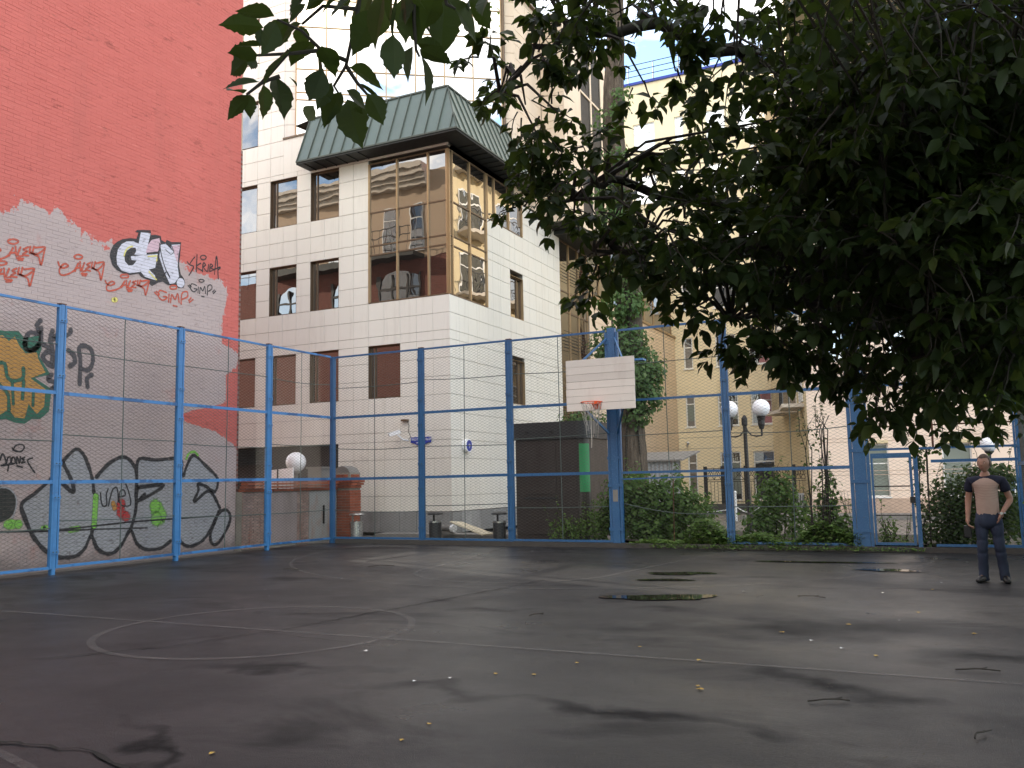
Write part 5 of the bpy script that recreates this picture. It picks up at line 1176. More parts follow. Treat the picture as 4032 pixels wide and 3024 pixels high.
lp = thing('globe_lamp', 'white globe lamp on a thin post behind the standing man', 'lamp', (1.15, 26.5, 0))
globe(lp, (1.17, 26.5, 2.30), .21); mb = MB(); mb.tube([(1.17,26.5,0),(1.17,26.5,2.15)], .04, 8); mb.lathe([(.05,0),(.12,.08),(.1,.12)], (1.17,26.5,2.02), 12); mb.build('post', M['iron'], lp)
# ---------------------------------------------------------------- signs and cameras on the office building
sg = thing('street_sign', 'blue street name sign with white Cyrillic lettering on the cream facade', 'sign', (-13.92, 22.42, 2.82))
mb = MB(); pts = [(-14.27,2.93),(-13.57,2.93),(-13.57,2.76),(-13.66,2.76),(-13.78,2.70),(-14.06,2.70),(-14.18,2.76),(-14.27,2.76)]
mb.add([(p[0], y, p[1]) for y in (22.40, 22.43) for p in pts], [list(range(8)), list(range(8, 16))[::-1]]+[(i,(i+1)%8,8+(i+1)%8,8+i) for i in range(8)]); mb.build('plate', M['signblue'], sg)
def text(par, s, loc, size, mat, rx=math.pi/2, rz=0, ext=.001, align='CENTER', name='lettering'):
    cu = bpy.data.curves.new('lettering', 'FONT'); cu.body = s; cu.size = size; cu.align_x = align; cu.extrude = ext; cu.materials.append(mat)
    o = bpy.data.objects.new('lettering', cu); o.rotation_euler = (rx, 0, rz); COL.objects.link(o)
    dg = bpy.context.evaluated_depsgraph_get(); me = bpy.data.meshes.new_from_object(o.evaluated_get(dg)); bpy.data.objects.remove(o)
    t = bpy.data.objects.new(name, me); COL.objects.link(t); t.rotation_euler = (rx, 0, rz); t.parent = par; t.location = Vector(loc)-worldloc(par); return t
text(sg, 'ТРЕХПРУДНЫЙ', (-13.92, 22.396, 2.825), .095, M['signwhite']); text(sg, 'ПЕРЕУЛОК', (-13.92, 22.396, 2.735), .06, M['signwhite'])
hn = thing('house_number_sign', 'round blue house number sign with white ring beside the corner', 'sign', (-12.82, 23.3, 2.66))
def disc(F, u, z, r, n0, n1, par, mat, name, k=28):
    mb = MB(); O, U, N = F; P = lambda t, n: (O[0]+U[0]*(u+r*math.cos(t))+N[0]*n, O[1]+U[1]*(u+r*math.cos(t))+N[1]*n, z+r*math.sin(t))
    ts = [2*math.pi*i/k for i in range(k)]
    mb.add([P(t, n0) for t in ts]+[P(t, n1) for t in ts], [list(range(k))[::-1], list(range(k, 2*k))]+[(i,(i+1)%k,k+(i+1)%k,k+i) for i in range(k)]); mb.build(name, mat, par)
disc(FS, 23.3, 2.66, .20, 0.002, .14, hn, M['signwhite'], 'housing'); disc(FS, 23.3, 2.66, .17, .14, .144, hn, M['signblue'], 'face'); 
text(hn, '9', (-12.752, 23.3, 2.58), .2, M['signwhite'], math.pi/2, math.pi/2)
def cctv(loc, d, label, s=1.0):
    t = thing('security_camera', label, 'camera', loc); x, y, z = loc; d = Vector(d).normalized()
    a = Vector(loc); mb = MB(); mb.bar(a-d*.17*s, a+d*.17*s, .10*s, .10*s); mb.build('housing', M['signwhite'], t)
    mb = MB(); mb.bar(a-d*.15*s+Vector((0,0,.058*s)), a+d*.22*s+Vector((0,0,.058*s)), .12*s, .012*s); mb.build('sun_shield', M['signwhite'], t)
    mb = MB(); mb.tube([a+d*.171*s, a+d*.19*s], .035*s, 10); mb.build('lens', M['iron'], t)
    return t
t_ = cctv((-14.60, 22.05, 3.05), (-.85, -.4, -.28), 'white bullet security camera on a wall bracket above the street sign')
mb = MB(); mb.tube([(-14.52, 22.07, 3.0), (-14.40, 22.2, 2.86), (-14.38, 22.44, 2.84)], .025, 6); mb.build('bracket', M['signwhite'], t_)
mb = MB(); mb.tube([(-14.40,22.43,3.42),(-14.34,22.42,3.3),(-14.36,22.42,3.1),(-14.28,22.42,2.95),(-14.38,22.42,2.86)], .008, 5); mb.build('cable', M['iron'], t_)
mb = MB(); mb.box(-14.56, -14.36, 22.30, 22.446, 3.42, 3.48); mb.build('cable_box', M['bronze'], t_)
t_ = cctv((-12.35, 47.35, 3.45), (.3, -.9, -.2), 'small white security camera at the inner corner of the yellow block', 1.1); mb = MB(); mb.tube([(-12.4,47.4,3.4),(-12.45,47.59,3.25)], .03, 6); mb.build('bracket', M['signwhite'], t_)
t_ = cctv((-7.4, 47.2, 1.95), (-.9, -.4, -.15), 'white security camera on the brown downpipe of the yellow block', 1.4); mb = MB(); mb.tube([(-7.4,47.25,1.9),(-7.6,47.45,1.8)], .03, 6); mb.build('bracket', M['signwhite'], t_)
# ---------------------------------------------------------------- litter bins, board, pipe
M['chrome'] = pmat('dull_steel', (.42,.42,.41), .3, .15, 4, .2, 50, metal=.8)
def bin_(x, y, label, col, hood='flat'):
    t = thing('litter_bin', label, 'bin', (x, y, 0)); c = (x, y, 0)
    mb = MB(); mb.lathe([(.17,.06),(.17,.50),(.15,.50),(.14,.1)], c, 22); mb.build('drum', col, t, smooth=False)
    mb = MB(); mb.lathe([(.18,.49),(.18,.53),(.165,.53),(.165,.49)], c, 22); mb.build('collar', M['chrome'], t)
    for s in ((-1, 0), (1, 0)) if hood == 'flat' else ((-.6, .5),):
        mb = MB(); mb.box(x+s[0]*.14-.02, x+s[0]*.14+.02, y+s[1]*.14-.02, y+s[1]*.14+.02, .5, .72); mb.build('support', col, t)
    mb = MB(); mb.lathe([(.20,.70),(.215,.72),(.20,.75),(.10,.775),(.03,.78)], c, 22); mb.build('hood', M['chrome'] if hood == 'flat' else col, t)
    mb = MB(); mb.lathe([(.12,0),(.12,.06)], c, 16); mb.build('foot', M['iron'], t)
bin_(-14.75, 20.35, 'steel litter bin with a flat hood in front of the brick pier', M['chrome'])
bin_(-12.45, 20.75, 'dark litter bin partly hidden by a blue fence post in front of the granite plinth', M['kiosk2'], 'x')
bin_(-10.50, 20.75, 'dark litter bin with tilted hood standing beside the brown kiosk', M['kiosk2'], 'x')
bd = thing('leaning_board', 'pale ribbed board lying slanted against a pipe by the granite plinth', 'board', (-11.6, 21.2, 0))
M['foam'] = pmat('cream_board', (.62,.56,.42), .8, .15, 5, .2, 40)
for k in range(4):
    mb = MB(); a = Vector((-12.1+.02*k, 21.0+.13*k, .50-.01*k)); b = Vector((-11.05+.02*k, 20.9+.13*k, .16)); mb.bar(a, b, .128, .03); mb.build('slat', M['foam'], bd)
pp = thing('drain_pipe', 'short grey drain pipe with a white collar lying by the plinth', 'pipe', (-12.4, 21.4, 0))
mb = MB(); mb.tube([(-12.75,21.5,.3),(-12.25,21.35,.3)], .09, 14); mb.build('pipe', M['concrete'], pp); mb = MB(); mb.tube([(-12.27,21.355,.3),(-12.19,21.33,.3)], .11, 14); mb.build('collar', M['signwhite'], pp)
mb = MB(); mb.box(-12.7,-12.3,21.3,21.55,.12,.215); mb.build('support', M['concrete'], pp)
# ---------------------------------------------------------------- wrought iron fence, bollard, chain, litter basket
wf = thing('wrought_iron_fence', 'black wrought iron fence with crossed circles pattern on a low dark plinth', 'fence', (-7.5, 38.6, 0))
FW = ((0, 38.6, 0), (1, 0), (0, -1))
mb = MB(); mb.fbox(FW, -9.4, -5.0, 0, .42, -.15, .05); mb.build('plinth', M['darkkerb'], wf)
pxs = [-9.35, -8.6, -7.6, -6.5, -5.6, -5.05]
for x in pxs:
    mb = MB(); mb.fbox(FW, x-.07, x+.07, 0, 2.05, -.12, .02); mb.build('post', M['iron'], wf)
for i in range(len(pxs)-1):
    a, b = pxs[i]+.07, pxs[i+1]-.07; w_ = b-a
    for z in (.5, 1.38, 1.46, 1.95):
        mb = MB(); mb.fbox(FW, a, b, z-.014, z+.014, -.06, -.03); mb.build('rail', M['iron'], wf)
    nbar = max(3, int(w_/.13))
    for k in range(nbar+1):
        mb = MB(); x = a+w_*k/nbar; mb.tube([(x, 38.645, .5), (x, 38.645, 1.38)], .011, 5); mb.build('bar', M['iron'], wf)
    mb = MB(); nsq = max(2, int(w_/.3))
    for k in range(nsq):
        xa, xb = a+w_*k/nsq, a+w_*(k+1)/nsq; xm = (xa+xb)/2
        mb.tube([(xa,38.645,1.46),(xb,38.645,1.95)], .011, 4); mb.tube([(xa,38.645,1.95),(xb,38.645,1.46)], .011, 4); mb.tube([(xm+.10*math.cos(t),38.645,1.705+.10*math.sin(t)) for t in np.linspace(0,6.283,13)], .012, 4, False); mb.tube([(xb,38.645,1.46),(xb,38.645,1.95)], .012, 4)
    mb.build('scroll_panel', M['iron'], wf)
bo = thing('bollard', 'white striped post with drooping chain beyond the shrubs', 'bollard', (-6.75, 32.2, 0))
mb = MB(); mb.tube([(-6.75,32.2,0),(-6.75,32.2,1.0)], .05, 10); mb.lathe([(.06,0),(.06,.05),(.03,.09)], (-6.75,32.2,.98), 10); mb.build('post', M['paper'], bo)
mb = MB(); mb.tube([(-6.75+.9*t-.0, 32.2, .52-.22*math.sin(math.pi*t)) for t in np.linspace(0,1.2,10)], .018, 5); mb.tube([(-6.75-1.6*t, 32.2, .45-.35*t+.2*t*t) for t in np.linspace(0,1,8)], .018, 5); mb.build('chain', M['paper'], bo)
ub = thing('litter_urn', 'pale slotted concrete litter urn in front of the ochre flank', 'bin', (-5.0, 36.0-.6, 0))
mb = MB(); mb.lathe([(.12,.12),(.10,.25),(.17,.45),(.22,.85),(.22,.9),(.18,.9),(.16,.5)], (-5.0,35.3,0), 18); mb.build('urn', M['concrete'], ub)
mb = MB()
for k in range(12):
    t = k*math.pi/6; mb.bar((-5.0+.19*math.cos(t),35.3+.19*math.sin(t),.52),(-5.0+.228*math.cos(t),35.3+.228*math.sin(t),.84),.03,.012)
mb.build('slot', M['iron'], ub)
# crown of the court-side maple: clumps (x, y, z, radius, twigs) in metres
CLUMPS = [
(0.09,4.76,2.59,0.41,9),(0.16,3.61,2.07,0.35,9),(0.50,4.87,2.74,0.30,9),(-0.05,4.10,3.34,0.36,9),(0.32,4.43,3.56,0.30,9),(0.11,3.25,3.10,0.40,9),(-0.41,4.67,3.73,0.40,9),(-0.01,3.81,2.50,0.41,9),(0.15,4.99,2.18,0.32,9),(-0.14,3.46,3.20,0.29,9),(-0.24,3.45,2.55,0.37,9),(-0.23,4.53,3.44,0.35,9),(-0.28,4.46,3.08,0.29,9),(0.17,3.57,2.17,0.39,9),(-0.51,4.93,2.68,0.41,9),(-0.04,3.69,2.32,0.38,9),(0.04,4.10,2.16,0.41,9),(0.03,3.81,3.08,0.30,9),(0.03,4.26,2.34,0.34,9),(0.40,4.32,3.54,0.41,9),(0.49,4.15,2.88,0.38,9),(-0.27,4.73,2.54,0.38,9),(-0.21,3.93,2.51,0.35,9),(0.23,3.96,2.48,0.41,9),(0.10,3.48,2.54,0.36,9),(-0.36,4.18,2.65,0.39,9),(-0.30,4.90,2.46,0.38,9),(0.45,4.37,2.09,0.35,9),(-0.57,4.97,2.52,0.35,9),(0.29,4.48,2.80,0.34,9),(-0.11,3.82,2.56,0.38,9),(0.15,3.87,3.54,0.31,9),(-0.07,4.28,3.17,0.36,9),(-0.25,3.53,2.88,0.40,9),(0.36,4.62,3.13,0.37,9),(0.12,4.70,3.35,0.28,9),(-0.55,4.34,2.92,0.30,9),(-0.16,3.72,2.89,0.32,9),(0.57,4.82,3.24,0.41,9),(0.11,4.76,3.56,0.35,9),(-0.14,4.79,3.50,0.35,9),(0.28,3.71,3.09,0.30,9),(0.09,4.40,3.00,0.36,9),(0.28,4.13,3.18,0.33,9),(-0.16,4.96,2.31,0.36,9),(-0.14,4.54,2.90,0.37,9),(0.35,3.73,3.16,0.40,9),(0.18,3.83,2.87,0.39,9),(0.31,3.55,3.29,0.39,9),(-0.78,4.95,2.79,0.42,9),(-0.48,4.21,2.75,0.41,9),(0.01,3.88,2.60,0.36,9),(0.02,3.58,3.27,0.33,9),(-0.49,3.58,2.53,0.30,9),(0.36,3.91,2.78,0.39,9),(-0.37,4.58,3.89,0.37,9),(-0.35,4.22,3.29,0.33,9),(0.36,4.73,2.73,0.34,9),(-0.26,3.53,3.09,0.32,9),(-0.30,3.44,2.74,0.41,9),(-0.27,4.64,2.23,0.37,9),(0.43,3.57,3.28,0.29,9),(-0.10,3.55,3.41,0.34,9),(-0.66,4.75,2.62,0.32,9),(-0.15,4.56,2.44,0.41,9),(-0.35,4.11,2.38,0.30,9),(-0.26,4.25,3.81,0.36,9),(0.34,4.53,2.14,0.31,9),(0.26,4.00,3.48,0.30,9),(0.36,3.71,2.25,0.32,9),(0.62,6.08,3.50,0.49,11),(0.34,6.62,2.46,0.59,11),(0.19,6.72,4.83,0.48,11),(-0.15,6.21,2.58,0.44,11),(-0.40,6.12,4.42,0.47,11),(0.38,5.69,3.94,0.45,11),(0.80,7.43,2.81,0.52,11),(-0.19,6.77,4.84,0.50,11),(-0.99,7.43,3.40,0.44,11),(0.50,6.63,4.09,0.57,11),(0.10,6.14,2.75,0.40,11),(-0.05,5.49,3.13,0.48,11),(-0.37,6.09,3.90,0.54,11),(0.25,6.50,3.15,0.56,11),(-0.35,6.81,3.54,0.50,11),(-0.29,4.82,4.07,0.47,11),(0.40,7.25,4.41,0.45,11),(0.40,6.54,4.78,0.53,11),(0.70,7.01,2.59,0.57,11),(0.29,5.58,3.05,0.50,11),(0.76,7.30,4.56,0.51,11),(0.17,7.66,2.73,0.52,11),(0.28,6.91,3.58,0.47,11),(-0.38,6.35,4.33,0.58,11),(-0.77,7.03,3.55,0.44,11),(0.49,7.13,2.68,0.48,11),(-0.23,7.37,3.88,0.46,11),(-0.57,7.57,3.75,0.44,11),(-0.58,6.16,4.51,0.53,11),(0.19,5.24,2.71,0.50,11),(-0.48,6.87,2.82,0.59,11),(-0.68,7.29,3.40,0.50,11),(0.34,7.32,2.91,0.54,11),(0.62,6.87,2.41,0.59,11),(-0.29,6.70,3.89,0.55,11),(0.03,5.18,3.50,0.52,11),(-0.32,6.38,3.16,0.59,11),(0.80,6.57,4.69,0.54,11),(-0.23,6.07,4.11,0.54,11),(0.42,5.10,3.08,0.48,11),(0.70,6.00,3.27,0.59,11),(-0.11,6.22,3.90,0.41,11),(0.68,6.42,3.02,0.41,11),(-0.29,6.27,2.88,0.52,11),(0.63,6.75,3.22,0.41,11),(-0.74,6.19,2.91,0.59,11),(-0.08,6.52,4.28,0.42,11),(-0.53,5.06,3.38,0.48,11),(-0.50,6.07,2.93,0.56,11),(-0.84,7.48,4.06,0.54,11),(0.20,5.84,3.71,0.50,11),(0.01,5.83,2.30,0.51,11),(-0.54,6.89,3.74,0.43,11),(-0.10,5.08,2.77,0.55,11),(-0.44,6.61,3.91,0.58,11),(0.68,6.26,3.97,0.57,11),(0.46,6.07,3.12,0.53,11),(0.54,5.09,3.78,0.41,11),(0.63,6.11,4.58,0.42,11),(0.21,7.20,4.70,0.42,11),(-0.18,7.44,3.52,0.54,11),(-1.01,7.21,3.60,0.42,11),(0.44,7.37,3.81,0.49,11),(-0.46,5.46,4.42,0.42,11),(0.21,5.08,3.86,0.50,11),(0.28,6.44,3.73,0.58,11),(0.17,7.62,3.54,0.42,11),(0.75,7.54,2.98,0.50,11),(0.07,5.09,3.64,0.50,11),(-0.05,6.58,4.83,0.42,11),(0.24,4.47,3.74,0.38,12),(0.12,3.95,3.19,0.45,12),(0.11,3.86,3.26,0.44,12),(0.04,4.71,2.80,0.35,12),(0.31,3.46,2.57,0.31,12),(0.44,3.89,2.78,0.44,12),(0.18,3.67,2.71,0.41,12),(-0.05,4.37,3.03,0.39,12),(-0.11,4.10,3.43,0.41,12),(-0.18,4.14,3.02,0.43,12),(-0.12,3.46,2.40,0.39,12),(-0.03,3.25,2.81,0.41,12),(-0.17,3.84,2.39,0.39,12),(0.34,3.80,2.08,0.35,12),(0.41,3.69,3.23,0.36,12),(0.25,4.46,2.48,0.30,12),(0.52,4.43,3.23,0.40,12),(0.05,4.41,2.35,0.35,12),(0.31,4.51,2.74,0.32,12),(0.36,4.63,2.48,0.31,12),(0.40,3.71,2.16,0.42,12),(0.27,4.16,3.05,0.33,12),(0.06,3.40,2.37,0.34,12),(0.35,3.73,3.30,0.37,12),(0.20,4.31,2.32,0.41,12),(0.31,3.31,2.41,0.43,12),(0.41,3.21,2.90,0.35,12),(-0.13,3.30,2.83,0.33,12),(-0.04,3.92,2.45,0.32,12),(0.28,3.71,3.14,0.37,12),(0.08,4.41,2.47,0.43,12),(0.37,4.20,2.99,0.40,12),(0.38,4.00,2.43,0.33,12),(0.04,4.13,3.32,0.42,12),(-0.11,4.53,2.97,0.35,12),(-0.17,3.82,2.64,0.32,12),(0.14,4.69,2.16,0.35,12),(0.40,3.27,3.10,0.30,12),(0.36,4.45,2.97,0.37,12),(0.19,3.71,3.24,0.37,12),(0.35,3.56,3.03,0.42,12),(-0.17,3.57,2.68,0.40,12),(0.37,4.17,3.16,0.32,12),(0.21,4.37,2.18,0.31,12),(-0.03,3.27,2.91,0.35,12),(0.03,4.53,3.00,0.39,12),(0.11,3.70,3.31,0.43,12),(0.18,3.54,2.53,0.37,12),(0.29,3.19,3.14,0.41,12),(0.38,4.31,2.29,0.43,12),(-0.75,3.55,2.88,0.23,4),(-0.98,4.78,3.08,0.23,4),(-0.60,4.13,2.91,0.17,4),(-0.41,3.74,3.14,0.20,4),(-0.62,3.34,3.15,0.22,4),(-0.60,3.96,3.48,0.20,4),(-0.86,4.62,2.84,0.17,4),(-0.86,3.54,2.53,0.19,4),(-0.75,3.42,2.94,0.16,4),(-0.50,3.41,2.93,0.17,4),(-1.01,4.57,3.66,0.19,4),(-0.46,3.53,3.19,0.14,4),(-0.59,3.82,2.99,0.21,4),(-0.66,3.52,2.94,0.21,4),(-0.40,3.72,3.52,0.21,4),(-0.71,3.90,2.94,0.21,4),(-0.87,3.57,2.71,0.18,4),(-0.48,3.74,2.93,0.16,4),(-1.27,3.14,3.39,0.18,5),(-0.68,4.24,3.78,0.17,5),(-0.73,3.47,3.58,0.17,5),(-1.29,3.52,3.70,0.18,5),(-1.38,4.09,3.92,0.20,5),(-0.67,3.35,3.37,0.16,5),(-1.08,4.06,3.94,0.23,5),(-1.49,3.60,3.87,0.18,5),(-1.36,3.73,3.67,0.17,5),(-1.03,3.07,3.45,0.20,5),(-1.48,3.87,3.66,0.22,5),(-1.16,3.87,3.88,0.16,5),(-1.38,3.39,2.96,0.12,3),(-1.48,3.36,3.04,0.13,3),(-1.36,3.66,3.11,0.16,3),(-1.37,3.32,3.11,0.16,3),(-1.39,3.11,3.25,0.14,3),(-1.71,3.74,3.38,0.16,3),(-1.29,3.38,2.82,0.17,3),(-1.87,3.86,3.58,0.15,3),(-1.34,3.23,3.19,0.15,3),(-1.15,3.57,2.58,0.19,3),(-1.05,3.75,2.78,0.14,3),(-1.38,3.76,3.03,0.13,3),(-1.29,4.25,3.10,0.14,3),(-1.08,4.51,3.16,0.16,3),(-0.99,3.97,2.74,0.12,3),(-1.13,3.87,3.07,0.19,3),(-1.27,3.47,2.69,0.19,3),(-1.23,4.30,2.78,0.18,3),(-1.32,4.01,2.89,0.17,3),(-1.07,3.95,2.99,0.14,3),(-1.69,4.37,3.15,0.16,3),(-1.02,4.04,2.62,0.19,4),(-1.08,3.81,2.57,0.14,4),(-0.77,4.26,2.54,0.22,4),(-0.84,3.94,2.55,0.19,4),(-1.25,4.15,2.77,0.17,4),(-0.64,4.02,2.44,0.15,4),(-0.82,3.48,2.39,0.19,4),(-0.93,3.37,2.53,0.18,4),(-0.86,3.73,2.58,0.14,4),(-0.65,3.46,2.44,0.18,4),(-0.84,4.08,2.49,0.15,4),(-1.12,3.61,2.52,0.14,4),(-1.68,3.63,2.83,0.11,3),(-1.45,3.42,2.80,0.11,3),(-1.54,3.91,2.84,0.11,4),(-1.73,3.91,3.11,0.11,2),(-1.81,3.67,3.45,0.11,2),(-1.53,2.99,3.25,0.11,2),(-1.42,3.89,2.59,0.11,4),(-1.58,4.19,2.53,0.11,3),(-1.37,4.02,2.68,0.11,3),(-1.09,4.07,2.41,0.11,3),(-0.90,3.65,2.27,0.11,2),(-0.69,3.73,2.18,0.11,5),(-0.59,3.85,2.13,0.11,6),(-0.85,3.91,2.14,0.11,3),(-0.49,3.88,2.11,0.11,6),(-0.78,4.47,2.16,0.11,3),(-0.21,4.02,1.90,0.11,5),(-0.17,4.28,1.86,0.11,3),(-0.33,4.43,2.01,0.11,4),(0.18,4.21,1.99,0.11,5),(0.28,3.90,1.93,0.11,5),(0.08,4.48,2.03,0.11,5),(-0.46,4.48,2.11,0.11,4),(-1.27,4.14,3.03,0.11,3),(-1.05,3.53,3.26,0.11,2),(-1.01,3.93,3.47,0.11,3),(-1.27,3.79,3.04,0.11,3),(4.10,-2.42,5.18,0.49,10),(2.49,9.22,4.44,0.44,10),(1.84,0.64,7.20,0.43,10),(2.85,1.97,3.63,0.55,10),(0.07,-0.61,4.78,0.41,10),(-1.04,5.52,5.25,0.43,10),(1.70,11.42,5.06,0.43,10),(-0.13,8.34,6.56,0.53,10),(2.89,-1.01,4.85,0.54,10),(2.74,10.37,6.65,0.61,10),(4.19,5.28,3.20,0.47,10),(5.67,6.07,5.10,0.59,10),(4.84,4.17,7.60,0.40,10),(2.57,8.10,4.78,0.49,10),(2.31,9.53,6.83,0.41,10),(3.33,5.92,7.39,0.49,10),(5.71,7.69,4.81,0.64,10),(2.74,2.16,8.25,0.55,10),(5.58,5.44,3.94,0.56,10),(-1.55,4.39,7.23,0.49,10),(0.02,3.03,3.91,0.50,10),(4.13,9.87,5.63,0.59,10),(3.85,4.07,3.90,0.40,10),(4.63,6.90,6.12,0.63,10),(-1.91,3.55,4.51,0.58,10),(2.26,-0.81,4.47,0.51,10),(3.98,8.97,6.78,0.63,10),(0.54,5.05,5.65,0.43,10),(5.78,8.37,6.13,0.45,10),(3.42,2.64,6.74,0.62,10),(3.29,4.28,3.33,0.64,10),(2.83,11.44,3.96,0.61,10),(3.07,0.26,6.84,0.58,10),(1.73,8.56,6.53,0.63,10),(3.18,0.53,6.56,0.41,10),(2.80,8.19,7.44,0.51,10),(2.81,6.50,3.94,0.57,10),(-0.32,0.73,7.16,0.62,10),(4.67,10.79,6.16,0.44,10),(5.56,6.75,6.42,0.46,10),(4.15,9.00,5.98,0.46,10),(0.81,1.15,4.06,0.55,10),(3.42,2.68,3.70,0.55,10),(1.75,3.27,6.93,0.48,10),(1.20,2.04,5.06,0.50,10),(5.31,6.14,3.58,0.64,10),(0.83,8.11,3.50,0.62,10),(0.26,8.49,7.07,0.41,10),(3.43,8.71,8.43,0.44,10),(1.85,6.58,7.83,0.62,10),(1.82,3.35,3.98,0.50,10),(0.52,8.79,6.63,0.64,10),(2.71,1.02,8.16,0.62,10),(4.61,8.07,7.74,0.44,10),(4.56,9.02,6.33,0.47,10),(-0.16,2.70,6.94,0.44,10),(4.12,-2.01,6.46,0.60,10),(1.84,3.48,7.26,0.49,10),(-2.16,3.40,5.93,0.56,10),(3.47,7.46,8.06,0.62,10),(4.45,3.34,6.00,0.42,10),(3.54,0.17,7.58,0.65,10),(1.15,1.12,5.76,0.62,10),(5.53,4.73,3.87,0.43,10),(4.74,8.03,6.20,0.64,10),(1.87,8.68,7.62,0.49,10),(1.10,8.51,3.70,0.64,10),(5.37,9.74,6.77,0.61,10),(-0.56,4.81,6.27,0.63,10),(1.58,8.81,4.93,0.54,10),(-0.89,7.25,6.51,0.49,10),(3.56,9.10,3.94,0.58,10),(1.53,4.04,5.24,0.54,10),(4.17,-0.17,4.09,0.43,10),(0.61,9.25,7.94,0.41,10),(0.64,5.12,6.71,0.44,10),(1.02,-0.70,5.63,0.54,10),(6.00,7.27,4.85,0.49,10),(3.93,11.61,4.17,0.58,10),(-0.05,2.85,3.43,0.59,10),(3.15,11.35,7.24,0.41,10),(2.66,-1.78,4.98,0.61,10),(3.23,10.05,8.10,0.43,10),(0.24,5.05,5.42,0.47,10),(3.24,0.10,7.33,0.53,10),(0.19,2.86,6.25,0.54,10),(0.84,0.87,7.86,0.45,10),(-1.03,0.80,5.73,0.44,10),(0.15,-0.58,6.99,0.60,10),(2.67,1.78,5.28,0.46,10),(-0.87,6.40,6.32,0.52,10),(-1.34,2.36,3.60,0.43,10),(4.40,1.36,3.86,0.57,10),(4.45,-1.65,6.07,0.61,10),(3.81,-1.00,4.64,0.44,10),(2.21,8.94,6.73,0.65,10),(1.66,3.07,3.61,0.57,10),(2.56,-1.20,4.90,0.46,10),(0.97,8.60,7.35,0.64,10),(-1.76,5.71,5.47,0.49,10),(2.94,8.18,7.37,0.59,10),(5.81,6.56,6.56,0.59,10),(2.97,8.46,4.71,0.63,10),(5.04,8.66,5.44,0.60,10),(2.59,10.24,5.27,0.44,10),(5.59,5.45,6.42,0.65,10),(-0.55,2.86,6.90,0.63,10),(2.65,3.03,7.79,0.53,10),(1.42,3.71,7.69,0.62,10),(1.95,5.81,5.23,0.45,10),(2.66,5.32,6.31,0.53,10),(1.15,7.18,4.44,0.41,10),(4.01,4.58,4.95,0.52,10),(5.64,3.67,4.76,0.58,10),(1.66,7.40,5.79,0.40,10),(3.61,11.81,4.69,0.64,10),(2.93,4.28,3.53,0.54,10),(3.75,10.76,4.26,0.57,10),(1.85,7.56,7.98,0.51,10),(1.31,6.03,3.86,0.65,10),(-0.74,1.27,6.47,0.60,10),(5.13,0.59,4.31,0.58,10),(0.42,3.74,7.34,0.62,10),(2.81,5.26,3.31,0.51,10),(2.65,5.87,4.12,0.59,10),(4.24,1.14,5.04,0.50,10),(3.53,1.37,7.66,0.57,10),(0.46,-1.89,5.63,0.45,10),(2.30,-0.35,5.46,0.55,10),(3.55,0.36,4.90,0.43,10),(1.80,-0.16,7.20,0.52,10),(0.72,2.25,8.45,0.45,10),(3.91,4.35,6.07,0.55,10),(0.51,5.46,8.48,0.57,10),(1.44,10.77,3.32,0.45,10),(2.38,1.55,6.65,0.56,10),(3.99,-0.71,4.46,0.56,10),(2.33,8.73,6.18,0.54,10),(-0.38,-1.19,6.51,0.60,10),(3.94,6.16,6.09,0.46,10),(0.68,-1.43,6.79,0.48,10),(0.63,-1.82,5.63,0.42,10),(1.46,3.80,6.40,0.60,10),(1.08,4.08,8.28,0.48,10),(1.14,2.55,3.64,0.52,10),(2.87,5.50,3.90,0.43,10),(5.56,6.37,3.28,0.54,10),(4.38,2.33,5.07,0.61,10),(1.80,2.74,4.82,0.63,10),(5.01,3.40,4.44,0.50,10),]
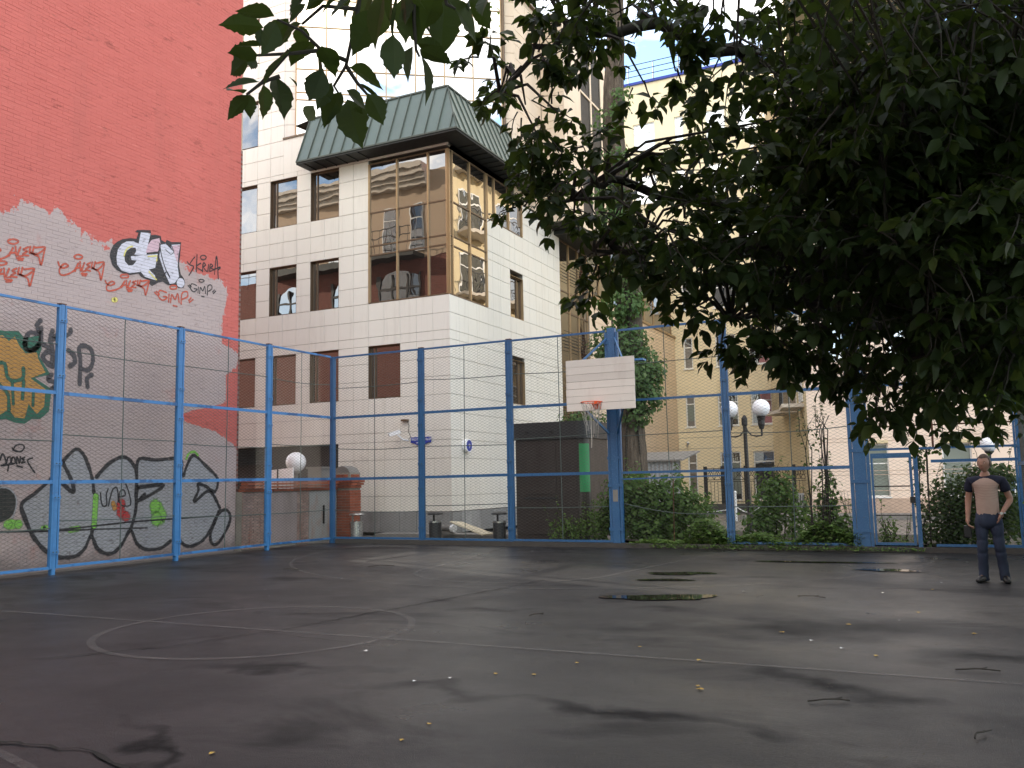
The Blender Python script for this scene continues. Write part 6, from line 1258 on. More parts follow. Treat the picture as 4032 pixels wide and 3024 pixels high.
# low hanging spray: leaf base and tip
SPRAY = [(-0.937,1.065,2.318,-0.966,1.002,2.312),(-1.074,1.191,2.394,-1.15,1.161,2.408),(-1.062,1.174,2.38,-1.073,1.177,2.348),(-0.944,1.076,2.315,-0.948,1.052,2.248),(-0.966,1.067,2.275,-0.989,1.033,2.267),(-1.043,1.142,2.312,-1.099,1.133,2.329),(-1.192,1.286,2.408,-1.21,1.238,2.354),(-1.101,1.195,2.35,-1.099,1.184,2.312),(-0.947,1.043,2.198,-0.99,1.004,2.189),(-1.011,1.088,2.208,-1.054,1.078,2.173),(-1.024,1.089,2.214,-1.015,1.04,2.204),(-1.04,1.122,2.23,-1.056,1.141,2.195),(-1.182,1.313,2.359,-1.197,1.338,2.296),(-1.094,1.248,2.328,-1.072,1.261,2.247),(-1.093,1.286,2.342,-1.094,1.315,2.337),(-0.9,1.062,2.248,-0.977,1.071,2.218),(-1.059,1.281,2.442,-1.121,1.282,2.421),(-1.107,1.338,2.476,-1.144,1.388,2.455),(-0.998,1.242,2.372,-1.071,1.261,2.352),(-0.963,1.22,2.344,-0.98,1.287,2.324),(-1.002,1.256,2.361,-1.015,1.292,2.298),(-0.876,1.114,2.235,-0.89,1.093,2.168),(-0.947,1.231,2.275,-0.983,1.232,2.231),(-0.947,1.258,2.269,-1.009,1.275,2.225),(-0.982,1.276,2.272,-1.012,1.29,2.22),(-1.072,1.335,2.299,-1.064,1.304,2.251),(-1.067,1.439,2.352,-1.04,1.448,2.248),(-1.013,1.362,2.329,-0.994,1.412,2.309),(-1.001,1.355,2.371,-0.929,1.382,2.326),(-0.973,1.342,2.327,-0.924,1.391,2.286),(-0.909,1.286,2.269,-0.889,1.314,2.212),(-0.854,1.169,2.185,-0.853,1.194,2.183),(-0.944,1.153,2.387,-0.978,1.145,2.356),(-1.109,1.3,2.474,-1.168,1.309,2.426),(-0.829,1.321,2.451,-0.831,1.334,2.366),(-0.782,1.355,2.452,-0.807,1.397,2.362),(-0.806,1.411,2.488,-0.777,1.497,2.438),(-0.727,1.349,2.435,-0.683,1.368,2.376),(-0.801,1.286,2.34,-0.774,1.33,2.351),(-0.779,1.26,2.311,-0.753,1.331,2.312),(-0.913,1.451,2.437,-0.939,1.455,2.368),(-0.777,1.173,2.298,-0.791,1.19,2.227),(-0.842,1.214,2.38,-0.909,1.236,2.323),(-0.923,1.499,2.442,-0.915,1.529,2.344),(-0.975,1.385,2.532,-1.047,1.408,2.444),(-0.769,1.135,2.352,-0.807,1.147,2.267),(-0.913,1.4,2.527,-0.963,1.442,2.455),(-0.919,1.442,2.547,-0.955,1.48,2.467),(-0.812,1.325,2.463,-0.841,1.382,2.403),(-0.687,1.163,2.339,-0.741,1.209,2.316),(-0.781,1.093,2.333,-0.836,1.066,2.297),(-0.928,1.248,2.455,-0.964,1.203,2.404),(-0.938,1.217,2.442,-0.972,1.176,2.396),(-0.969,1.191,2.437,-0.995,1.166,2.388),(-0.829,1.495,2.556,-0.864,1.481,2.52),(-0.769,1.466,2.525,-0.781,1.432,2.473),(-0.969,1.419,2.561,-1.022,1.431,2.51),(-0.876,1.323,2.486,-0.925,1.364,2.446),(-0.715,1.131,2.343,-0.707,1.154,2.309),(-0.719,1.193,2.377,-0.734,1.248,2.347),(-0.952,1.304,2.5,-0.994,1.323,2.45),(-0.914,1.309,2.492,-0.944,1.302,2.415),(-0.602,1.193,2.337,-0.609,1.159,2.286),(-0.85,1.313,2.473,-0.83,1.313,2.391),(-0.969,1.43,2.541,-0.994,1.439,2.467)]
SPRAY_STEMS = [[(-0.883,1.236,2.478),(-0.91,1.259,2.42),(-0.955,1.283,2.332),(-0.982,1.282,2.298),(-0.976,1.297,2.279)],[(-0.95,1.282,2.339),(-0.984,1.247,2.353),(-1.003,1.213,2.38),(-1.032,1.18,2.393)],[(-0.955,1.283,2.332),(-0.946,1.305,2.306),(-0.935,1.323,2.287)],[(-1.03,1.212,2.348),(-1.084,1.2,2.293),(-1.111,1.189,2.271)],[(-0.984,1.247,2.353),(-1.032,1.214,2.343),(-1.079,1.178,2.335)],[(-0.813,1.296,2.46),(-0.829,1.323,2.405),(-0.838,1.343,2.363),(-0.836,1.352,2.352)],[(-0.767,1.326,2.457),(-0.769,1.34,2.433),(-0.757,1.352,2.427)],[(-1.056,1.217,2.306),(-1.072,1.207,2.299),(-1.087,1.199,2.29)],[(-0.91,1.259,2.42),(-0.96,1.22,2.42),(-1.0,1.21,2.39)]]
LIMBS = [[(-0.27,5.87,2.78),(-0.79,4.78,2.77),(-1.22,4.08,2.67),(-1.44,3.9,2.65)],[(-0.11,5.97,3.23),(-0.71,5.15,3.01),(-1.11,4.43,3.03),(-1.35,3.93,2.99),(-1.54,3.69,2.84)],[(0.02,5.93,3.95),(-0.63,4.87,3.8),(-1.09,3.92,3.7),(-1.4,3.52,3.59),(-1.69,3.42,3.31)],[(-0.05,5.93,2.47),(-0.35,4.92,2.39),(-0.62,4.37,2.42),(-0.85,4.15,2.29)],[(0.15,5.56,2.23),(-0.14,4.77,2.11)],[(-0.1,4.66,4.46),(-0.62,2.8,3.73),(-0.75,1.7,2.9)],[(0.31,6.18,3.53),(0.09,5.92,4.24),(-0.37,5.17,4.57)]]
# ---------------------------------------------------------------- foliage helpers
def nrm(a): return a/np.maximum(np.linalg.norm(a, axis=-1, keepdims=True), 1e-9)
LT = np.array([0, .3, .3, .3, .66, .66, .66, 1.0]); LWd = np.array([0, -.27, .27, 0, -.21, .21, 0, 0]); LN = np.array([0, .07, .07, 0, .04, .04, -.03, -.12])
LF = np.array([(0,2,3),(0,3,1),(3,2,5),(3,5,6),(3,6,4),(3,4,1),(6,5,7),(6,7,4)])
# broader, lobed leaf
BT = np.array([0, .22, .22, .35, .5, .5, .62, 1.0]); BWd = np.array([0, -.46, .46, 0, -.36, .36, 0, 0]); BN = np.array([0, .05, .05, 0, .08, .08, 0, -.1])
def leaf_mesh(name, P, D, N, l, mat, broad=False, wj=.15):
    P, D, N, l = (np.asarray(a, float) for a in (P, D, N, l))
    D = nrm(D); S = nrm(np.cross(D, N)); N = np.cross(S, D)
    t, w, z = (BT, BWd, BN) if broad else (LT, LWd, LN)
    k = 1+RNG.uniform(-wj, wj, len(P))
    V = P[:, None, :]+l[:, None, None]*(D[:, None, :]*t[None, :, None]+S[:, None, :]*(w[None, :]*k[:, None])[:, :, None]+N[:, None, :]*z[None, :, None])
    T = (np.arange(len(P))[:, None, None]*8+LF[None]).reshape(-1, 3)
    return fast_mesh(name, V.reshape(-1, 3), T, mat)
def leaf_obj(par, P, D, N, l, mat, name='crown', broad=False):
    P = np.asarray(P, float)-np.array(worldloc(par))
    o = bpy.data.objects.new(name, leaf_mesh(name, P, D, N, l, mat, broad)); COL.objects.link(o); o.parent = par; o['kind'] = 'stuff'; return o
def rdir(n): return nrm(RNG.normal(size=(n, 3)))
# ---------------------------------------------------------------- court-side maple (trunk just outside the picture)
tr = thing('maple_tree', 'dark leafy maple overhanging the court with compound leaves on drooping twigs', 'tree', (2.9, 6.2, 0))
mb = MB(); mb.tube([(2.95,6.3,-.1),(2.9,6.2,.8),(2.85,6.15,2.0),(2.7,6.1,3.2),(2.75,6.0,5.0),(2.9,5.8,7.0)], [.30,.24,.21,.17,.12,.05], 14); mb.build('trunk', M['bark'], tr, smooth=True)
lp_ = []
for lb in LIMBS:
    pts = [(2.72, 6.1, min(3.4, max(1.9, lb[0][2]-.4)))]+lb; pts3 = []
    for i in range(len(pts)-1):
        for k in range(5):
            t = k/5; pts3.append(Vector(pts[i]).lerp(Vector(pts[i+1]), t)+Vector((random.uniform(-.03,.03),random.uniform(-.03,.03),random.uniform(-.03,.03))))
    pts3.append(Vector(pts[-1])); n = len(pts3)
    mb = MB(); mb.tube(pts3, [.055*(1-i/n)+.006 for i in range(n)], 7); mb.build('limb', M['twig'], tr, smooth=True); lp_ += pts3
LPA = np.array([tuple(p) for p in lp_])
tw = MB(); LP, LD, LNn, LL = [], [], [], []
rn = random.Random(11)
def spray(base, d, length, nodes, ls, P=LP, D=LD, N=LNn, L_=LL, tb=tw, three=True):
    """a drooping twig with opposite compound leaves of three leaflets"""
    p = Vector(base); d = Vector(d).normalized(); pts = [p.copy()]; step = length/nodes
    for i in range(nodes):
        d = (d+Vector((rn.uniform(-.2,.2), rn.uniform(-.2,.2), rn.uniform(-.30,.02)))).normalized(); p = p+d*step; pts.append(p.copy())
        side = d.cross(Vector((0,0,1))); side = side.normalized() if side.length > .1 else Vector((1,0,0))
        for s in ((-1, 1) if i < nodes-1 else (-1, 0, 1)):
            if rn.random() < .12: continue
            pd = (side*s*rn.uniform(.6,1.1)+d*rn.uniform(.2,.7)+Vector((0,0,rn.uniform(-.75,.15)))).normalized()
            pl = ls*rn.uniform(.35,.7); q = p+pd*pl
            if rn.random() < .5: tb.tube([p, q], .0015, 3, False)
            nn = Vector((rn.gauss(0,.5), rn.gauss(0,.5), 1)).normalized()
            sd = pd.cross(nn).normalized()
            sets = ((pd, 1.0), (pd*.35+sd*.9, .78), (pd*.35-sd*.9, .78)) if three and rn.random() < .85 else ((pd, 1.1),)
            for dd, k in sets:
                dd = (dd+Vector((rn.gauss(0,.15), rn.gauss(0,.15), rn.uniform(-.55,.0)))).normalized()
                n2 = (nn+Vector((rn.gauss(0,.35), rn.gauss(0,.35), rn.gauss(0,.2)))).normalized()
                P.append(tuple(q)); D.append(tuple(dd)); N.append(tuple(n2)); L_.append(ls*k*rn.uniform(.75,1.2))
    tb.tube(pts, [.0035*(1-i/(nodes+1))+.001 for i in range(nodes+1)], 4, False)
for (x, y, z, r, nt_) in CLUMPS:
    c = Vector((x, y, z))
    d2 = ((LPA-np.array((x, y, z)))**2).sum(1); j = int(np.argmin(d2)); a = Vector(LPA[j])
    mid = (a+c)/2+Vector((0, 0, .08)); tw.tube([a, mid, c], [.010, .007, .004], 4, False)
    away = (c-a).normalized() if (c-a).length > .01 else Vector((-1, 0, 0))
    for k in range(nt_):
        o = Vector((rn.gauss(0,1), rn.gauss(0,1), rn.gauss(0,.8))).normalized()*r*rn.uniform(.1,.9)
        dv = (away*.7+o.normalized()*.8+Vector((-.15, -.05, -.15))).normalized()
        spray(c+o*.6, dv, min(.42, r*rn.uniform(.6,1.1)), rn.choice((2, 3, 4)) if r < .4 else rn.choice((3, 4, 5)), .072*rn.uniform(.85,1.15))
tw.build('twigs', M['twig'], tr, kind='stuff')
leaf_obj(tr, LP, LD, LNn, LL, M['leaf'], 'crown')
N_CROWN = len(LP)
# large leaves of the low spray, each a part
def big_leaf(seed):
    r = random.Random(seed); mb = MB()
    T = [0,.06,.16,.28,.40,.47,.52,.60,.655,.70,.78,.83,.90,1.0]; Wd = [0,.05,.17,.25,.285,.27,.285,.235,.205,.215,.135,.12,.05,0]
    b = r.uniform(-.25,.25); cv = r.uniform(.05,.18)
    mid = [(b*.25*t*(1-t)*2, t, -cv*t*t) for t in T]; Lf, Rt = [], []
    for i, t in enumerate(T):
        jl, jr = 1+r.uniform(-.08,.08), 1+r.uniform(-.08,.08)
        Lf.append((mid[i][0]-Wd[i]*jl, t-.015*(i % 2), mid[i][2]+Wd[i]*.30)); Rt.append((mid[i][0]+Wd[i]*jr, t-.015*((i+1) % 2), mid[i][2]+Wd[i]*.30))
    n = len(T); mb.add(mid+Lf+Rt, [(i, i+1, n+i+1, n+i) for i in range(n-1)]+[(i, 2*n+i, 2*n+i+1, i+1) for i in range(n-1)]); return mb.mesh('leaf', M['leaf'])
LM = [big_leaf(s) for s in range(7)]
for i, q in enumerate(SPRAY):
    a, b = Vector(q[:3]), Vector(q[3:]); y = (b-a); l = y.length; y.normalize()
    tocam = (Vector((0,0,1.55))-a).normalized(); zc = (tocam*rn.choice((-1,1))*.55+Vector((rn.uniform(-.6,.6), rn.uniform(-.6,.6), .75))).normalized()
    x = y.cross(zc).normalized(); z = x.cross(y)
    o = link('leaf', LM[i % 7], tr, a); wv = rn.uniform(.85,1.2)
    o.matrix_local = Matrix.Translation(a-worldloc(tr)) @ Matrix(((x.x,y.x,z.x),(x.y,y.y,z.y),(x.z,y.z,z.z))).to_4x4() @ Matrix.Diagonal((l*wv, l, l, 1))
for s in SPRAY_STEMS:
    mb = MB(); mb.tube(s, [.0045-.003*i/len(s) for i in range(len(s))], 5); mb.build('twig', M['twig'], tr)
# ---------------------------------------------------------------- poplar with climbing vine
po = thing('poplar_tree', 'tall furrowed poplar trunk wrapped in vine, rising behind the backboard', 'tree', (-8.45, 25.6, 0))
path = [(-8.45,0,.60),(-8.44,.6,.50),(-8.43,2,.455),(-8.43,3.5,.42),(-8.36,6,.385),(-8.33,8,.37),(-8.5,10.2,.36),(-8.66,12.3,.34),(-8.6,14,.31),(-8.47,15.5,.28),(-8.4,18,.24),(-8.4,21,.18),(-8.3,24,.10)]
mb = MB(); k = 28; ph = [rn.uniform(0, 6.28) for _ in range(6)]
fine = []
for i in range(len(path)-1):
    for j in range(8):
        t = j/8; fine.append(tuple(path[i][d]+(path[i+1][d]-path[i][d])*t for d in (0, 1, 2)))
fine.append(path[-1])
for (x, z, r) in fine:
    for j in range(k):
        t = 2*math.pi*j/k; rr_ = r*(1+.05*math.sin(9*t+ph[0]+z*.6)+.035*math.sin(14*t+ph[1]-z*.9)+.03*math.sin(3*t+z)+random.uniform(-.02,.02)); mb.v.append((x+rr_*math.cos(t), 25.6+rr_*math.sin(t), z))
for i in range(len(fine)-1):
    for j in range(k): mb.f.append((i*k+j, i*k+(j+1) % k, (i+1)*k+(j+1) % k, (i+1)*k+j)); mb.mi.append(0)
mb.build('trunk', M['bark'], po, smooth=True)
P, D, N, L2 = [], [], [], []
for i in range(9):
    a = rn.uniform(0, 6.28); z0 = rn.uniform(16.5, 22); e = Vector((-8.4+math.cos(a)*rn.uniform(1.2,3), 25.6+math.sin(a)*rn.uniform(1.2,3), z0+rn.uniform(1.5,4)))
    mb = MB(); mb.tube([(-8.4,25.6,z0), tuple((Vector((-8.4,25.6,z0))+e)/2+Vector((0,0,-.2))), tuple(e)], [.10,.06,.02], 6); mb.build('limb', M['bark'], po, smooth=True)
    for kk in range(260):
        o = Vector((rn.gauss(0,.7), rn.gauss(0,.7), rn.gauss(0,.7))); P.append(tuple(e+o)); D.append((rn.gauss(0,1), rn.gauss(0,1), -.8)); N.append((rn.gauss(0,1), rn.gauss(0,1), .6)); L2.append(rn.uniform(.08,.14))
leaf_obj(po, P, D, N, L2, M['bush'], 'crown', True)
vn = thing('climbing_vine', 'bright green vine bunched round the poplar trunk above the backboard', 'vine', (-8.2, 25.2, 0))
P, D, N, L2 = [], [], [], []
def vine_ball(c, r, n):
    for i in range(n):
        o = Vector((rn.gauss(0,1), rn.gauss(0,1), rn.gauss(0,1))).normalized()*rn.uniform(.55,1.05)
        P.append((c[0]+o.x*r[0], c[1]+o.y*r[1], c[2]+o.z*r[2])); D.append((o.x*.6+rn.gauss(0,.4), o.y*.6+rn.gauss(0,.4), -.7+rn.gauss(0,.3))); N.append((o.x+rn.gauss(0,.4), o.y+rn.gauss(0,.4), o.z+.5+rn.gauss(0,.3))); L2.append(rn.uniform(.09,.16))
for c, r, n in (((-8.3,25.2,4.6),(1.0,.8,.8),1500),((-8.55,25.2,5.7),(.95,.7,.6),900),((-7.8,25.2,4.0),(.6,.5,.5),500),((-7.7,25.2,4.9),(.55,.5,.6),450),((-9.0,25.2,5.0),(.5,.5,.5),350),((-8.4,25.2,6.9),(.75,.65,.6),700),((-8.1,25.2,8.0),(.55,.6,.6),420),((-8.5,25.2,9.4),(.6,.6,.7),420),((-8.75,25.2,10.3),(.6,.6,.5),300),((-8.5,25.2,11.4),(.5,.5,.5),200),((-8.7,25.2,12.8),(.5,.5,.5),140),((-8.2,25.2,13.4),(.4,.4,.4),80),((-8.1,25.2,3.5),(.5,.5,.4),260)): vine_ball(c, r, n)
leaf_obj(vn, P, D, N, L2, M['ivy'], 'foliage', True)
for a in (.4, 2.6, 4.4):
    mb = MB(); mb.tube([(-8.42+.46*math.cos(a+z*.12), 25.6-.46*abs(math.sin(a+z*.12)), z) for z in np.linspace(.3, 11, 24)], .025, 5); mb.build('stem', M['twig'], vn)
# ---------------------------------------------------------------- shrubs, weeds, hedge
def bush(name, label, blobs, mat, ls, base, cat='bush', group=None, broad=True, up=.5, stems=6, shoots=0):
    t = thing(name, label, cat, base, group); P, D, N, L2 = [], [], [], []
    for (x, y, z, rx, ry, rz, n) in blobs:
        for i in range(n):
            o = Vector((rn.gauss(0,1), rn.gauss(0,1), rn.gauss(0,1))).normalized()*(rn.random()**.35)*(1+.25*rn.gauss(0,.6))
            q = (x+o.x*rx, y+o.y*ry, max(.03, z+o.z*rz)); P.append(q)
            D.append((o.x*.7+rn.gauss(0,.5), o.y*.7+rn.gauss(0,.5), -.35+rn.gauss(0,.4))); N.append((o.x*.8+rn.gauss(0,.4), o.y*.8+rn.gauss(0,.4), o.z*.5+up+rn.gauss(0,.3))); L2.append(ls*rn.uniform(.6,1.3))
    mb = MB()
    for i in range(stems):
        mb = MB(); b = rn.choice(blobs); mb.tube([(b[0]+rn.uniform(-.15,.15), b[1]+rn.uniform(-.1,.1), 0), (b[0]+rn.uniform(-.5,.5)*b[3], b[1]+rn.uniform(-.5,.5)*b[4], b[2]), (b[0]+rn.uniform(-.9,.9)*b[3], b[1]+rn.uniform(-.6,.6)*b[4], b[2]+b[5]*.8)], [.016,.010,.005], 5); mb.build('stem', M['twig'], t)
    for i in range(shoots):
        mb = MB(); b = rn.choice(blobs); p = Vector((b[0]+rn.uniform(-.8,.8)*b[3], b[1]+rn.uniform(-.6,.6)*b[4], b[2]+b[5]*.5)); e = p+Vector((rn.uniform(-.25,.25), rn.uniform(-.15,.15), rn.uniform(.3,.75))); mb.tube([p, (p+e)/2+Vector((rn.uniform(-.05,.05),0,0)), e], [.006,.005,.003], 4); mb.build('stem', M['twig'], t)
        for j in range(12):
            f = rn.random(); q = p.lerp(e, f); P.append(tuple(q)); a = rn.uniform(0, 6.28); D.append((math.cos(a), math.sin(a), -.3)); N.append((rn.gauss(0,.3), rn.gauss(0,.3), 1)); L2.append(ls*rn.uniform(.6,1.2))
    leaf_obj(t, P, D, N, L2, mat, 'foliage', broad); return t
bush('leafy_bush', 'large rounded green bush pressed against the fence right of the hoop post', [(-6.4,20.5,.75,.75,.6,.75,1500),(-5.9,20.6,1.0,.6,.5,.65,1100),(-6.7,20.6,1.2,.45,.5,.55,800),(-5.4,20.7,.75,.6,.5,.55,900),(-7.2,20.9,.9,.5,.5,.6,800),(-6.2,20.4,.35,1.0,.5,.3,700),(-7.45,20.9,.45,.5,.4,.35,450)], M['bush'], .105, (-6.3,20.6,0), shoots=14)
bush('leafy_shrub', 'upright bushy shrub in front of the double globe lamp', [(-3.55,20.7,.8,.4,.4,.75,800),(-3.3,20.6,1.25,.33,.3,.4,420),(-3.75,20.6,.45,.45,.4,.4,500),(-2.95,20.6,.6,.35,.35,.5,420)], M['bush'], .09, (-3.5,20.7,0), shoots=10)
bush('climbing_shrub', 'thin leggy shrub climbing the fence beside the double gate post', [(-2.15,19.75,.55,.32,.22,.5,420),(-2.2,19.75,1.15,.25,.18,.45,220),(-2.45,19.75,.4,.3,.2,.3,260),(-1.9,19.75,.35,.25,.2,.3,220)], M['bush'], .09, (-2.2,19.75,0), shoots=16)
bush('young_vine', 'dry sparse vine stems rising beside the ochre flank through the fence mesh', [(-2.5,19.62,2.1,.25,.08,.6,36),(-2.2,19.62,2.5,.2,.08,.4,20)], M['darkbush'], .07, (-2.5,19.62,0), cat='vine', shoots=8, stems=10)
bush('hedge', 'dark leafy hedge grown through the fence right of the gate', [(.1,19.9,.8,.45,.35,.75,1500),(.6,19.9,.95,.5,.35,.75,1700),(1.1,19.9,.85,.4,.35,.75,1300),(.35,19.8,.3,.7,.3,.35,700),(.9,19.85,1.5,.4,.25,.25,500)], M['darkbush'], .08, (.6,19.9,0), cat='hedge', shoots=14)
bush('hedge', 'tangled green hedge along the side fence behind the man', [(2.0+.1*math.sin(k), 18.4-k*1.15, .75+.1*math.cos(k*2), .5, .75, .75, 850) for k in range(8)], M['bush'], .085, (2.0,14,0), cat='hedge', shoots=16)
bush('gate_vine', 'ivy creeping up the slim post on the latch side of the gate', [(-.42,19.5,1.75,.12,.1,.28,120),(-.45,19.5,1.2,.1,.1,.4,110),(-.35,19.5,.5,.15,.12,.5,150),(-.2,19.5,2.05,.25,.08,.12,60)], M['darkbush'], .07, (-.42,19.5,0), cat='vine')
bush('weed_clump', 'low weeds sprouting at the foot of the gate', [(-1.05,20.1,.3,.25,.2,.4,240),(-.8,19.9,.12,.35,.2,.15,160)], M['weed'], .07, (-1.0,20,0), cat='weeds', shoots=5)
bush('weed_clump', 'leafy weeds growing at the right hand foot of the kiosk', [(-8.3,20.35,.3,.35,.25,.4,360),(-7.8,20.5,.4,.4,.3,.5,460),(-8.75,20.4,.25,.2,.2,.4,140),(-7.55,20.6,.8,.3,.25,.4,240)], M['weed'], .07, (-8.1,20.4,0), cat='weeds', shoots=8)
bush('rooftop_sprig', 'pale green leafy sprigs showing above the kiosk roof', [(-9.3,23.3,3.3,.6,.3,.22,220),(-8.6,23.2,3.25,.5,.3,.18,150)], M['ivy'], .08, (-9,23.3,0), cat='shrub', stems=8)
P, D, N, L2 = [], [], [], []
for i in range(11000):
    x = rn.uniform(-6.5, -1.55); y = 19.32+abs(rn.gauss(0,.55)); h = (.32+.16*math.sin(x*2.3)+.12*math.sin(x*5.1+1))*rn.random()*(1 if x > -5.2 else .5)
    if x < -5 and rn.random() < .45: continue
    P.append((x, y, .04+max(0, h))); a = rn.uniform(0, 6.28); D.append((math.cos(a), math.sin(a), rn.uniform(-.2,.5))); N.append((rn.gauss(0,.4), rn.gauss(0,.4)-.2, 1)); L2.append(rn.uniform(.045,.11))
for i in range(900):
    x = rn.uniform(-5.9, -.4); y = 19.28-abs(rn.gauss(0,.13)); P.append((x, y, .03+rn.uniform(0,.07))); a = rn.uniform(0, 6.28); D.append((math.cos(a), math.sin(a)-.3, rn.uniform(-.1,.3))); N.append((rn.gauss(0,.4), rn.gauss(0,.4), 1)); L2.append(rn.uniform(.03,.065))
wg = bpy.data.objects.new('ground_cover', leaf_mesh('ground_cover', P, D, N, L2, M['weed'], True)); COL.objects.link(wg); tag(wg, 'low mixed weeds spilling under the back fence onto the court', 'ground cover', kind='stuff')
# ---------------------------------------------------------------- trees added beside and behind, mostly out of view, to block skylight
def added_shade_tree(label, x, y, h, r, n, ls):
    t = thing('added_shade_tree', label, 'tree', (x, y, 0), 'shade trees added round the court')
    mb = MB(); mb.tube([(x,y,-.1),(x+.05,y,1.5),(x-.05,y+.1,h*.55),(x,y,h*.9)], [.26,.2,.14,.04], 12); mb.build('trunk', M['bark'], t, smooth=True)
    P, D, N, L2 = [], [], [], []; cs = []
    for i in range(26):
        o = Vector((rn.gauss(0,1), rn.gauss(0,1), rn.gauss(0,1))).normalized()*rn.uniform(.35,.95); c = Vector((x+o.x*r, y+o.y*r, h*.68+o.z*h*.30)); cs.append(c)
        mb = MB(); mb.tube([(x, y, c.z*.62), tuple((c+Vector((x,y,c.z*.8)))/2), tuple(c)], [.06,.04,.012], 5); mb.build('limb', M['bark'], t)
    for i in range(n):
        c = rn.choice(cs); o = Vector((rn.gauss(0,.42), rn.gauss(0,.42), rn.gauss(0,.36)))*r*.55
        P.append(tuple(c+o)); D.append((rn.gauss(0,1), rn.gauss(0,1), -.7)); N.append((rn.gauss(0,.7), rn.gauss(0,.7), 1)); L2.append(ls*rn.uniform(.7,1.2))
    leaf_obj(t, P, D, N, L2, M['leaf'], 'crown', True)
added_shade_tree('broad unseen tree added beside the court behind the hedge fence to block skylight', 5.2, 1.5, 10.5, 4.2, 9000, .17)
added_shade_tree('tall unseen tree added at the near corner of the court to darken the ground', 2.5, -6.5, 11.5, 4.6, 9000, .18)
added_shade_tree('unseen leafy tree added behind the near end of the court to block skylight', -5.5, -9.5, 11, 4.6, 9000, .18)
added_shade_tree('leafy tree added further along the hedge fence to shade the man', 3.9, 12.6, 9.6, 4.2, 11000, .13)
added_shade_tree('broad unseen tree added behind the near sideline, crown spread to shade the court', -1.8, -3.2, 10.8, 5.2, 11000, .17)
# ---------------------------------------------------------------- cars glimpsed through the fence
def car(name, label, loc, rz, paint):
    t = thing(name, label, 'car', loc, rz=rz); W2 = .82
    def shell(prof, w0, w1, nm, m, par):
        mb = MB(); n = len(prof)
        vs = [(p[0], -(w0+(w1-w0)*p[2]), p[1]) for p in prof]+[(p[0], (w0+(w1-w0)*p[2]), p[1]) for p in prof]
        mb.add(vs, [list(range(n)), list(range(n, 2*n))[::-1]]+[(i, n+i, n+(i+1) % n, (i+1) % n) for i in range(n)]); me = mb.mesh(nm, m); o = bpy.data.objects.new(nm, me); COL.objects.link(o); o.parent = par
        md = o.modifiers.new('b', 'BEVEL'); md.width = .05; md.segments = 3; md.limit_method = 'ANGLE'; md.angle_limit = .4; return o
    body = shell([(-2.1,.32,0),(-2.15,.55,0),(-2.05,.85,.1),(-1.3,.92,.15),(1.0,.90,.15),(1.9,.75,.1),(2.1,.55,0),(2.05,.3,0)], W2, W2-.06, 'body', paint, t)
    cab = shell([(-1.75,.90,0),(-1.25,1.40,.8),(-.6,1.47,1),(.2,1.44,1),(.95,.90,0)], W2-.05, W2-.22, 'cabin', paint, t)
    for s in (-1, 1):
        mb = MB(); y = s*(W2-.09); y2 = s*(W2-.20)
        mb.add([(-1.45,y,.97),(.62,y,.97),(.12,y2,1.36),(-1.1,y2,1.36)], [(0,1,2,3)]); me = mb.mesh('side_window', M['dpane']); o = bpy.data.objects.new('side_window', me); COL.objects.link(o); o.parent = t
    mb = MB(); mb.add([(1.0,-.66,.95),(1.0,.66,.95),(.30,.54,1.40),(.30,-.54,1.40)], [(0,1,2,3)]); o = bpy.data.objects.new('windscreen', mb.mesh('windscreen', M['dpane'])); COL.objects.link(o); o.parent = t
    mb = MB(); mb.add([(-1.82,-.66,.95),(-1.82,.66,.95),(-1.34,.54,1.38),(-1.34,-.54,1.38)], [(3,2,1,0)]); o = bpy.data.objects.new('rear_window', mb.mesh('rear_window', M['dpane'])); COL.objects.link(o); o.parent = t
    for x in (-1.3, 1.3):
        for s in (-1, 1):
            mb = MB(); mb.tube([(x, s*.62, .31), (x, s*.84, .31)], .31, 20); w_ = bpy.data.objects.new('wheel', mb.mesh('wheel', M['iron'])); COL.objects.link(w_); w_.parent = t
            mb = MB(); mb.tube([(x, s*.841, .31), (x, s*.85, .31)], .19, 16); r_ = bpy.data.objects.new('rim', mb.mesh('rim', M['chrome'])); COL.objects.link(r_); r_.parent = w_
    for s in (-1, 1):
        mb = MB(); mb.box(2.02, 2.1, s*.6-.15, s*.6+.15, .58, .70); o = bpy.data.objects.new('headlight', mb.mesh('headlight', M['globe'])); COL.objects.link(o); o.parent = t
    return t
car('parked_car', 'pale grey car parked behind the kiosk by the corrugated shed', (-9.6, 27.3, 0), 0.1, pmat('silver_car_paint', (.42,.40,.41), .25, .03, 1, 0, metal=.5))
car('parked_car', 'dark blue car half hidden behind the hedge by the gate', (2.2, 26.5, 0), math.pi*.5, pmat('blue_car_paint', (.03,.06,.12), .25, .03, 1, 0, metal=.4))
# ---------------------------------------------------------------- the standing man
PX, PY = .56, 14.4
man = thing('person', 'man in navy and cream t-shirt and blue jeans, one hand in his pocket', 'person', (PX, PY, 0))
fa = math.atan2(0-PY, -1.6-PX)                    # he faces the court, turned a little to the left
fwd = Vector((math.cos(fa), math.sin(fa), 0)); rgt = Vector((fwd.y, -fwd.x, 0))   # his right hand side
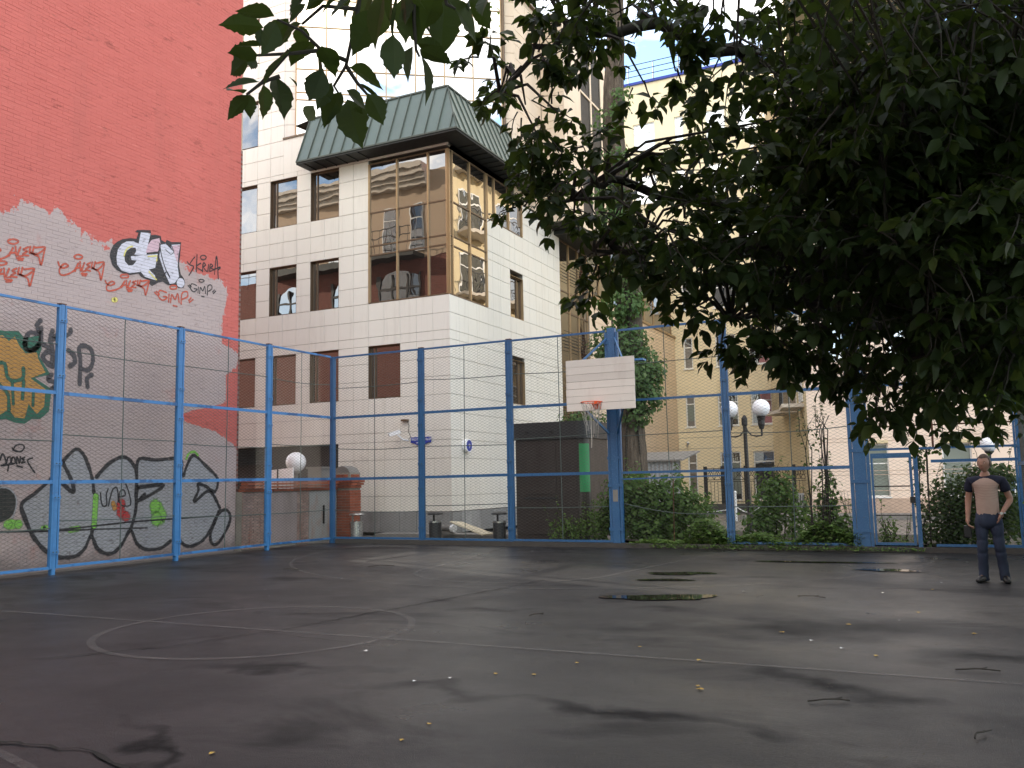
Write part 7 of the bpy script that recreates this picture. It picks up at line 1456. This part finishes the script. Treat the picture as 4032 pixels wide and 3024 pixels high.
# image left is his right
def L3(r, f, z): v = rgt*r+fwd*f; return (v.x, v.y, z)
M['skin'] = pmat('skin', (.32,.175,.122), .5, .08, 9, .05, 60)
M['hair'] = pmat('short_brown_hair', (.060,.036,.024), .7, .25, 60)
M['jeans'] = pmat('blue_jeans', (.022,.032,.060), .85, .28, 5, .3, 90, bump=.7, bs=16, stain=((.06,.08,.12), 3.5, .4))
M['shoe'] = pmat('black_shoe', (.012,.012,.013), .45, .2, 9)
M['phone'] = pmat('black_bag', (.012,.012,.014), .5, .2, 6)
def shirt_mat():
    q = NT('raglan_shirt'); tcn = q.n('ShaderNodeTexCoord'); s = q.sep(tcn.outputs['Object'])
    d1 = q.n('ShaderNodeVectorMath', operation='DOT_PRODUCT'); q.set(d1.inputs[0], tcn.outputs['Object']); d1.inputs[1].default_value = tuple(rgt)
    r = q.math('ABSOLUTE', q.math('ADD', d1.outputs['Value'], .0)); z = s[2]
    nz = q.math('MULTIPLY_ADD', q.noise(30, 4), .02, -.01)
    lim = q.math('SUBTRACT', 1.475, q.math('MULTIPLY', q.math('MULTIPLY', r, r), 3.2))
    cream = q.math('MULTIPLY', q.math('LESS_THAN', q.math('ADD', z, nz), lim), q.math('LESS_THAN', q.math('ADD', r, nz), .175))
    cr_ = q.mix(q.noise(4, 4), (.33,.235,.19), (.42,.31,.255))
    # faint printed arches and lettering-like marks on the chest
    wv = q.n('ShaderNodeTexWave', wave_type='RINGS'); wv.inputs['Scale'].default_value = 9; wv.inputs['Distortion'].default_value = 3; wv.inputs['Detail'].default_value = 3
    mpn = q.n('ShaderNodeMapping'); mpn.inputs['Location'].default_value = (0,0,-1.02); q.set(mpn.inputs['Vector'], tcn.outputs['Object']); q.set(wv.inputs['Vector'], mpn.outputs[0])
    band = q.math('MULTIPLY', q.math('GREATER_THAN', z, 1.17), q.math('LESS_THAN', z, 1.40))
    cr_ = q.mix(q.math('MULTIPLY', q.math('MULTIPLY', q.ramp(wv.outputs['Fac'], .55, .8), band), .25), cr_, (.22,.14,.12))
    q.bump(q.noise(9, 3, .5, (1,1,2)), .35, .02)
    return q.fin(q.mix(cream, (.014,.016,.030), cr_), .85, 0, .2)
M['shirt'] = shirt_mat()
def skin_obj(name, verts, edges, radii, mat, sub=2, root=0, par=man):
    me = bpy.data.meshes.new(name); me.from_pydata(verts, edges, []); o = bpy.data.objects.new(name, me); COL.objects.link(o); o.parent = par
    md = o.modifiers.new('skin', 'SKIN'); md.branch_smoothing = .6; md.use_smooth_shade = True
    for i, r in enumerate(radii): me.skin_vertices[0].data[i].radius = r if isinstance(r, tuple) else (r, r)
    for i in range(len(verts)): me.skin_vertices[0].data[i].use_root = (i == root)
    sb = o.modifiers.new('sub', 'SUBSURF'); sb.levels = sub; sb.render_levels = sub
    me.materials.append(mat); return o
# joints; his right leg (image left) a little back, left leg carries the weight
J = dict(pel=L3(0,0,.93), wst=L3(0,.0,1.08), chest=L3(0,.02,1.30), upc=L3(0,-.005,1.455), nk=L3(0,-.005,1.525), hd0=L3(0,.012,1.585), hd1=L3(.0,.025,1.685),
  rs=L3(.195,-.01,1.445), re=L3(.25,-.05,1.15), rw=L3(.262,.02,.90), rh=L3(.262,.04,.83),
  ls=L3(-.195,-.01,1.445), le=L3(-.29,-.08,1.16), lw=L3(-.185,.085,.98), lh=L3(-.155,.095,.91),
  rhp=L3(.09,0,.90), rk=L3(.10,.03,.50), ra=L3(.115,-.01,.09), rt=L3(.15,.15,.035),
  lhp=L3(-.09,0,.90), lk=L3(-.12,.045,.50), la=L3(-.155,-.02,.09), lt=L3(-.19,.13,.035))
def chain_skin(name, spec, links, mat, **k):
    ks = list(spec); return skin_obj(name, [J[a] if isinstance(a, str) else a for a in ks], [(ks.index(a), ks.index(b)) for a, b in links], [spec[a] for a in ks], mat, **k)
spec = dict(pel=(.12,.09), wst=(.11,.085), chest=(.12,.09), upc=(.09,.065), nk=.066, hd0=.064, rs=.048, re=.048, rw=.030, rh=.034, ls=.048, le=.048, lw=.030, lh=.034, rhp=.088, rk=.058, ra=.042, rt=.036, lhp=.088, lk=.058, la=.042, lt=.036)
links_ = [('pel','wst'),('wst','chest'),('chest','upc'),('upc','nk'),('nk','hd0'),('upc','rs'),('rs','re'),('re','rw'),('rw','rh'),('upc','ls'),('ls','le'),('le','lw'),('lw','lh'),('pel','rhp'),('rhp','rk'),('rk','ra'),('ra','rt'),('pel','lhp'),('lhp','lk'),('lk','la'),('la','lt')]
chain_skin('body', spec, links_, M['skin'])
J['rse'] = tuple(Vector(J['rs']).lerp(Vector(J['re']), .62)); J['lse'] = tuple(Vector(J['ls']).lerp(Vector(J['le']), .62)); J['hem'] = L3(0,.005,.875)
chain_skin('t_shirt', dict(wst=(.160,.124), hem=(.166,.128), chest=(.190,.140), upc=(.155,.105), nkb=.095, rs=.088, rse=.080, ls=.088, lse=.080) if J.setdefault('nkb', L3(0,-.008,1.545)) else None,
   [('hem','wst'),('wst','chest'),('chest','upc'),('upc','nkb'),('upc','rs'),('rs','rse'),('upc','ls'),('ls','lse')], M['shirt'])
def local_obj(nm, mb, m, par=man, smooth=True):
    o = bpy.data.objects.new(nm, mb.mesh(nm, m, smooth)); COL.objects.link(o); o.parent = par; return o
jm = MB(); kk = 24
rings = [(1.0,.146,.112),(.965,.156,.119),(.92,.168,.128),(.87,.176,.134),(.82,.172,.130),(.775,.135,.105),(.75,.05,.06)]
for z, rx, ry in rings:
    for j in range(kk):
        t = 2*math.pi*j/kk; w_ = 1+.015*math.sin(5*t+z*40); jm.v.append(L3(rx*w_*math.cos(t), ry*w_*math.sin(t), z))
for i in range(len(rings)-1):
    for j in range(kk): jm.f.append((i*kk+j, i*kk+(j+1) % kk, (i+1)*kk+(j+1) % kk, (i+1)*kk+j)); jm.mi.append(0)
for hip, kn, an, ph_ in (('rhp','rk','ra',0.3), ('lhp','lk','la',1.7)):
    H, K, A_ = Vector(J[hip]), Vector(J[kn]), Vector(J[an]); A_.z = .035; pts, rs = [], []
    H = H+Vector((0,0,-.02))
    for i in range(37):
        f = i/36; p = H.lerp(K, f/.46) if f < .46 else K.lerp(A_, (f-.46)/.54)
        r = .086+.010*math.exp(-((f-.12)/.08)**2)-.016*(f/.46)**.8 if f < .46 else .070-.006*((f-.46)/.54)
        r += .0045*math.sin(f*52+ph_)*math.exp(-((f-.47)/.13)**2)+.006*math.sin(f*70+ph_)*max(0, f-.82)*5+.003*math.sin(f*33+ph_)
        pts.append(p+fwd*.006*math.sin(f*29+ph_)); rs.append(r)
    jm.tube(pts, rs, 18)
local_obj('jeans', jm, M['jeans'])
# head: shaped sphere with brow, nose, mouth, ears
hm = MB(); nu, nv = 28, 22; hc = Vector(J['hd1'])
hf = math.radians(14); hfw = (fwd*math.cos(hf)+rgt*math.sin(hf)).normalized(); hrt = Vector((hfw.y, -hfw.x, 0))
for i in range(nv+1):
    ph_ = math.pi*i/nv; zz_ = math.cos(ph_); ring = math.sin(ph_)
    for j in range(nu):
        t = 2*math.pi*j/nu; a, b = math.cos(t)*ring, math.sin(t)*ring      # a to his right, b forwards
        r_, f_, z_ = a*.084, b*.104, zz_*.128
        if zz_ < 0: k_ = 1+.30*zz_; r_ *= k_; f_ *= (1+.12*zz_); f_ += .012*(-zz_)
        if b > .6*ring and ring > .3:
            c_ = math.exp(-(a/.22)**2)
            f_ += .020*c_*math.exp(-((zz_+.20)/.14)**2)          # nose
            f_ += .006*math.exp(-((zz_-.14)/.08)**2)            # brow
            f_ -= .008*math.exp(-((abs(a)-.42)/.16)**2)*math.exp(-((zz_-.02)/.07)**2)  # eye sockets
            f_ += .006*c_*math.exp(-((zz_+.52)/.07)**2)          # lips
            f_ += .006*c_*math.exp(-((zz_+.85)/.12)**2)          # chin
        v = hc+hrt*r_+hfw*f_+Vector((0,0,z_)); hm.v.append(tuple(v))
for i in range(nv):
    for j in range(nu): hm.f.append((i*nu+j, i*nu+(j+1) % nu, (i+1)*nu+(j+1) % nu, (i+1)*nu+j)); hm.mi.append(0)
for s in (-1, 1):
    e_ = hc+hrt*s*.078+Vector((0,0,-.005)); hm.sphere(e_, .026, 10, 8, (.35,.6,1.15))
o_ = bpy.data.objects.new('head', hm.mesh('head', M['skin'], True)); COL.objects.link(o_); o_.parent = man; head = o_
def hpart(nm, c, r, m, sc=(1,1,1)):
    mb = MB(); mb.sphere(c, r, 10, 8, sc); o = bpy.data.objects.new(nm, mb.mesh(nm, m, True)); COL.objects.link(o); o.parent = head
for s in (-1, 1):
    hpart('eye', hc+hrt*s*.031+hfw*.083+Vector((0,0,.004)), .011, M['signwhite'], (1,1,.6)); hpart('iris', hc+hrt*s*.031+hfw*.091+Vector((0,0,.004)), .0055, M['iron'])
    mb = MB(); mb.tube([hc+hrt*s*x_+hfw*f_+Vector((0,0,z_)) for x_, f_, z_ in ((.014,.098,.023),(.03,.095,.028),(.048,.085,.022))], .004, 5); o = bpy.data.objects.new('eyebrow', mb.mesh('eyebrow', M['hair'])); COL.objects.link(o); o.parent = head
mb = MB(); mb.tube([hc+hrt*x_+hfw*f_+Vector((0,0,-.064)) for x_, f_ in ((-.024,.094),(-.01,.102),(.01,.102),(.024,.094))], .004, 5); o = bpy.data.objects.new('mouth', mb.mesh('mouth', pmat('lips', (.30,.13,.10), .5, .05, 9))); COL.objects.link(o); o.parent = head
# short hair cap
hr = MB()
for i in range(nv+1):
    ph_ = math.pi*i/nv*.60; zz_ = math.cos(ph_); ring = math.sin(ph_)
    for j in range(nu):
        t = 2*math.pi*j/nu; a, b = math.cos(t)*ring, math.sin(t)*ring
        zf = zz_ if b < .25 else max(zz_, .50+.10*abs(a))
        rg = math.sqrt(max(0, 1-zf*zf)); q_ = rg/ring if ring > 1e-4 else 1
        hr.v.append(tuple(hc+hrt*a*q_*.090+hfw*(b*q_*.110-.002)+Vector((0,0,zf*.136+random.uniform(-.0015,.0015)))))
for i in range(nv):
    for j in range(nu): hr.f.append((i*nu+j, i*nu+(j+1) % nu, (i+1)*nu+(j+1) % nu, (i+1)*nu+j)); hr.mi.append(0)
o_ = bpy.data.objects.new('hair', hr.mesh('hair', M['hair'], True)); COL.objects.link(o_); o_.parent = man
# right hand with curled fingers round a small black bag; left hand tucked in the pocket with thumb out
def hand(w, d, side, curl, nm='hand'):
    w = Vector(w); d = Vector(d).normalized(); fw_ = fwd; out = d.cross(fw_).normalized()*side
    vs = [tuple(w-d*.02), tuple(w+d*.04), tuple(w+d*.075)]; es = [(0,1),(1,2)]; rs = [(.026,.026), (.034,.022), (.036,.020)]
    for k, (off_, ln) in enumerate(((-.028,.070),(-.009,.082),(.010,.076),(.027,.060))):
        b = len(vs); base = w+d*.078+fw_*off_*1.0
        p1 = base+d*ln*.42-out*curl*.012; p2 = p1+d*ln*.30-out*curl*.026; p3 = p2+d*ln*.18-out*curl*.030
        vs += [tuple(base), tuple(p1), tuple(p2), tuple(p3)]; es += [(2,b),(b,b+1),(b+1,b+2),(b+2,b+3)]; rs += [(.0105,.0105),(.0098,.0098),(.009,.009),(.008,.008)]
    b = len(vs); q = w+d*.03+fw_*.032; vs += [tuple(q), tuple(q+d*.03+fw_*.018-out*.008), tuple(q+d*.055+fw_*.014-out*.018)]; es += [(1,b),(b,b+1),(b+1,b+2)]; rs += [(.012,.012),(.0105,.0105),(.009,.009)]
    return skin_obj(nm, vs, es, rs, M['skin'], 1)
hand(J['rw'], Vector(J['rh'])-Vector(J['rw']), 1, 1.2)
hand(L3(-.175,.095,.965), Vector((0,0,-1))+rgt*.35, -1, .3)
mb = MB(); c_ = Vector(L3(.275,.02,.70)); mb.box(c_.x-.05, c_.x+.05, c_.y-.03, c_.y+.03, .62, .80); o_ = bpy.data.objects.new('pouch', mb.mesh('pouch', M['phone'])); COL.objects.link(o_); o_.parent = man
md = o_.modifiers.new('b', 'BEVEL'); md.width = .015; md.segments = 3
mb = MB(); wq = Vector(J['lw']).lerp(Vector(L3(-.175,.095,.965)), .3); mb.tube([wq+Vector((0,0,0))+rgt*.040*math.cos(t)+fwd*.036*math.sin(t) for t in np.linspace(0,6.283,17)], .009, 6, False); mb.tube([wq+fwd*.036, wq+fwd*.05], .020, 12); o_ = bpy.data.objects.new('watch', mb.mesh('watch', M['chrome'])); COL.objects.link(o_); o_.parent = man
for a_, t_ in (('ra','rt'),('la','lt')):
    A_, T_ = Vector(J[a_]), Vector(J[t_]); dd = (T_-A_); dd.z = 0; dd.normalize()
    skin_obj('shoe', [tuple(Vector((A_.x,A_.y,.05))-dd*.06), tuple(Vector((A_.x,A_.y,.055))+dd*.05), tuple(Vector((A_.x,A_.y,.04))+dd*.17), tuple(Vector((A_.x,A_.y,.035))+dd*.25)], [(0,1),(1,2),(2,3)], [(.050,.056),(.052,.058),(.052,.038),(.038,.028)], M['shoe'], 2)
# ---------------------------------------------------------------- fallen leaves, twigs and scraps on the court
fl_me = []
for s in range(4):
    r = random.Random(40+s); mb = MB(); T = [0,.2,.45,.7,1.0]; Wd = [0,.26,.32,.2,0]; cv = r.uniform(.1,.35)
    mid = [(0, t, .02+cv*(t-.5)**2) for t in T]; Lf = [(-w_, t, .02+cv*(t-.5)**2+w_*r.uniform(.1,.5)) for t, w_ in zip(T, Wd)]; Rt = [(w_, t, .02+cv*(t-.5)**2+w_*r.uniform(.1,.5)) for t, w_ in zip(T, Wd)]
    n = 5; mb.add(mid+Lf+Rt, [(i, i+1, n+i+1, n+i) for i in range(n-1)]+[(i, 2*n+i, 2*n+i+1, i+1) for i in range(n-1)]); fl_me.append(mb.mesh('fallen_leaf', M['yleaf']))
spots = [(-3.04,4.66),(-3.92,4.02),(-3.05,5.0),(-3.06,6.58),(-1.72,6.64),(-1.66,6.55),(-3.36,6.5),(-1.5,9.2),(-.6,8.3),(.15,9.7),(-.2,13.2),(-7.3,15.4),(-1.95,7.6),(-2.9,7.1),(-2.6,8.0),(-1.0,9.9),(-.35,11.0)]
for i, (x, y) in enumerate(spots):
    o = link('fallen_leaf', fl_me[i % 4], None, (x, y, .013)); s = rn.uniform(.04,.07); o.scale = (s, s, s); o.rotation_euler = (0, 0, rn.uniform(0, 6.28)); tag(o, 'small yellow fallen leaf lying on the asphalt court', 'fallen leaf', 'fallen leaves on the court')
for i, (x, y) in enumerate([(-4.9,6.9),(-1.2,8.8),(-.9,8.5),(-8.6,9.8),(-9.2,10.4),(-2.5,12.2),(-.8,12.6),(-.1,14.0),(-5.9,17.6),(-8.2,17.8),(.3,17.3),(-3.8,6.0),(-3.6,6.2),(-9.0,12.0),(-10.4,14.6),(-.5,10.3)]):
    mb = MB(); k = rn.uniform(.012,.026); mb.add([(-k,-k*.5,.016),(k,-k*.6,.02),(k*.9,k*.5,.016),(-k*.7,k*.6,.024)], [(0,1,2,3)])
    o = link('paper_scrap', mb.mesh('paper_scrap', M['paper']), None, (x, y, .004)); o.rotation_euler = (0,0,rn.uniform(0,6.28)); tag(o, 'tiny white paper scrap on the asphalt court', 'litter', 'paper scraps on the court')
for i, (x, y, a, l) in enumerate([(-.8,6.5,.4,.28),(-1.6,11.9,-.2,.35),(.15,7.9,.2,.3),(-.2,5.1,.1,.4),(-9.6,14.0,.5,.5),(-4.3,9.4,.9,.18),(-10.9,13.0,-.1,.4),(.1,6.0,1.2,.2)]):
    mb = MB(); pts = [(l*(t-.5)*math.cos(a)+rn.uniform(-.012,.012), l*(t-.5)*math.sin(a)+rn.uniform(-.012,.012), .016+.012*math.sin(3*t)) for t in np.linspace(0,1,6)]; mb.tube(pts, .006, 5); mb.tube([pts[3], (pts[3][0]+.05, pts[3][1]+.06, .03)], .004, 4)
    o = link('fallen_twig', mb.mesh('fallen_twig', M['twig']), None, (x, y, .006)); tag(o, 'dry brown fallen twig lying on the asphalt court', 'twig', 'fallen twigs on the court')

# grit and crumbs of bark trodden into the court, gathered towards the kerb
P, D, N, L2 = [], [], [], []
for i in range(2600):
    if rn.random() < .45: x = rn.uniform(-14.4, 1.2); y = 19.2-abs(rn.gauss(0, .35))
    else: x = rn.uniform(-11, 1.3); y = rn.uniform(2.5, 19)
    if rn.random() < .5 and x < -3: continue
    P.append((x, y, .016)); a = rn.uniform(0, 6.28); D.append((math.cos(a), math.sin(a), .1)); N.append((rn.gauss(0,.2), rn.gauss(0,.2), 1)); L2.append(rn.uniform(.006,.02))
gr = bpy.data.objects.new('grit', leaf_mesh('grit', P, D, N, L2, pmat('grit_crumbs', (.10,.085,.06), .9, .8, 40), True)); COL.objects.link(gr); tag(gr, 'fine grit and bark crumbs scattered over the asphalt court', 'grit', kind='stuff')
